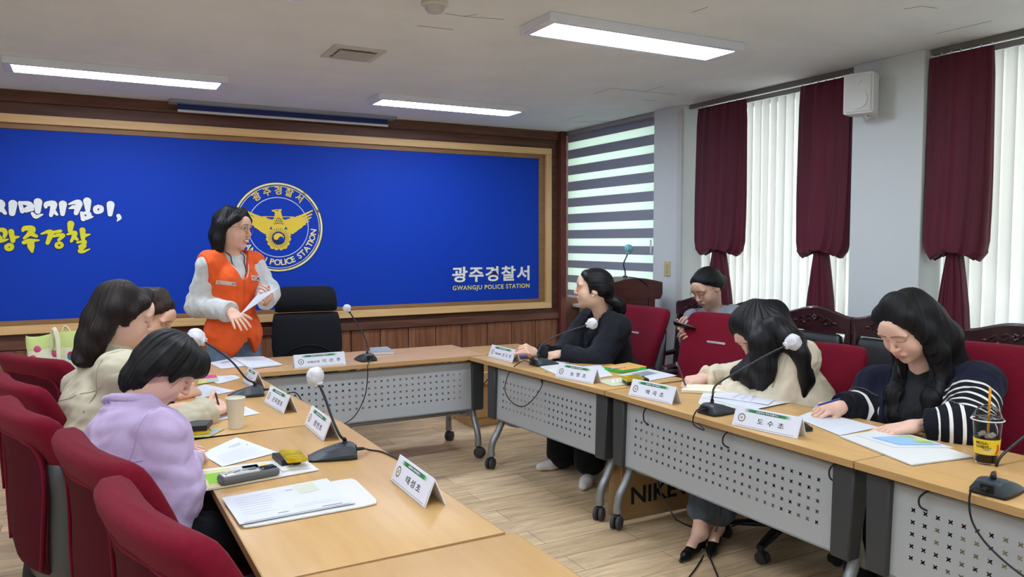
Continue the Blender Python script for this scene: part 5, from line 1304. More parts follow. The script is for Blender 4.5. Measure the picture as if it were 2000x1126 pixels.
seam(p, g_, [p.N-p.up*(.13+.03*math.cos(x*9))+p.rt*x for x in np.linspace(-.18, .18, 17)], A3(p.fw), sm_, .0022)
trousers(p, darkcl)
for q in 'RL': p.shoe('shoe', shoe_black, p.an[q], p.fw)
hl = p.hl
p.hair(brown_hair, chains=[[(hl(.03, -.03, .09), .052), (hl(.070, -.045, .03), .042), (hl(.075, -.065, -.06), .040), (hl(.066, -.075, -.13), .036), (hl(.06, -.07, -.18), .028)], [(hl(-.03, -.03, .09), .052), (hl(-.075, -.035, .02), .036), (hl(-.082, -.04, -.08), .033), (hl(-.075, -.05, -.16), .026)],
      [(hl(0, -.06, .06), .07), (hl(0, -.08, -.03), .064), (hl(.01, -.09, -.11), .052), (hl(.02, -.10, -.18), .036), (p.N-p.fw*.115-p.up*.02+p.rt*.05, .012)],
      [(hl(.0, .05, .10), .024), (hl(.05, .05, .075), .018), (hl(.072, .02, .03), .014), (hl(.074, .008, -.02), .010)], [(hl(.0, .05, .10), .024), (hl(-.05, .05, .075), .018), (hl(-.072, .02, .03), .014)]], line=((.086, .088), (.02, .02)), seed=3, amp=.0026)
# ---------------------------------------------------------------- 4: lilac shirt
p = Person('woman in a lilac shirt with short black hair, head bent over her papers', pd(272, 1052, 2.36), pd(264, 812, 2.42), 26, w=.94, depth=.86, tone=(220, 176, 158)); p4 = p
p.arm('R', pd(342, 956, 2.34), pd(362, 897, 2.66)); p.arm('L', p.sh['L']+p.fw*.20-p.up*.24, pd(322, 872, 2.84)); sit_legs(p, kz=.48)
p.head(pd(324, 717, 2.46), -2, 43, -2, hs=.95, eyes='down', mouth='closed', lip=(186, 104, 100))
p.hand('R', pd(394, 883, 2.84)-p.wr['R'], A3([-.35, -.35, .85]), 1.06, curl=(.75, .9, .6), thumb=(.4, .9, -.2))
tw4 = p.hand('L', pd(396, 872, 2.90)-p.wr['L'], A3([-.1, -.35, .9]), 1.05, curl=(.35, .5, .4), thumb=(.5, .85, -.4))
v = Vol(.006); p.torso(v, .030); v.ell(p.P+p.up*.02, (.165, .15, .17), p.B, .06); v.ell(p.N-p.fw*.035-p.up*.14, (.165, .092, .17), p.B, .06); v.ell(p.N-p.fw*.02-p.up*.03, (.13, .085, .06), p.B, .05); p.arms(v, .012, (.056, .064, .056, .036), k=.04); v.cap(p.el['R']-A3([0, 0, .035]), p.el['R']+(p.sh['R']-p.el['R'])*.5, .062, .058, .05)
v.cut(p.cutplane(p.P-p.up*.14, -p.up, p.P, .4)); v.cut(p.cutplane(p.N+p.up*.05, p.up-p.fw*.15, p.N, .12))
for q in 'RL': v.cut(p.cutplane(p.wr[q]-(p.wr[q]-p.el[q])*.02, p.wr[q]-p.el[q], p.wr[q], .10))
collar_ring(v, p.N-p.up*.005, p.rt, p.fw, p.up, .080, .078, .0, .045, .007, 50, flare=.002, lean=.02)
collar_ring(v, p.N+p.up*.01, p.rt, p.fw, p.up, .104, .104, -.038, .030, .007, 70, flare=-.022, lean=.02)
lilac = cloth('shirt_lilac', (196, 176, 212), (188, 168, 205), .8, .05, 120)
g_ = p.garment('shirt', lilac, v, .007, .13, .018, .07, 5); sm_ = cloth('seam_lilac', (176, 156, 194))
for q in 'RL': armhole(p, g_, q, sm_)
seam(p, g_, [p.N-p.up*(.135+.012*math.cos(x*8))+p.rt*x for x in np.linspace(-.17, .17, 17)], A3(p.fw), sm_)
v = Vol(.005)
for q in 'RL':
    w_ = p.wr[q]; d_ = (w_-p.el[q])/np.linalg.norm(w_-p.el[q]); v.cap(w_-d_*.06, w_+d_*.0, .041, .040, .01); v.cut(p.cutplane(w_-d_*.004, d_, w_, .05))
    v.cut(p.cutplane(w_-d_*.062, -d_, w_-d_*.07, .05))
p.garment('cuff', lilac, v, .001, .1, 0)
trousers(p, darkcl)
for q in 'RL': p.shoe('shoe', shoe_black, p.an[q], p.fw)
hl = p.hl
p.hair(black_hair, ells=[((0, -.010, .038), (.082, .092, .070)), ((0, -.05, .0), (.079, .050, .066))], chains=[[(hl(s*.06, -.01, .06), .04), (hl(s*.078, -.026, .01), .032), (hl(s*.074, -.05, -.045), .024)] for s in (1, -1)]+[[(hl(-.05, .05, .080), .030), (hl(.0, .068, .078), .030), (hl(.05, .05, .072), .030)], [(hl(-.04, .08, .07), .018), (hl(.0, .092, .058), .018), (hl(.045, .075, .052), .018), (hl(.07, .035, .035), .016)], [(hl(0, -.06, -.02), .046), (hl(0, -.055, -.085), .036), (hl(0, -.05, -.115), .024)], [(hl(.035, -.05, -.02), .040), (hl(.04, -.04, -.085), .026)], [(hl(.075, .035, .03), .014), (hl(.079, .032, -.02), .008)]], line=((.092, .075), (.03, .02)), shell=(.080, .098, .088), sc=(0, -.012, .037), axis='lz', seed=4, amp=.0026)
p.strands(black_hair, [[p.hl(.074, .055-.01*i, .04), p.hl(.079, .05-.012*i, -.005), p.hl(.075, .045-.012*i, -.04+.01*i)] for i in range(3)], .0006)
# ---------------------------------------------------------------- 5: black blazer
p = Person('woman in a black blazer with low ponytail, facing left, one hand raised', pd(1196, 740, 5.28), pd(1176, 612, 5.20), 174, w=1.12, depth=1.15, sw=.17, tone=(228, 188, 160)); p5 = p
p.arm('L', pd(1168, 706, 5.02), pd(1094, 691, 5.06)); p.arm('R', pd(1092, 700, 5.22), pd(1044, 688, 4.98))
for q, kx, ax in (('L', (1150, 790, 4.95), (1152, 905, 4.82)), ('R', (1095, 775, 5.1), (1098, 893, 5.14))): p.leg(q, pd(*kx), pd(*ax))
p.head(pd(1158, 564, 5.13), 146, -2, 0, hs=1.10, eyes='open', mouth='closed', lip=(168, 52, 66), chub=1.04)
p.hand('R', pd(1008, 672, 4.84)-p.wr['R'], A3([.1, -.65, .55]), 1.06, curl=(.75, .9, .6), thumb=(.45, .8, .45), curls=[(.25, .35, .2), (.8, .9, .6), (.9, 1, .6), (1, 1, .6)])
p.hand('L', pd(1056, 697, 4.98)-p.wr['L'], A3([.1, -.3, 1]), 1.06, curls=[(.15, .25, .2), (.25, .4, .25), (.3, .45, .3), (.22, .35, .2)], fan=.13)
v = Vol(.0075); p.torso(v, .030, bust=1); v.ell(p.P+p.up*.02, (.215, .18, .17), p.B, .06); p.arms(v, .022, (.060, .058, .052, .044)); v.cut(p.cutplane(p.P-p.up*.12, -p.up, p.P, .4))
def bl_v(X, Y, Z):
    x, y, z = X-p5.N[0], Y-p5.N[1], Z-p5.N[2]
    a = x*p5.rt[0]+y*p5.rt[1]+z*p5.rt[2]; b = x*p5.fw[0]+y*p5.fw[1]+z*p5.fw[2]; c = x*p5.up[0]+y*p5.up[1]+z*p5.up[2]
    return np.maximum(np.minimum(np.minimum(.015+(c+.17)*.36-np.abs(a), b-.0), c+.17), np.minimum(.072-np.sqrt(a*a+(b-.01)**2), c+.03))
v.cut(bl_v)
for q in 'RL': v.cut(p.cutplane(p.wr[q]-(p.wr[q]-p.el[q])*.03, p.wr[q]-p.el[q], p.wr[q], .10))
collar_ring(v, p.N-p.up*.005, p.rt, p.fw, p.up, .080, .074, -.02, .016, .010, 150, lean=.02, flare=.008)
blaz = cloth('blazer_black', (22, 24, 32), (27, 29, 38), .8, .08, 300)
jk = p.garment('blazer', blaz, v, .004, .12, .008, .07, 6)
_BV.clear(); fr = lambda x, y, z: Vector(p5.loc(p5.N+p5.rt*x+p5.fw*y+p5.up*z))
for s in (-1, 1):
    bm = NB(); ed = [(.075, .0), (.062, -.05), (.046, -.10), (.028, -.16), (.020, -.21)]; ou = [(.095, -.005), (.105, -.05), (.112, -.085), (.075, -.15), (.028, -.215)]
    vv = [[bm.verts.new(surf_front(jk, s*(a_*(1-t_)+b_*t_), za*(1-t_)+zb_*t_, .006+.006*math.sin(PI*t_))) for t_ in (0, .33, .67, 1)] for (a_, za), (b_, zb_) in zip(ed, ou)]
    for i in range(4):
        for k in range(3): bm.faces.new((vv[i][k], vv[i][k+1], vv[i+1][k+1], vv[i+1][k]))
    bmesh.ops.solidify(bm, geom=list(bm.faces), thickness=.004); obj('lapel', bm, blaz, jk, ang=70)
v = Vol(.008); p.torso(v, .012, bust=1); v.cut(p.cutplane(p.N-p.up*.035, p.up+p.fw*.3, p.N, .14)); p.garment('top', cloth('top_black', (16, 17, 21)), v, .002, .1, 0)
trousers(p, darkcl, .016, .93, 'trousers', (.098, .085, .080, .084))
for q in 'LR': p.shoe('sneaker', shoe_white, p.an[q], A3([-.75, -.65, 0]) if q == 'L' else A3([-.9, .1, 0]), L=.25)
bm = NB(); ball(bm, Vector(p.loc(p.hl(-.081, .000, -.036))), .0055); ball(bm, Vector(p.loc(p.hl(-.083, -.006, -.030))), .004); obj('earring', bm, M('pearl', (240, 236, 226), .2, metal=.2), p.root)
hl = p.hl
p.hair(black_hair, ells=[((0, -.045, .03), (.083, .078, .082))], chains=[[(hl(s*.02, .05, .092), .020), (hl(s*.055, .03, .07), .020), (hl(s*.068, -.008, .045), .020), (hl(s*.055, -.06, .0), .04)] for s in (1, -1)]+[[(hl(0, -.08, .0), .055), (hl(-.0, -.10, -.05), .034), (hl(-.0, -.12, -.068), .024), (hl(-.0, -.14, -.075), .034), (hl(-.0, -.165, -.09), .036), (hl(-.0, -.175, -.125), .026), (hl(0, -.17, -.15), .012)], [(hl(-.074, .018, .03), .012), (hl(-.078, .015, -.02), .007)]], line=((.076, .090), (.012, .02)), axis='y', seed=5, amp=.0014)
# ---------------------------------------------------------------- 6: phone by the window
p = Person('woman in a grey top and round glasses by the window, looking down at a phone', pd(1402, 735, 5.36), pd(1394, 602, 5.40), 196, w=1.0, tone=(206, 164, 142)); p6 = p
p.arm('R', pd(1352, 690, 5.40), pd(1340, 655, 5.22)); p.arm('L', pd(1420, 690, 5.22), pd(1372, 660, 5.10)); sit_legs(p, kz=.50)
p.head(pd(1381, 563, 5.34), 184, 28, 4, hs=1.10, eyes='down', mouth='closed', lip=(160, 90, 86))
p.hand('R', pd(1328, 640, 5.12)-p.wr['R'], A3([-.2, .4, -.85]), 1.05, curl=(.6, .7, .5), thumb=(.6, .7, -.3))
p.hand('L', pd(1340, 645, 5.08)-p.wr['L'], A3([.3, -.6, .4]), 1.05, curl=(.6, .7, .5))
v = Vol(.008); p.torso(v, .024, bust=1); p.arms(v, .016, (.056, .052, .046, .038)); v.cut(p.cutplane(p.N+p.up*.0, p.up+p.fw*.5, p.N, .12))
for q in 'RL': v.cut(p.cutplane(p.wr[q]-(p.wr[q]-p.el[q])*.05, p.wr[q]-p.el[q], p.wr[q], .10))
p.garment('top', cloth('top_grey', (142, 150, 158), (134, 142, 150)), v, .004, .1, .005)
trousers(p, cloth('jeans_navy', (34, 40, 58)))
for q in 'RL': p.shoe('shoe', shoe_black, p.an[q], p.fw)
glasses(p, .024, .021, M('glasses_gold', (196, 160, 96), .25, metal=.9)); hl = p.hl
p.hair(black_hair, ells=[((0, -.04, .035), (.084, .085, .085))], chains=[[(hl(s*.0, .04, .092), .018), (hl(s*.05, .03, .07), .018), (hl(s*.066, -.005, .045), .018), (hl(s*.05, -.06, .0), .04)] for s in (1, -1)]+[[(hl(0, -.09, .01), .046), (hl(0, -.125, -.005), .034), (hl(0, -.145, -.02), .030)]], line=((.08, .088), (.012, .02)), axis='y', seed=6, amp=.0012)
# ---------------------------------------------------------------- 7: cream jacket, long hair over the face
p = Person('woman in a cream jacket writing, long black hair hanging over her face', pd(1572, 818, 3.92), pd(1512, 690, 3.98), 170, w=1.02, sw=.175, tone=(224, 184, 162)); p7 = p
p.arm('R', pd(1424, 740, 4.30), pd(1374, 738, 4.22)); p.arm('L', pd(1512, 786, 3.86), pd(1412, 764, 4.04))
p.leg('R', pd(1395, 880, 3.95), pd(1368, 1020, 3.78)); p.leg('L', pd(1440, 890, 3.80), pd(1400, 1020, 3.86))
p.head(pd(1476, 650, 4.05), 186, 42, 6, hs=1.10, eyes='down')
tw7 = p.hand('R', pd(1338, 744, 4.19)-p.wr['R'], A3([.15, -.25, .95]), 1.08, curls=[(.5, .8, .5), (.65, .9, .5), (.8, 1.0, .6), (.9, 1.0, .6)], thumb=(.45, .85, -.45))
p.hand('L', pd(1372, 756, 4.16)-p.wr['L'], A3([.1, -.3, 1]), 1.05, curls=[(.15, .25, .2), (.25, .4, .25), (.3, .45, .3), (.22, .35, .2)], fan=.13)
v = Vol(.0075); p.torso(v, .034); v.ell(p.P+p.up*.04, (.20, .165, .15), p.B, .06); p.arms(v, .022, (.062, .062, .054, .043)); v.cut(p.cutplane(p.P-p.up*.08, -p.up, p.P, .4)); v.cut(p.cutplane(p.N+p.up*.04, p.up, p.N, .12))
for q in 'RL': v.cut(p.cutplane(p.wr[q]-(p.wr[q]-p.el[q])*.05, p.wr[q]-p.el[q], p.wr[q], .10))
cream_c = cloth('jacket_cream', (222, 212, 188), (214, 203, 178), .85, .1, 300)
g_ = p.garment('jacket', cream_c, v, .006, .12, .012, .07, 8); armhole(p, g_, 'L', cloth('seam_cream', (180, 168, 142)), .002)
trousers(p, cloth('jeans_grey', (74, 82, 92), (92, 100, 110), .9, .2, 400), .012, .82, 'jeans', (.094, .078, .072, .066))
def pump(p, an, fdir, name='heeled_shoe'):
    f_ = A3(fdir); f_[2] = 0; f_ /= np.linalg.norm(f_); a = A3([an[0], an[1], 0])
    v = Vol(.0042); v.cap(a-f_*.02+A3([0, 0, .062]), a+f_*.07+A3([0, 0, .040]), .033, .030, .02); v.cap(a+f_*.07+A3([0, 0, .036]), a+f_*.16+A3([0, 0, .020]), .032, .022, .02); v.cap(a+f_*.16+A3([0, 0, .019]), a+f_*.215+A3([0, 0, .013]), .021, .009, .02)
    v.ell(a+f_*.045+A3([0, 0, .093]), (.075, .028, .040), np.stack([f_, np.cross([0, 0, 1], f_), [0, 0, 1]], 1), .008, sub=True)
    v.cap(a-f_*.022+A3([0, 0, .05]), a-f_*.022+A3([0, 0, .006]), .026, .018, .01); v.cap(a-f_*.035+A3([0, 0, .08]), a-f_*.04+A3([0, 0, .10]), .02, .014, .02); v.cut(lambda X, Y, Z: .003-Z)
    V, Q = v.mesh(1); np_mesh(name, p.loc(V), Q, shoe_black, p.root)
    v = Vol(.004); v.cap(A3(an)+A3([0, 0, .06]), a+f_*.0+A3([0, 0, .085]), .034, .036, .02); v.cap(a+A3([0, 0, .08]), a+f_*.10+A3([0, 0, .045]), .034, .026, .03); V, Q = v.mesh(1); p.parts.append((V, Q, np.tile(L3(p.tone), (len(V), 1))))
pump(p, p.an['R'], A3([-.80, -.35, 0])); pump(p, p.an['L'], A3([-.7, -.55, 0]))
hl = p.hl; N_ = p.N
p.hair(black_hair, chains=[[(hl(.0, -.02, .10), .06), (hl(-.07, -.03, .04), .056), (hl(-.10, -.02, -.05), .05), (pd(1470, 735, 3.93), .056), (pd(1488, 775, 3.95), .038)], [(hl(.02, .02, .10), .05), (hl(-.05, .05, .06), .04), (hl(-.085, .05, -.02), .036), (pd(1442, 730, 4.0), .034), (pd(1462, 772, 4.02), .020)],
      [(hl(0, .03, .1), .04), (hl(.05, .03, .07), .03), (hl(.075, .02, .0), .03), (hl(.08, .03, -.09), .026)],
      [(hl(0, -.07, .06), .075), (hl(-.03, -.12, .0), .075), (pd(1528, 655, 3.86), .072), (pd(1550, 670, 3.80), .056), (pd(1570, 700, 3.76), .040), (pd(1576, 742, 3.75), .032), (pd(1570, 776, 3.76), .012)], [(pd(1510, 640, 3.84), .06), (pd(1545, 664, 3.76), .05), (pd(1562, 690, 3.72), .034), (pd(1570, 730, 3.72), .022)], [(hl(0, -.06, .06), .07), (pd(1490, 668, 3.86), .065), (pd(1492, 720, 3.84), .058), (pd(1496, 765, 3.86), .034), (pd(1490, 786, 3.88), .012)]], line=((.088, .088), (.03, .03)), seed=7, amp=.003, k=.035)
p.strands(black_hair, [[pd(1540, 680, 3.84), pd(1530+3*i, 700, 3.83), pd(1518+8*i, 726, 3.83)] for i in range(3)], .0016)
# ---------------------------------------------------------------- 8: striped cardigan
p = Person('woman in a navy cardigan with white stripes on the sleeves, long black hair, reading', pd(1822, 892, 3.38), pd(1806, 722, 3.42), 192, w=1.28, depth=1.3, sw=.165, tone=(226, 184, 162)); p8 = p
p.arm('R', pd(1694, 804, 3.56), pd(1642, 794, 3.46)); p.arm('L', pd(1884, 838, 3.06), pd(1786, 832, 3.12)); sit_legs(p, kz=.50)
p.head(pd(1770, 640, 3.34), 180, 34, 3, hs=1.16, eyes='down', mouth='closed', chub=1.08, lip=(190, 118, 108))
tw8 = p.hand('R', pd(1598, 799, 3.42)-p.wr['R'], A3([.15, -.35, .9]), 1.10, curls=[(.4, .7, .4), (.55, .8, .5), (.7, .9, .5), (.8, .9, .6)], thumb=(.5, .85, -.4))
p.hand('L', pd(1722, 842, 3.14)-p.wr['L'], A3([.10, -.22, 1]), 1.12, curls=[(.18, .3, .2), (.30, .42, .3), (.36, .5, .3), (.26, .4, .3)], fan=.14)
v = Vol(.008); p.torso(v, .018, bust=1); v.cut(p.cutplane(p.N+p.up*.03, p.up+p.fw*.2, p.N, .12)); v.cut(p.cutplane(p.P-p.up*.05, -p.up, p.P, .4))
ts = p.garment('t_shirt', cloth('tshirt_black', (26, 28, 32), (32, 34, 38)), v, .004, .13, 0, seed=9)
v = Vol(.0048); p.torso(v, .036, bust=1); p.arms(v, .024, (.072, .078, .066, .042))
def cardi(X, Y, Z):
    x, y, z = X-p8.N[0], Y-p8.N[1], Z-p8.N[2]
    a = x*p8.rt[0]+y*p8.rt[1]+z*p8.rt[2]; b = x*p8.fw[0]+y*p8.fw[1]+z*p8.fw[2]; c = x*p8.up[0]+y*p8.up[1]+z*p8.up[2]
    return np.maximum(np.minimum(.118+np.clip(-c-.1, 0, .3)*.10-np.abs(a), b-.0), np.minimum(.085-np.sqrt(a*a+b*b), c+.05))
v.cut(cardi); v.cut(p.cutplane(p.P-p.up*.03, -p.up, p.P, .45))
for q in 'RL': v.cut(p.cutplane(p.wr[q]-(p.wr[q]-p.el[q])*.03, p.wr[q]-p.el[q], p.wr[q], .10))
def stripes(V):
    col = np.tile(L3((24, 27, 46)), (len(V), 1)); best = np.full(len(V), 9.0); s = np.zeros(len(V)); sd = np.zeros(len(V)); ph = np.zeros(len(V)); lim = np.zeros(len(V))
    for q in 'RL':
        l1 = np.linalg.norm(p8.el[q]-p8.sh[q]); l2 = np.linalg.norm(p8.wr[q]-p8.el[q])
        for a, b, off in ((p8.sh[q], p8.el[q], 0), (p8.el[q], p8.wr[q], l1)):
            d = b-a; L = np.linalg.norm(d); d = d/L; t = np.clip((V-a) @ d, 0, L); dist = np.linalg.norm(V-a-t[:, None]*d, axis=1); m = dist < best
            best[m] = dist[m]; s[m] = (t if off == 0 else (V-a) @ d*(((V-a) @ d) > 0))[m]+off; lim[m] = l1+l2; ph[m] = .42+.030-l1
    loc = (V-p8.N) @ p8.B
    on_arm = best < .124
    arm_st = on_arm & (s > .085) & (s < lim-.085) & (np.mod(s, .040) < .0125)
    bod_st = ~on_arm & (loc[:, 2] < -.17) & (loc[:, 2] > -.40) & (np.mod(loc[:, 2], .040) < .0125) & (loc[:, 1] > -.02)
    col[on_arm & (s > .10)] = L3((18, 19, 28)); p8.st = (np.where(on_arm, s+ph, loc[:, 2]+1.0), (((on_arm & (s > .085) & (s < lim-.075)) | (~on_arm & (loc[:, 0] < -.06) & (loc[:, 2] < -.17) & (loc[:, 2] > -.40) & (loc[:, 1] > -.02))) & (np.abs(best-.124) > .006)).astype(np.float32)); return col
def knit_mat():
    m = M_attr('cardigan_knit', .9, .2, 350, sheen=.05, spec=.2); add_creases(m, .4, 8); nt = m.node_tree; b = nt.nodes['Principled BSDF']; src = b.inputs['Base Color'].links[0].from_socket
    def mth(op, a, v_):
        n = nt.nodes.new('ShaderNodeMath'); n.operation = op
        nt.links.new(a, n.inputs[0])
        if isinstance(v_, float): n.inputs[1].default_value = v_
        else: nt.links.new(v_, n.inputs[1])
        return n.outputs[0]
    a1 = nt.nodes.new('ShaderNodeAttribute'); a1.attribute_name = 'along'; a2 = nt.nodes.new('ShaderNodeAttribute'); a2.attribute_name = 'striped'
    f = mth('MULTIPLY', mth('LESS_THAN', mth('FRACT', mth('DIVIDE', a1.outputs['Fac'], .042), 0.0), .30), mth('GREATER_THAN', a2.outputs['Fac'], .5))
    mx = nt.nodes.new('ShaderNodeMix'); mx.data_type = 'RGBA'; nt.links.new(f, mx.inputs[0]); nt.links.new(src, mx.inputs[6]); mx.inputs[7].default_value = lin((226, 224, 218)); nt.links.new(mx.outputs[2], b.inputs['Base Color']); return m
cg = p.garment('cardigan', knit_mat(), v, .004, .12, .007, .08, 10, col=stripes)
for nm_, ar_ in (('along', p8.st[0]), ('striped', p8.st[1])): a_ = cg.data.attributes.new(nm_, 'FLOAT', 'POINT'); a_.data.foreach_set('value', np.ascontiguousarray(ar_, np.float32))
# lettering on the T-shirt
_BV.clear(); fr = lambda x, y, z: Vector(p8.loc(p8.N+p8.rt*x+p8.fw*y+p8.up*z))
p_keep = p; bmt = fit_text('SL', .075, .055, .004, .001)
for v_ in bmt.verts:
    q_ = v_.co.copy(); p = p8; s_ = surf_front(ts, -q_.x-.108, q_.y-.275, .004+q_.z); v_.co = s_
obj('print_lettering', bmt, M('print_white', (226, 226, 222), .7), ts, ang=180)
p = p8; trousers(p, darkcl)
for q in 'RL': p.shoe('shoe', shoe_black, p.an[q], p.fw)
hl = p.hl
p.hair(black_hair, chains=[[(hl(.0, .0, .10), .055), (hl(-.05, .03, .075), .042), (hl(-.078, .012, .0), .040), (hl(-.088, .005, -.09), .044), (hl(-.088, .03, -.19), .042), (p.N-p.rt*.075+p.fw*.13-p.up*.12, .042), (p.N-p.rt*.066+p.fw*.15-p.up*.22, .032), (p.N-p.rt*.06+p.fw*.155-p.up*.31, .008)], [(hl(.0, .0, .10), .055), (hl(.055, .02, .07), .036), (hl(.08, -.01, .0), .030), (hl(.088, -.01, -.09), .03), (hl(.086, .01, -.18), .034), (p.N+p.rt*.085+p.fw*.13-p.up*.10, .036), (p.N+p.rt*.08+p.fw*.145-p.up*.19, .026), (p.N+p.rt*.076+p.fw*.15-p.up*.28, .007)],
      [(hl(0, -.07, .05), .08), (hl(0, -.11, -.04), .078), (hl(-.02, -.12, -.13), .075), (p.N-p.fw*.10-p.rt*.05, .075), (p.N-p.fw*.165-p.rt*.10-p.up*.12, .06), (p.N-p.fw*.185-p.rt*.12-p.up*.22, .03)], [(hl(-.05, -.06, .04), .06), (hl(-.09, -.07, -.08), .055), (p.N-p.rt*.12-p.fw*.02+p.up*.02, .055), (p.N-p.rt*.15-p.fw*.06-p.up*.05, .035)]], line=((.084, .094), (.03, .03)), seed=8, amp=.0024, k=.03)
p.strands(black_hair, [[p.hl(-.07, .03, -.12), p.N-p.rt*(.05+.012*i)+p.fw*.165-p.up*.16, p.N-p.rt*(.045+.012*i)+p.fw*.172-p.up*(.26+.01*i)] for i in range(5)]+[[p.hl(.075, .03, -.12), p.N+p.rt*(.055+.012*i)+p.fw*.162-p.up*.14, p.N+p.rt*(.05+.012*i)+p.fw*.165-p.up*(.25+.01*i)] for i in range(4)], .0016)
for q_ in (p1, p2, p3, p4, p5, p6, p7, p8): q_.skin()
# ================================================================= THINGS ON THE TABLES
paper = M('paper_white', (212, 215, 222), .7, spec=.3); paper2 = M('envelope_white', (216, 216, 212), .65, spec=.3); ink = M('print_grey', (150, 152, 160), .8); inkd = M('print_dark', (96, 97, 104), .8)
gold_foil = M('gold_foil', (214, 186, 24), .28, metal=.75, c2=(236, 214, 60), nscale=25); blackbox = M('box_black', (36, 37, 42), .45)
MARK = lambda c: M('print_%02x%02x%02x' % c, c, .55)
def bil(C, u, v): return (C[0].lerp(C[1], u)).lerp(C[3].lerp(C[2], u), v)
def sheet(name, label, cat, px, z=.001, th=.0012, mat=None, marks=(), lift=(0, 0, 0, 0), group=None, round_=0, bow=0, pts=None):
    """thin sheet on a table; px: four corners (near-left, near-right, far-right, far-left or any order round); marks: (u0, v0, u1, v1, width, material) strips or (u0, v0, u1, v1, 'fill', material)"""
    C = pts or [Vector(atz(*p, TZ+z)) for p in px]
    C = [Vector((c.x, c.y, TZ+z+l)) for c, l in zip(C, lift)] if pts is None else C
    c0 = sum(C, Vector())/4; c0.z = TZ+z; L = [c-c0 for c in C]
    n = 8; bm = NB(); g = []
    for j in range(n+1):
        row = []
        for i in range(n+1):
            u, v = i/n, j/n
            if round_:
                du, dv = max(0, abs(u-.5)-(.5-round_)), max(0, abs(v-.5)-(.5-round_))
                r = math.hypot(du, dv)
                if r > round_ : k = round_/r; u = .5+math.copysign(.5-round_+du*k, u-.5) if du else u; v = .5+math.copysign(.5-round_+dv*k, v-.5) if dv else v
            p = bil(L, u, v); p.z += bow*math.sin(PI*u)*math.sin(PI*v); row.append(p)
        g.append(row)
    top = [[bm.verts.new(p+Vector((0, 0, th))) for p in r] for r in g]; bot = [[bm.verts.new(p) for p in r] for r in g]
    for j in range(n):
        for i in range(n):
            bm.faces.new((top[j][i], top[j][i+1], top[j+1][i+1], top[j+1][i])); bm.faces.new((bot[j][i], bot[j+1][i], bot[j+1][i+1], bot[j][i+1]))
    for i in range(n):
        for a in ((0, i, 0, i+1), (n, i+1, n, i), (i+1, 0, i, 0), (i, n, i+1, n)): bm.faces.new((top[a[0]][a[1]], bot[a[0]][a[1]], bot[a[2]][a[3]], top[a[2]][a[3]]))
    o = obj(name, bm, mat or paper, None, 30); o.location = c0; tag(o, label, cat, group)
    if marks:
        ms = {}; 
        for u0, v0, u1, v1, w, mm in marks:
            bm = ms.setdefault(mm.name, (NB(), mm))[0]
            if w != 'fill': w *= .55
            def P(u, v): p = bil(L, u, v); p.z += bow*math.sin(PI*u)*math.sin(PI*v)+th+.0005; return p
            if w == 'fill': cs = [(u0, v0), (u1, v0), (u1, v1), (u0, v1)]
            else:
                du, dv = u1-u0, v1-v0; nn = math.hypot(du, dv); du, dv = -dv/nn*w/2, du/nn*w/2
                cs = [(u0-du, v0-dv), (u1-du, v1-dv), (u1+du, v1+dv), (u0+du, v0+dv)]
            k = 4; A = [[bm.verts.new((lambda a, b: P(a, b))(*( (cs[0][t_]*(1-i/k)+cs[1][t_]*i/k)*(1-e)+(cs[3][t_]*(1-i/k)+cs[2][t_]*i/k)*e for t_ in (0, 1)))) for i in range(k+1)] for e in (0, 1)]
            for i in range(k): bm.faces.new((A[0][i], A[0][i+1], A[1][i+1], A[1][i]))
        for bm, mm in ms.values(): obj('print', bm, mm, o, 30)['kind'] = 'stuff'
    return o
def lines(u0, u1, v0, v1, n, seed=0, w=.012, m=None, vert=False):
    r = random.Random(seed); o = []
    for k in range(n):
        v = v0+(v1-v0)*k/max(1, n-1); e = u1-(u1-u0)*r.uniform(0, .35)*(r.random() < .5)
        o.append((v, u0, v, e, w, m or ink) if vert else (u0, v, e, v, w, m or ink))
    return o
GP = 'loose papers on the tables'
# --- far table and left tables
sheet('paper_sheet', 'printed sheet at the left end of the far table, under a thicker folded sheet', 'paper', [(432, 720), (489, 713), (457, 698.5), (409, 708.5)], .001, marks=lines(.15, .8, .2, .8, 7, 1, .02)+[(.3, .55, .6, .75, 'fill', ink)], group=GP, bow=.004)
sheet('booklet', 'thick folded white booklet on the far table, before the standing woman', 'booklet', [(487, 720), (551, 713), (514, 697.5), (455, 699.5)], .003, .008, marks=lines(.2, .75, .55, .85, 4, 2, .02), bow=.006)
sheet('paper_sheet', 'sheet with rounded corner beside a pink pamphlet, left table far end', 'paper', [(424, 750), (470, 738), (458, 732), (405, 736)], .001, marks=lines(.5, .85, .3, .7, 4, 3, .03), group=GP, round_=.12)
sheet('pamphlet', 'pink and green pamphlet at the far end of the left table', 'pamphlet', [(386, 750), (428, 744), (424, 731), (392, 732)], .003, .002, MARK((206, 206, 120)), marks=[(.15, .5, .95, .95, 'fill', MARK((206, 60, 130))), (.4, .1, .95, .4, 'fill', MARK((170, 190, 206)))])
sheet('paper_sheet', 'sheet under the fist of the woman with warm brown hair', 'paper', [(385, 778), (459, 763), (400, 750), (362, 764)], .001, marks=lines(.3, .85, .25, .8, 7, 4, .018), group=GP)
sheet('paper_sheet', 'sheet the woman in beige is writing on, behind the paper cup', 'paper', [(404, 824), (508, 807), (474, 791), (395, 802)], .001, marks=lines(.3, .9, .3, .85, 6, 5, .015), group=GP)
sheet('pamphlet', 'pale green pamphlet lowest in the pile beside the paper cup', 'pamphlet', [(318, 858), (408, 853), (438, 838), (366, 840)], .001, .004, MARK((200, 200, 130)), marks=[(.75, .2, .98, .9, 'fill', MARK((150, 170, 200))), (.05, .1, .35, .9, 'fill', MARK((190, 206, 110)))])
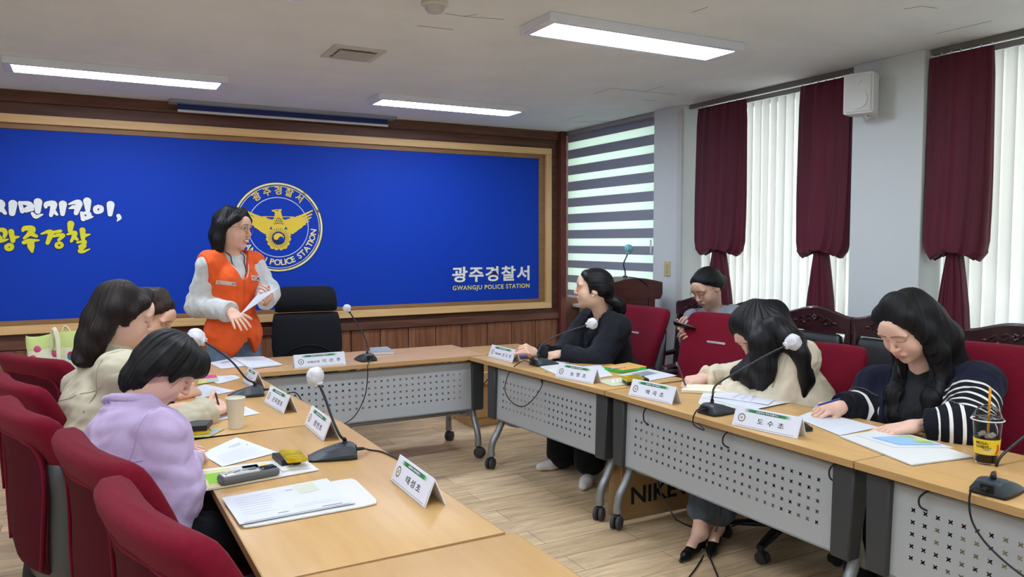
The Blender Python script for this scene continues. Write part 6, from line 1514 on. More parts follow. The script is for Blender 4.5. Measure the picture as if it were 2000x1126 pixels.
def gift_box(name, label, px, z, h, mat, group, ribs=False):
    C = [Vector(atz(*p, TZ+z)) for p in px]; c0 = sum(C, Vector())/4; L = [c-c0 for c in C]
    o = thing(name, label, 'box', c0, 0, group)
    bm = NB(); loft(bm, [[p for p in L], [p+Vector((0, 0, h)) for p in L]]); bmesh.ops.bevel(bm, geom=list(bm.edges), offset=.0025, segments=2, affect='EDGES'); obj('body', bm, mat, o)
    if ribs:
        bm = NB()
        for k in range(5):
            v = .12+.19*k; a, b = bil(L, .04, v)+Vector((0, 0, h)), bil(L, .96, v)+Vector((0, 0, h)); tube(bm, [a, a.lerp(b, .33)+Vector((0, 0, .0012)), a.lerp(b, .66), b], .0009, 5)
        obj('foil_crease', bm, mat, o, ang=180)
    else:
        bm = NB(); q = [p*1.006 for p in L]; loft(bm, [[p+Vector((0, 0, h*.52)) for p in q], [p+Vector((0, 0, h*.56)) for p in q]]); obj('lid_seam', bm, M('box_seam', (22, 22, 25), .5), o)
    return o
GB, GG = 'black gift boxes', 'gold foil boxes'
gift_box('gift_box', 'gold box under the black one beside the paper cup', [(354, 851), (411, 847), (410, 841), (352, 843)], .006, .014, gold_foil, GG, True)
gift_box('gift_box', 'black box on top of the pile beside the paper cup', [(344, 845), (404, 841), (416, 829), (357, 831)], .0205, .022, blackbox, GB)
sheet('paper_sheet', 'printed sheet in front of the woman in the lilac shirt', 'paper', [(434, 911), (542, 883), (462, 854), (392, 886)], .001, marks=[(.55, .76, .85, .76, .03, inkd), (.6, .70, .8, .70, .02, inkd)]+lines(.12, .88, .15, .55, 8, 6, .008)+[(.86, .6, .9, .62, .03, inkd)], group=GP)
sheet('envelope', 'white envelope under the grey pencil case', 'envelope', [(381, 962), (623, 918), (590, 893), (361, 922)], .001, .003, paper2)
sheet('pamphlet', 'yellow and lime pamphlet under the grey pencil case', 'pamphlet', [(407, 955), (540, 930), (520, 903), (387, 922)], .0045, .0015, MARK((214, 206, 150)), marks=[(.05, .25, .35, .8, 'fill', MARK((128, 190, 40))), (.45, .45, .85, .95, 'fill', MARK((196, 202, 210))), (.62, .5, .86, .98, 'fill', MARK((120, 170, 214))), (.9, .2, .99, .9, 'fill', MARK((214, 196, 120)))])
gift_box('gift_box', 'black box with a gold box on it, beside the left microphone base', [(551, 911), (588, 906), (577, 893), (531, 895)], .005, .022, blackbox, GB)
gift_box('gift_box', 'gold box nearest the viewer, leaning beside the left microphone base', [(561, 905), (600, 901), (585, 884), (545, 885)], .0275, .014, gold_foil, GG, True)
sheet('sugar_sachet', 'small white packet on the envelope beside the black box', 'packet', [(552, 922), (583, 913), (570, 908), (544, 914)], .0045, .004, paper2, bow=.002)
# pencil case with clear lid
C = [Vector(atz(*p, TZ)) for p in ((432, 957), (546, 934), (538, 920), (424, 942))]; c0 = sum(C, Vector())/4; ax = (C[1]-C[0]).normalized(); Lc, Wc = (C[1]-C[0]).length, .062
t = thing('pencil_case', 'grey pencil case with a clear window lying on the white envelope', 'pencil case', (c0.x, c0.y, TZ+.0065), math.atan2(ax.y, ax.x))
pcm = M('case_grey', (96, 100, 102), .4)
bm = NB(); box(bm, (0, 0, .013), (Lc, Wc, .026), bev=.012, seg=4); obj('body', bm, pcm, t, 60)
obj('clear_lid', box(NB(), (-.03, 0, .0275), (Lc*.62, Wc*.8, .006), bev=.0025), M('clear_plastic', (206, 210, 206), .12, spec=.7), t)
obj('dark_panel', box(NB(), (Lc*.34, 0, .027), (Lc*.24, Wc*.66, .004), bev=.0015), M('panel_navy', (20, 28, 48), .15), t)
bm = NB(); lathe(bm, [(0, .0305), (.016, .0305), (.016, .0322), (0, .0322)], 20, c=(Lc*.06, .002, 0)); obj('coin', bm, M('coin', (120, 118, 112), .4, metal=.6), t)
bm = NB()
for k in range(3): tube(bm, [(-Lc*.42+.03*k, -.015+.008*k, .0315), (-Lc*.30+.03*k, .012-.006*k, .0315)], .003, 6)
obj('contents', bm, M('foil_grey', (150, 152, 150), .3, metal=.4), t)
t = sheet('envelope', 'large white envelope nearest the viewer, below a printed sheet', 'envelope', [(470, 1034), (742, 984), (690, 934), (470, 975)], .001, .004, paper2, round_=.08, bow=.004)
o = sheet('paper_sheet', 'printed sheet on the large envelope nearest the viewer', 'paper', [(468, 1024), (694, 982), (638, 934), (433, 972)], .0095, .0012, marks=lines(.08, .40, .25, .85, 8, 7, .010)+[(.04, .02, .96, .02, .02, inkd), (.34, .12, .43, .12, .03, inkd), (.50, .20, .90, .20, .008, ink), (.50, .26, .84, .26, .008, ink), (.72, .08, .9, .07, .03, inkd), (.64, .62, .84, .94, 'fill', MARK((206, 208, 188))), (.55, .82, .62, .82, .03, inkd)], group=GP)
# --- right tables
sheet('paper_sheet', 'sheet under the hands of the woman in the black blazer', 'paper', [(1050, 702), (1085, 697), (1050, 685), (1008, 689)], .001, marks=lines(.2, .8, .3, .8, 5, 8, .02), group=GP)
sheet('magazine', 'pale green printed leaflet under the blazer woman\'s flat hand', 'leaflet', [(1092, 709), (1164, 703), (1120, 693), (1052, 698)], .0025, .002, paper, marks=[(.05, .45, .45, .95, 'fill', MARK((170, 214, 196))), (.35, .12, .75, .2, .05, ink)])
gift_box('gift_box', 'black box before the woman in the black blazer', [(1083, 705), (1121, 701), (1114, 696), (1078, 699)], .0045, .020, blackbox, GB)
gift_box('gift_box', 'gold box on the black one before the woman in the black blazer', [(1092, 698), (1123, 696), (1114, 690), (1082, 692)], .025, .014, gold_foil, GG, True)
p = atz(1026, 700, TZ); t = thing('pouch', 'small purple zip pouch beside the farthest right hand microphone', 'pouch', (p.x, p.y, TZ+.0035), R(-20))
bm = NB(); box(bm, (0, 0, .014), (.095, .045, .028), bev=.013, seg=3); obj('body', bm, M('pouch_purple', (96, 84, 128), .5), t, 60)
bm = NB(); tube(bm, [(-.04, -.012, .026), (.04, -.012, .026)], .002, 6); obj('zip', bm, M('zip_pale', (196, 190, 206), .4), t)
sheet('envelope', 'white envelope poking out behind the second right hand name plate', 'envelope', [(1090, 733), (1150, 722), (1098, 711), (1052, 716)], .001, .003, paper2, round_=.1)
sheet('paper_sheet', 'blank sheet left of the green edged notebook', 'paper', [(1160, 739), (1197, 733), (1172, 712), (1130, 716)], .001, group=GP)
def book(label, px, z, h, cover, edge, name='notebook'):
    C = [Vector(atz(*q, TZ+z)) for q in px]; c0 = sum(C, Vector())/4; L = [c-c0 for c in C]
    o = thing(name, label, 'notebook', c0)
    bm = NB(); loft(bm, [[p_*.985 for p_ in L], [p_*.985+Vector((0, 0, h-.002)) for p_ in L]]); obj('page_block', bm, edge, o)
    bm = NB(); loft(bm, [[p_+Vector((0, 0, h-.002)) for p_ in L], [p_+Vector((0, 0, h)) for p_ in L]]); obj('cover', bm, cover, o); return o
book('thick notebook with orange cover and bright green page edges', [(1211, 728), (1263, 722), (1228, 714), (1180, 722)], .001, .022, M('cover_orange', (232, 178, 96), .5), M('pages_green', (70, 196, 70), .6))
def pen(label, a, b, col, tip=(190, 190, 190), r=.0045, name='pen', clip=True):
    a, b = Vector(a), Vector(b); o = thing(name, label, 'pen', a); v = b-a; L = v.length; q = v.to_track_quat('Z', 'Y').to_matrix()
    bm = NB(); lathe(bm, [(0, 0), (.0012, .001), (r*.9, .016), (r*.9, .018)], 12, rot=q); obj('tip', bm, MARK(tip), o)
    bm = NB(); lathe(bm, [(r*.9, .018), (r, .03), (r, L*.62), (r, L-.004), (0, L)], 12, rot=q); obj('barrel', bm, MARK(col), o)
    if clip:
        bm = NB(); tube(bm, [q @ Vector((r+.002, 0, L-.002)), q @ Vector((r+.0025, 0, L-.03)), q @ Vector((r+.0008, 0, L-.04))], .0012, 5); obj('clip', bm, MARK(tip), o)
    return o
zn = TZ+.0285
a, b = atz(1188, 719, zn), atz(1222, 716, zn); pen('purple tipped pen lying on the orange notebook', a, b, (206, 190, 200), (110, 90, 150))
a, b = atz(1212, 722, zn), atz(1250, 717.5, zn); pen('pale orange pen lying across the orange notebook', a, b, (236, 168, 110), (220, 200, 190))
sheet('paper_sheet', 'sheet with a dark printed picture right of the orange notebook', 'paper', [(1269, 743), (1322, 733), (1268, 720), (1206, 732)], .001, marks=[(.25, .45, .8, .85, 'fill', MARK((150, 158, 166)))]+lines(.3, .75, .5, .8, 3, 9, .04, inkd), group=GP)
sheet('pamphlet', 'pale leaflet with small white pattern, behind the third right hand name plate', 'pamphlet', [(1196, 754), (1246, 748), (1216, 736), (1164, 743)], .001, .0015, MARK((206, 206, 176)), marks=[(.55, .05, .98, .4, 'fill', MARK((176, 196, 216))), (.3, .4, .5, .8, .12, MARK((238, 238, 232))), (.5, .5, .65, .75, .1, MARK((238, 238, 232)))])
gift_box('gift_box', 'black box behind the third right hand name plate', [(1226, 752), (1268, 746), (1256, 740), (1215, 745)], .0035, .020, blackbox, GB)
gift_box('gift_box', 'gold box on the black one behind the third right hand name plate', [(1225, 746), (1258, 742), (1246, 735), (1212, 738)], .024, .014, gold_foil, GG, True)
C = [(1330, 766), (1417, 770), (1419, 757), (1344, 754)]
o = book('open cream notebook the woman in the cream jacket writes in', C, .001, .014, M('page_cream', (238, 230, 206), .7), M('page_edge_cream', (226, 218, 190), .7))
pen('black pen in the writing hand of the woman in the cream jacket', Vector(atz(1341, 758, TZ+.018)), Vector(pd(1322, 706, 4.22)), (30, 30, 34), (190, 190, 194))
sheet('envelope', 'rounded white envelope beneath sheets, beside the middle right hand microphone', 'envelope', [(1362, 790), (1470, 800), (1440, 770), (1376, 762)], .001, .003, paper2, round_=.1)
sheet('paper_sheet', 'lower printed sheet of the pair before the woman in the cream jacket', 'paper', [(1470, 800), (1541, 785), (1440, 764), (1372, 776)], .005, marks=lines(.2, .9, .2, .5, 3, 10, .01), group=GP, bow=.004)
sheet('paper_sheet', 'upper printed sheet of the pair before the woman in the cream jacket', 'paper', [(1500, 790), (1518, 776), (1414, 759), (1384, 773)], .0105, marks=lines(.1, .8, .3, .6, 3, 11, .02)+[(.5, .35, .9, .35, .03, inkd)], group=GP, bow=.003)
sheet('paper_sheet', 'printed sheet the woman in the striped cardigan reads', 'paper', [(1640, 850), (1716, 834), (1592, 801), (1553, 815)], .001, marks=lines(.08, .7, .3, .8, 9, 12, .007)+[(.8, .5, .95, .6, .02, ink)], group=GP, bow=.006)
t = sheet('folder', 'stiff white folder under leaflets, left of the iced coffee', 'folder', [(1780, 909), (1900, 893), (1734, 838), (1640, 853)], .001, .005, paper2)
sheet('pamphlet', 'clear sleeve of leaflets on the white folder, under the reading woman\'s hand', 'pamphlet', [(1745, 873), (1861, 874), (1760, 843), (1672, 850)], .0065, .0015, MARK((214, 218, 222)), marks=lines(.2, .8, .25, .4, 2, 13, .01))
sheet('pamphlet', 'blue and lime green leaflet on top of the white folder', 'pamphlet', [(1756, 868), (1838, 868), (1772, 850), (1704, 854)], .009, .0015, MARK((150, 190, 222)), marks=[(.55, .15, .98, .95, 'fill', MARK((150, 200, 60))), (.7, .3, .95, .6, 'fill', MARK((200, 214, 90)))], bow=.003)
gift_box('gift_box', 'black and gold box half hidden behind the front right hand name plate', [(1560, 843), (1588, 841), (1574, 831), (1546, 833)], .001, .014, blackbox, GB)
pen('blue pen in the hand of the woman in the striped cardigan', Vector(pd(1590, 793, 3.40)), Vector(pd(1642, 778, 3.36)), (40, 52, 120), (170, 172, 190))
pen('white pencil under the hands of the woman in the lilac shirt', Vector(pd(408, 880, 2.83)), Vector(pd(332, 884, 2.72)), (226, 216, 218), (222, 160, 150), .0042, 'pencil', False)
pen('dark ended pen in the fist of the woman in the beige jacket', Vector(pd(432, 812, 3.46)), Vector(pd(421, 766, 3.44)), (30, 28, 34), (120, 120, 124))
# sheet held by the speaker
A = [pd(467, 616, 5.02), pd(503, 592, 4.98), pd(545, 561, 5.0), pd(500, 578, 5.06)]
o = sheet('paper_sheet', 'folded sheet held in both hands by the standing woman', 'paper', None, 0, .0012, pts=[Vector(q_) for q_ in A], marks=lines(.2, .8, .3, .7, 4, 14, .03), bow=-.012)
# phone in the hands by the window
p0, p1 = Vector(pd(1322, 632, 5.09)), Vector(pd(1352, 641, 5.05)); d = (p1-p0).normalized()
t = thing('phone', 'dark phone held by the woman by the window', 'phone', (p0+p1)/2)
nv = Vector((.25, .35, .9)).normalized(); nv = (nv-d*nv.dot(d)).normalized(); rt = Matrix((d, nv.cross(d), nv)).transposed()
obj('body', box(NB(), (0, 0, 0), (.15, .074, .009), rt, bev=.004), M('phone_black', (22, 22, 26), .3), t); obj('screen', box(NB(), nv*.0049, (.138, .066, .0008), rt), M('phone_glass', (14, 15, 20), .08), t)
# binder on far table
b0 = book('grey binder on the far table, right of the black chair', [(727, 693), (770, 690.5), (756, 681.5), (722, 683.5)], .001, .020, M('binder_grey', (150, 158, 160), .5), paper, 'binder')
# paper cup
p = atz(461, 835, TZ)
t = thing('paper_cup', 'plain cream paper cup at the far left table, beside the pile of boxes', 'cup', (p.x, p.y, TZ))
k = .090/(.0365*2); cupm = M('cup_cream', (226, 220, 200), .6)
pr = [(.0, .004), (.027, .004), (.0265, .0), (.0285, .0), (.0385, .125), (.0395, .126), (.0400, .1285), (.0385, .130), (.0372, .1285), (.0275, .008), (.0, .008)]
obj('body', lathe(NB(), pr, 40), cupm, t, 50)
bm = NB(); tube(bm, [(math.cos(a)*.0388, math.sin(a)*.0388, .128) for a in (2*PI*j/40 for j in range(41))], .0022, 8); obj('rim', bm, cupm, t, 180)
bm = NB(); lathe(bm, [(0, .086), (.0343, .086), (.0343, .0868), (0, .0868)], 32); obj('drink', bm, M('coffee', (70, 44, 26), .15), t)
# iced coffee
p = atz(1926, 903, TZ)
t = thing('iced_coffee_cup', 'clear dome lidded cup of iced coffee with orange straw and yellow band', 'cup', (p.x, p.y, TZ))
clr = M('clear_cup', (236, 240, 240), .04, trans=1.0, ior=1.15, spec=.5); cof = M('iced_coffee', (44, 22, 14), .08)
sc = 1.02; H_ = .150
def CR(z): return .034+.0125*z/H_
bm = NB(); lathe(bm, [(0, .001), (.033, .001), (CR(0), .004), (CR(H_), H_), (CR(H_)+.0025, H_+.001), (CR(H_)+.0025, H_+.004), (CR(H_)-.0012, H_+.003), (CR(.006)-.0012, .006), (0, .005)], 40); obj('body', bm, clr, t, 40)
bm = NB(); lathe(bm, [(0, .007), (CR(.007)-.002, .007), (CR(.092)-.002, .092), (0, .094)], 32); obj('coffee', bm, cof, t)
for k in range(5):
    a = k*1.3; obj('ice_cube', box(NB(), (.018*math.cos(a), .018*math.sin(a), .096+.004*(k % 3)), (.018, .018, .016), Matrix.Rotation(a, 3, 'X') @ Matrix.Rotation(.4, 3, 'Z'), bev=.004), M('ice', (206, 196, 186), .1, spec=.6), t)
bm = NB(); rd = CR(H_)
lathe(bm, [(rd+.004, H_+.002), (rd+.005, H_+.008), (rd+.002, H_+.012), (rd-.002, H_+.020), (rd-.008, H_+.036), (rd-.020, H_+.049), (.012, H_+.055), (.010, H_+.054), (rd-.021, H_+.047), (rd-.009, H_+.035), (rd-.004, H_+.012)], 40); obj('dome_lid', bm, clr, t, 60)
bm = NB(); tube(bm, [(math.cos(a)*(rd+.005), math.sin(a)*(rd+.005), H_+.005) for a in (2*PI*j/40 for j in range(41))], .0022, 6); obj('lid_rim', bm, M('lid_rim', (222, 226, 226), .1, spec=.7), t, 180)
bm = NB(); tube(bm, [(.004, 0, .05), (-.010, .006, .28) if 0 else (.030, .012, .262)], .0042, 10); obj('straw', bm, M('straw_orange', (232, 160, 40), .4), t)
zb0, zb1 = .036, .090; yel = M('band_yellow', (236, 204, 40), .5)
bm = NB(); lathe(bm, [(CR(zb0)+.0006, zb0), (CR(zb1)+.0006, zb1), (CR(zb1)+.0012, zb1), (CR(zb0)+.0012, zb0)], 48); sl = obj('sleeve', bm, yel, t, 40)
am = math.atan2(-p.y, -p.x)      # side turned to the room's near corner
def on_cup(bm_, a0, zc, off=.0016):
    for v_ in bm_.verts:
        z = zc+v_.co.y; r = CR(z)+off+v_.co.z; a = a0+v_.co.x/CR(z); v_.co = Vector((math.cos(a)*r, math.sin(a)*r, z))
    return bm_
on = M('cup_ink', (40, 30, 20), .6); cy = M('cup_pattern', (222, 226, 190), .6)
for s_, zz, w_ in (('MEGA-', .077, .040), ('COFFEE', .064, .040)):
    obj('brand_lettering', on_cup(fit_text(s_, w_, .0095, .012, .0004), am-.35, zz), on, sl)
bm = NB()
for k in range(8): ribbon(bm, [(-.026+.0058*k, -.012), (-.012+.0058*k, .004)], .0014, .0003)
obj('stripe_pattern', on_cup(bm, am+.02, .052), cy, sl)
bm = NB(); disc(bm, 0, 0, .014, .0004, R(190), R(350)); obj('round_mark', on_cup(bm, am-.0, .066, .0019), M('band_olive', (120, 124, 70), .6), sl)
bm = NB(); ribbon(bm, [(0, -.02), (.006, -.005), (.004, .01)], [.008, .01, .006], .0004); obj('red_mark', on_cup(bm, am+.8, .062), MARK((206, 90, 40)), sl)
# ================================================================= NAME PLATES
clear_w = M('plate_acrylic', (226, 230, 236), .25, spec=.6); plate_w = M('plate_paper', (226, 228, 238), .5); ink_b = M('plate_ink', (38, 38, 44), .6)
def green_mat():
    m = M('plate_green', (34, 120, 66), .5); nt = m.node_tree; b = nt.nodes['Principled BSDF']
    a = nt.nodes.new('ShaderNodeAttribute'); a.attribute_name = 'band'; r = nt.nodes.new('ShaderNodeValToRGB'); e = r.color_ramp.elements
    e[0].position = 0; e[0].color = lin((220, 232, 224)); e[1].position = 1; e[1].color = lin((220, 232, 224))
    for p_, c_ in ((.12, (40, 132, 70)), (.3, (22, 92, 56)), (.7, (22, 92, 56)), (.88, (44, 140, 70))): n_ = e.new(p_); n_.color = lin(c_)
    nt.links.new(a.outputs['Fac'], r.inputs[0]); nt.links.new(r.outputs[0], b.inputs['Base Color']); return m
greenm = green_mat()
def nameplate(label, a, b, text, small=None, w_txt=.40, slant=.088, foot=.034):
    A_, B_ = Vector(atz(*a, TZ)), Vector(atz(*b, TZ)); L = (B_-A_).length; ax = (B_-A_).normalized(); bk = Vector((-ax.y, ax.x, 0))
    t = thing('name_plate', label, 'name plate', ((A_+B_)/2+bk*foot).to_tuple()[:2]+(TZ,), math.atan2(ax.y, ax.x), 'name plates on the tables')
    h = math.sqrt(slant**2-foot**2); th = .0022
    bm = NB(); prism(bm, [(-foot, 0), (-foot+.003, 0), (0, h-.005), (foot-.003, 0), (foot, 0), (.0012, h), (-.0012, h)], L, Matrix.Translation((-L/2, 0, 0)) @ Matrix(((0, 0, 1, 0), (1, 0, 0, 0), (0, 1, 0, 0), (0, 0, 0, 1))))
    obj('stand', bm, clear_w, t)
    for side in (1, -1):
        ang = math.atan2(h, foot); 
        # local sheet coordinates: x along the plate, y up the slope, centred
        MM = Matrix.Rotation(0 if side > 0 else PI, 4, 'Z') @ Matrix.Translation((0, -foot/2-.0012, h/2)) @ Matrix.Rotation(ang, 4, 'X')
        def put(bm_, m_, nm, par): bmesh.ops.transform(bm_, matrix=MM, verts=bm_.verts); return obj(nm, bm_, m_, par)
        cd_ = put(box(NB(), (0, 0, .0004), (L*.975, slant*.94, .0008)), plate_w, 'card', t)
        bm = NB(); n = 20; vt = [[bm.verts.new((-L*.36+L*.72*i/n, slant*(.36+.15*-j+.06), .0011)) for i in range(n+1)] for j in (0, 1)]
        for i in range(n): bm.faces.new((vt[1][i], vt[1][i+1], vt[0][i+1], vt[0][i]))
        bmesh.ops.transform(bm, matrix=MM, verts=bm.verts); bw = obj('green_band', bm, greenm, cd_, fix=False)
        at_ = bw.data.attributes.new('band', 'FLOAT', 'POINT')
        for i in range(n+1):
            for j in (0, 1): at_.data[j*(n+1)+i].value = i/n
        tb = fit_text('초등학교 학부모폴리스', L*.34, slant*.085, .012, .0004); bmesh.ops.translate(tb, vec=(0, slant*.345, .0016), verts=tb.verts); put(tb, lw, 'heading_lettering', bw)
        tb = fit_text(text, L*w_txt, slant*.27, .008, .0004, 1.3); bmesh.ops.translate(tb, vec=(L*(.08 if not small else .22), -slant*.08, .0011), verts=tb.verts); put(tb, ink_b, 'name_lettering', cd_)
        if small: tb = fit_text(small, L*.24, slant*.15, .014, .0004); bmesh.ops.translate(tb, vec=(-L*.13, -slant*.10, .0011), verts=tb.verts); put(tb, ink_b, 'title_lettering', cd_)
        bm = NB(); cx_, cy_, r_ = -L*.37, -slant*.04, slant*.20
        for k in range(28):
            a0, a1 = 2*PI*k/28, 2*PI*(k+1)/28; prism(bm, [(cx_+r_*q_*math.cos(v_), cy_+r_*q_*math.sin(v_)) for q_, v_ in ((.78, a0), (1, a0), (1, a1), (.78, a1))], .0003, Matrix.Translation((0, 0, .0011)))
        g_ = NB(); prism(g_, [(cx_+r_*.5*math.sin(2*PI*k/10)*(1 if k % 2 else .55), cy_+r_*.5*math.cos(2*PI*k/10)*(1 if k % 2 else .55)) for k in range(10)], .0003, Matrix.Translation((0, 0, .0011))); merge(bm, g_, 1)
        put(bm, [M('plate_ring', (92, 84, 74), .5), M('plate_gold', (190, 160, 90), .5)], 'emblem', cd_)
        bm = NB(); box(bm, (0, -slant*.41, .0012), (L*.9, .0016, .0004)); put(bm, ink, 'rule', cd_)
    return t
nameplate('name plate in the middle of the far table, before the black chair', (576, 720), (676, 711.5), '이 은 주', '연합단장', .36, .088)
nameplate('smallest looking name plate at left, beside the far left microphone', (474, 745), (492, 757), 'ㅣㅓㅣ', None, .36, .088)
nameplate('name plate on the left table between the paper cup and the far mic', (516, 785), (553, 808), '곤지암초', None, .50)
nameplate('name plate on the left table just behind the near left microphone', (595, 829), (631, 861), '경안초')
nameplate('name plate nearest the viewer on the left table, with empty wood around it', (763, 937), (829, 992), '태성초')
nameplate('farthest name plate on the right tables, beside the raised hand', (953, 696), (1000, 708), '권 도 현', '연합부회장', .34)
nameplate('second name plate from the far end of the right tables, by the orange notebook', (1084, 736), (1158, 750), '능 평 초')
nameplate('name plate at the joint of two right tables, before the writing woman', (1227, 771), (1312, 790), '매 곡 초')
nameplate('largest looking name plate on the right tables, before the striped cardigan', (1429, 829), (1557, 857), '도 수 초')
# ================================================================= MICROPHONES
micm = M('mic_base', (52, 60, 66), .42); micd = M('mic_dark', (22, 24, 27), .4); neckm = M('mic_neck', (40, 42, 45), .35, metal=.3)
cover_m = M('mic_cover', (226, 226, 228), .85, c2=(204, 204, 208), nscale=40, bump=.5, bscale=60); cover_c = M('mic_cover_blue', (120, 190, 200), .8, bump=.4, bscale=60)
def foam(name, root, c, ax, r, mat, seed):
    """crumpled disposable cover: a lumpy cap with a pinched neck"""
    rnd = random.Random(seed); ax = Vector(ax).normalized(); q = ax.to_track_quat('Z', 'Y').to_matrix(); bm = NB()
    prof = [(.30, -1.05), (.50, -.95), (.42, -.8), (.72, -.55), (.98, -.2), (1.0, .2), (.9, .55), (.62, .85), (.3, .98), (.02, 1.0)]; n = 18; ph = [rnd.uniform(0, 6.28) for _ in range(5)]
    rings = []
    for pr, pz in prof:
        rings.append([c+q @ Vector((r*pr*math.cos(a)*(1+.09*math.sin(5*a+ph[0]+3*pz)+.06*math.sin(9*a+ph[1])), r*pr*math.sin(a)*(1+.09*math.sin(5*a+ph[0]+3*pz)+.06*math.sin(8*a+ph[2])), r*pz*1.05+r*.08*math.sin(3*a+ph[3]))) for a in (2*PI*k/n for k in range(n))])
    loft(bm, rings); return obj(name, bm, mat, root, ang=50)
def mic(label, at_px, yaw, neck, cable=None, cover=cover_m, seed=1, sc=1.0, rcov=.034, cable_pts=None):
    """yaw: direction from the cable socket to the talker (degrees from +X); neck: [(px, py, d)...] up to the head"""
    p = Vector(atz(*at_px, TZ)); t = thing('conference_microphone', label, 'microphone', (p.x, p.y, TZ), R(yaw-90), 'gooseneck microphones')
    t.scale = (sc, sc, sc); L_ = lambda q: (Matrix.Rotation(-R(yaw-90), 3, 'Z') @ (Vector(q)-p))/sc
    secs = [(-.070, .098, .030), (-.066, .104, .042), (-.050, .108, .050), (-.025, .110, .049), (.01, .108, .041), (.05, .102, .029), (.08, .092, .017), (.098, .078, .008)]
    bm = NB(); rings = []
    for y, w, h in secs: rings.append([Vector(v_) for v_ in ((-w/2, y, .002), (-w/2*1.02, y, h*.35), (-w*.34, y, h*.92), (-w*.22, y, h), (w*.22, y, h), (w*.34, y, h*.92), (w/2*1.02, y, h*.35), (w/2, y, .002))])
    loft(bm, rings); obj('base', bm, micm, t, 35)
    bm = NB(); rings = []
    for y, w, h in secs: rings.append([Vector((s_*w*.515, y*1.01, z_)) for s_, z_ in ((-1, 0), (1, 0), (1, .006), (-1, .006))])
    loft(bm, rings); obj('foot', bm, micd, t)
    obj('socket', box(NB(), (0, -.066, .024), (.040, .014, .028), bev=.002, seg=1), M('mic_socket', (8, 8, 9), .6), t)
    bm = NB(); lathe(bm, [(0, 0), (.014, 0), (.013, .002), (0, .0026)], 20, c=(.0, .03, .0345), rot=Matrix.Rotation(R(-16), 3, 'X'), sx=1.2); obj('button', bm, M('mic_button', (66, 74, 80), .35), t)
    obj('lamp', box(NB(), (0, -.005, .0457), (.008, .004, .001)), M('mic_lamp', (110, 124, 170), .3), t)
    nk = [Vector((0, -.030, .046)), Vector((0, -.030, .062))]+[L_(pd(*q)) for q in neck]
    pth = smooth_path(nk, 6); bm = NB(); tube(bm, pth, [.0095]*4+[.008]*4+[.0048]*(len(pth)-8), 10); obj('gooseneck', bm, neckm, t, 180)
    bm = NB(); ax = (pth[-1]-pth[-4]).normalized(); tube(bm, [pth[-1]-ax*.012, pth[-1]+ax*.034], .0085, 12); hd_ = obj('capsule', bm, micd, t)
    foam('cover', hd_, pth[-1]+ax*.026, ax, rcov, cover, seed)
    if cable_pts:
        cp = [Vector((0, -.07, .024)), Vector((0, -.095, .024))]+[L_(q) for q in cable_pts]
        bm = NB(); tube(bm, smooth_path(cp, 8), .0032, 8); obj('cable', bm, blackp, t, 180)
        bm = NB(); tube(bm, [cp[0], cp[0].lerp(cp[1], 1.2)], [.0075, .0055], 10); obj('plug', bm, blackp, t)
    return t
E_ = lambda *a: Vector(pd(*a)); Tt = lambda x, y, z=.001: Vector(atz(x, y, TZ+z))
mic('microphone on the far table, neck tilted towards the black chair', (714, 703), 95, [(718, 680, 5.15), (708, 648, 5.20), (682, 608, 5.22)], seed=2, rcov=.026, cable_pts=[aty(718, 714, 4.74), aty(718, 735, 4.73), aty(712, 775, 4.74), aty(690, 815, 4.74), aty(655, 835, 4.85)])
mic('microphone at the far left, its covered head before the orange vest', (486, 772), 176, [(480, 738, 3.80), (455, 708, 3.80), (420, 680, 3.80), (393, 664, 3.80)], seed=3, rcov=.044, cable_pts=[Tt(545, 772), Vector((.93, 4.05, .715)), Vector((.97, 4.05, .6)), Vector((.97, 4.0, .3)), Vector((.9, 3.9, .02))])
mic('microphone nearest the viewer on the left table, head hanging over the tabletop', (657, 892), 168, [(664, 850, 2.78), (650, 820, 2.80), (634, 775, 2.82), (622, 748, 2.83)], seed=4, rcov=.032, cable_pts=[Tt(722, 878, .004), Tt(752, 884, .003), Vector((.965, 2.52, .71)), Vector((.985, 2.50, .62)), Vector((.98, 2.48, .3)), Vector((.9, 2.5, .02))])
mic('farthest microphone on the right tables, before the woman in the black blazer', (1060, 712), 4, [(1050, 690, 4.62), (1062, 670, 4.68), (1100, 650, 4.72), (1148, 634, 4.74)], seed=5, rcov=.034, cable_pts=[atx(1020, 705, 2.34), atx(996, 725, 2.30), atx(986, 760, 2.29), atx(1000, 785, 2.30), atx(1022, 793, 2.32), atx(1045, 775, 2.33), atx(1060, 745, 2.34), Vector((2.42, 4.12, .70))])
mic('middle microphone on the right tables, neck bent across the cream jacket', (1400, 806), 2, [(1392, 772, 3.50), (1400, 750, 3.52), (1450, 720, 3.56), (1500, 692, 3.58), (1538, 673, 3.58)], seed=6, rcov=.036, cable_pts=[atx(1362, 800, 2.33), atx(1354, 815, 2.325), atx(1356, 830, 2.325), atx(1375, 838, 2.33), Vector((2.42, 2.72, .70))])
mic('microphone cut off by the right edge, beside the iced coffee', (1948, 960), 6, [(1944, 920, 2.66), (1952, 895, 2.68), (1980, 868, 2.70), (2030, 830, 2.72)], seed=7, rcov=.034, cable_pts=[atx(1900, 952, 2.34), atx(1893, 980, 2.335), atx(1900, 1020, 2.335), atx(1930, 1065, 2.34), atx(1990, 1118, 2.35), atx(2060, 1160, 2.36)])
p = aty(1221, 541, 5.0)
t = thing('lectern_microphone', 'gooseneck microphone with pale blue cover standing on the lectern', 'microphone', (p.x, p.y, HL))
bm = NB(); lathe(bm, [(0, .002), (.022, .002), (.02, .012), (.008, .016), (0, .016)], 16); obj('mount', bm, micd, t)
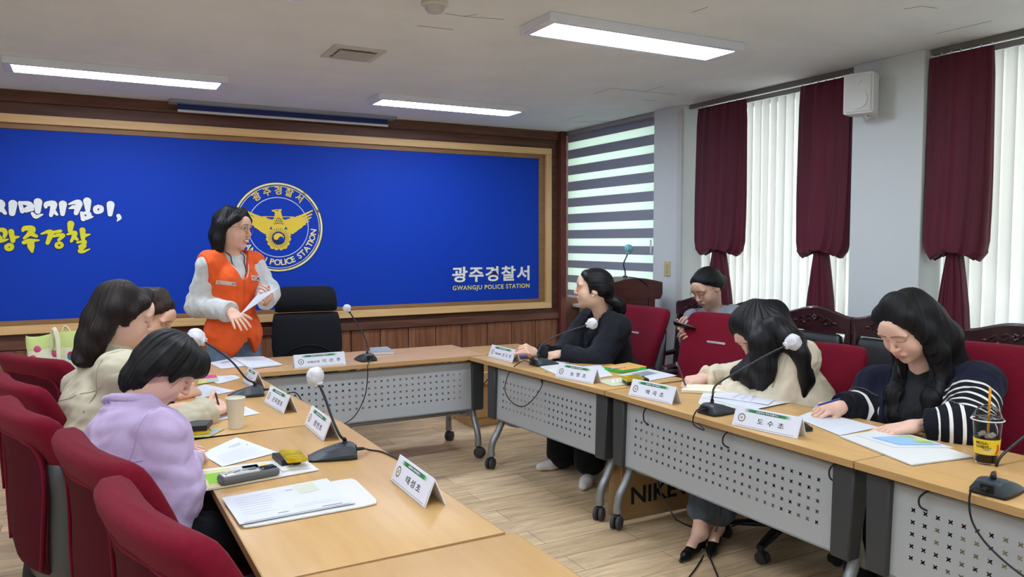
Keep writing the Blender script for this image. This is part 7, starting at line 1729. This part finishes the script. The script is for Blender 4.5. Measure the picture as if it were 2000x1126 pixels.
q0 = [Vector((0, 0, .01)), Vector(aty(1221, 530, 5.0))-p+Vector((0, 0, p.z-HL)), Vector(aty(1218, 515, 5.0))-p+Vector((0, 0, p.z-HL)), Vector(aty(1224, 500, 5.0))-p+Vector((0, 0, p.z-HL)), Vector(aty(1228, 489, 5.0))-p+Vector((0, 0, p.z-HL))]
bm = NB(); tube(bm, smooth_path(q0, 6), .0055, 8); obj('gooseneck', bm, micd, t, 180); foam('cover', t, q0[-1]+Vector((0, 0, .012)), (.1, 0, 1), .034, cover_c, 8)
bm = NB(); tube(bm, smooth_path([Vector((.02, -.02, .004)), Vector(aty(1250, 545, 4.85))-p+Vector((0, 0, p.z-HL)), Vector(aty(1266, 562, 4.85))-p+Vector((0, 0, p.z-HL)), Vector(aty(1267, 600, 4.85))-p+Vector((0, 0, p.z-HL)), Vector(aty(1265, 660, 4.85))-p+Vector((0, 0, p.z-HL))], 6), .004, 6); obj('cable', bm, blackp, t, 180)
# ================================================================= BAGS, CABLES, FLOOR THINGS
c0 = Vector((-.07, 4.70, .53))
t = thing('tote_bag', 'pale green tote bag with coloured dots on the chair at far left', 'bag', c0, R(-32))
bm = NB(); rings = []
for z, w, d in ((0, .42, .16), (.05, .47, .18), (.2, .50, .16), (.36, .53, .11), (.47, .55, .06), (.485, .55, .035)):
    rings.append([Vector((w/2*abs(math.cos(a))**.55*(1 if math.cos(a) > 0 else -1), d/2*abs(math.sin(a))**.7*(1 if math.sin(a) > 0 else -1)+.008*math.sin(5*a+z*9), z+(.022*math.sin(3*math.cos(a)+.6) if z > .4 else 0))) for a in (2*PI*k/48 for k in range(48))])
loft(bm, rings); body = obj('body', bm, M('tote_cream', (226, 228, 196), .8, bump=.1, bscale=80), t, 60)
bm = NB(); rings2 = [[(v_*.55+w_*.45)*1.012 for v_, w_ in zip(rings[3], rings[4])], [v_*1.012 for v_ in rings[4]], [v_*1.012 for v_ in rings[5]]]
loft(bm, rings2, cap=False); obj('upper_band', bm, M('tote_green', (206, 222, 140), .8), body, 60)
def bagpt(x, z):
    k = 0
    zz = [r_[0].z for r_ in rings]; zs_ = (0, .05, .2, .36, .47, .485)
    for k in range(5):
        if zs_[k] <= z <= zs_[k+1]: break
    f_ = (z-zs_[k])/(zs_[k+1]-zs_[k]); best = None
    for i in range(24, 48):
        q_ = rings[k][i].lerp(rings[k+1][i], f_)
        if best is None or abs(q_.x-x) < abs(best.x-x): best = q_
    return best
cols = [(206, 60, 80), (60, 130, 170), (40, 60, 60), (150, 190, 60), (230, 130, 40), (214, 80, 130), (190, 30, 50)]; rnd = random.Random(11)
for ci, cc_ in enumerate(cols):
    bm = NB()
    for k in range(8):
        x, z = rnd.uniform(-.24, .25), rnd.uniform(.10, .42); q_ = bagpt(x, z); ball(bm, q_, (.020, .007, .020), u=14, v=8)
    obj('dot', bm, M('dot_%d' % ci, cc_, .7), body)['kind'] = 'stuff'
for s in (1, -1):
    bm = NB(); tube(bm, smooth_path([(-.10, s*.045, .40), (-.10, s*.045, .49), (-.085, s*.05, .52), (-.06, s*.06, .47), (-.045, s*.075, .36), (-.04, s*.085, .22)], 6), .012, 8, .35); obj('handle', bm, M('tote_handle', (226, 222, 190), .8), t, 180)
# brown paper shopping bag
bp0, bp1, bp2 = Vector(atz(1214, 1017, 0)), Vector(atz(1184, 1003, 0)), Vector(atz(1348, 990, 0))
ux = (bp2-bp0).normalized(); uy = Vector((-ux.y, ux.x, 0)); wB = (bp2-bp0).length; dB = .13
t = thing('shopping_bag', 'brown paper shopping bag with NIKE in black letters, on the floor', 'bag', (bp0.x, bp0.y, 0), math.atan2(ux.y, ux.x))
kraft = M('kraft_paper', (204, 166, 112), .8, bump=.08, bscale=90); hB = .36
bm = NB(); A_ = [Vector((0, 0, .002)), Vector((wB, 0, .002)), Vector((wB, dB, .002)), Vector((0, dB, .002))]; B2 = [Vector((.006, .012, hB)), Vector((wB-.006, .012, hB)), Vector((wB-.006, dB-.012, hB)), Vector((.006, dB-.012, hB))]
mid = [Vector((.004, .004, hB*.5)), Vector((wB-.004, .004, hB*.5)), Vector((wB-.03, dB/2, hB*.5)), Vector((wB-.004, dB-.004, hB*.5)), Vector((.004, dB-.004, hB*.5)), Vector((.03, dB/2, hB*.5))]
def six(q, ins): return [q[0], q[1], (q[1]+q[2])/2-Vector((ins, 0, 0)), q[2], q[3], (q[3]+q[0])/2+Vector((ins, 0, 0))]
loft(bm, [six(A_, 0), mid, six(B2, .05)], cap=False); vv = [bm.verts.new(q_) for q_ in six(A_, 0)]; bm.faces.new(vv); bmesh.ops.solidify(bm, geom=list(bm.faces), thickness=.001); obj('body', bm, kraft, t, 20)
tb = fit_text('NIKE', wB*.66, .095, .02, .0006); bmesh.ops.transform(tb, matrix=Matrix.Translation((wB*.46, -.0016, .128)) @ Matrix.Rotation(PI/2, 4, 'X'), verts=tb.verts); obj('brand_lettering', tb, M('bag_ink', (20, 20, 20), .7), t)
bm = NB(); ribbon(bm, [(wB*.84, .128), (wB*.90, .100), (wB*.99, .135)], [.004, .034, .006], .0006); bmesh.ops.transform(bm, matrix=Matrix.Translation((0, -.0012, 0)) @ Matrix.Rotation(PI/2, 4, 'X'), verts=bm.verts); obj('brand_mark', bm, M('bag_ink', (20, 20, 20), .7), t)
for y_ in (.014, dB-.014):
    bm = NB(); tube(bm, smooth_path([(wB*.34, y_, hB-.04), (wB*.36, y_, hB+.03), (wB*.5, y_, hB+.055), (wB*.64, y_, hB+.03), (wB*.66, y_, hB-.04)], 6), .003, 6); obj('handle', bm, kraft, t, 180)
def cable(label, pts, r=.0036): 
    bm = NB(); tube(bm, smooth_path(pts, 8), r, 8); return tag(obj('cable', bm, blackp, None, 180), label, 'cable')
F0 = lambda x, y, z=.006: Vector(atz(x, y, z))
cable('black cable slanting from under the middle right table to the dark plug', [Vector((2.50, 3.06, .40)), Vector(atx(1290, 960, 2.47)), Vector(atx(1320, 1014, 2.47))])
cable('black cable looping over the floor beside the heeled shoes', [Vector(atx(1320, 1014, 2.47)), F0(1345, 1026, .05), F0(1372, 1033, .02), F0(1400, 1034, .02), F0(1440, 1024, .02), F0(1490, 1005, .02)], .004)
cable('black cable hanging down from behind the right table, running to the bottom edge', [Vector(atx(1412, 960, 2.50)), Vector(atx(1405, 1010, 2.45)), F0(1393, 1050, .006), F0(1365, 1100, .005), F0(1335, 1140, .005)])
cable('black cable crossing another at the heeled shoes, down to the bottom edge', [F0(1365, 1032, .03), F0(1368, 1050, .006), F0(1385, 1085, .005), F0(1402, 1126, .005), F0(1410, 1150, .005)])
cable('black cable in the gap between the far table and the right tables', [Vector(atx(1000, 706, 2.52)), Vector(aty(958, 735, 5.0)), Vector(aty(938, 758, 5.05)), Vector(aty(920, 765, 5.05))])
for nm, (px0, py0, px1, py1), X_ in (('second right table, far end', (1266, 793, 1263, 832), 2.402), ('second right table, middle', (1424, 842, 1418, 876), 2.402), ('second right table, near end', (1634, 903, 1628, 944), 2.404), ('nearest right table', (1810, 960, 1806, 1000), 2.408), ('farthest right table', (1064, 728, 1062, 752), 2.375)):
    a_, b_ = Vector(atx(px0, py0, X_)), Vector(atx(px1, py1, X_)); cable('short black cable end poking through the steel panel, '+nm, [a_+Vector((.03, 0, .0)), a_+Vector((-.004, -.0, .0)), a_.lerp(b_, .35)+Vector((-.012, .016, 0)), a_.lerp(b_, .75)+Vector((-.008, .012, 0)), b_+Vector((.02, 0, 0))], .0034)
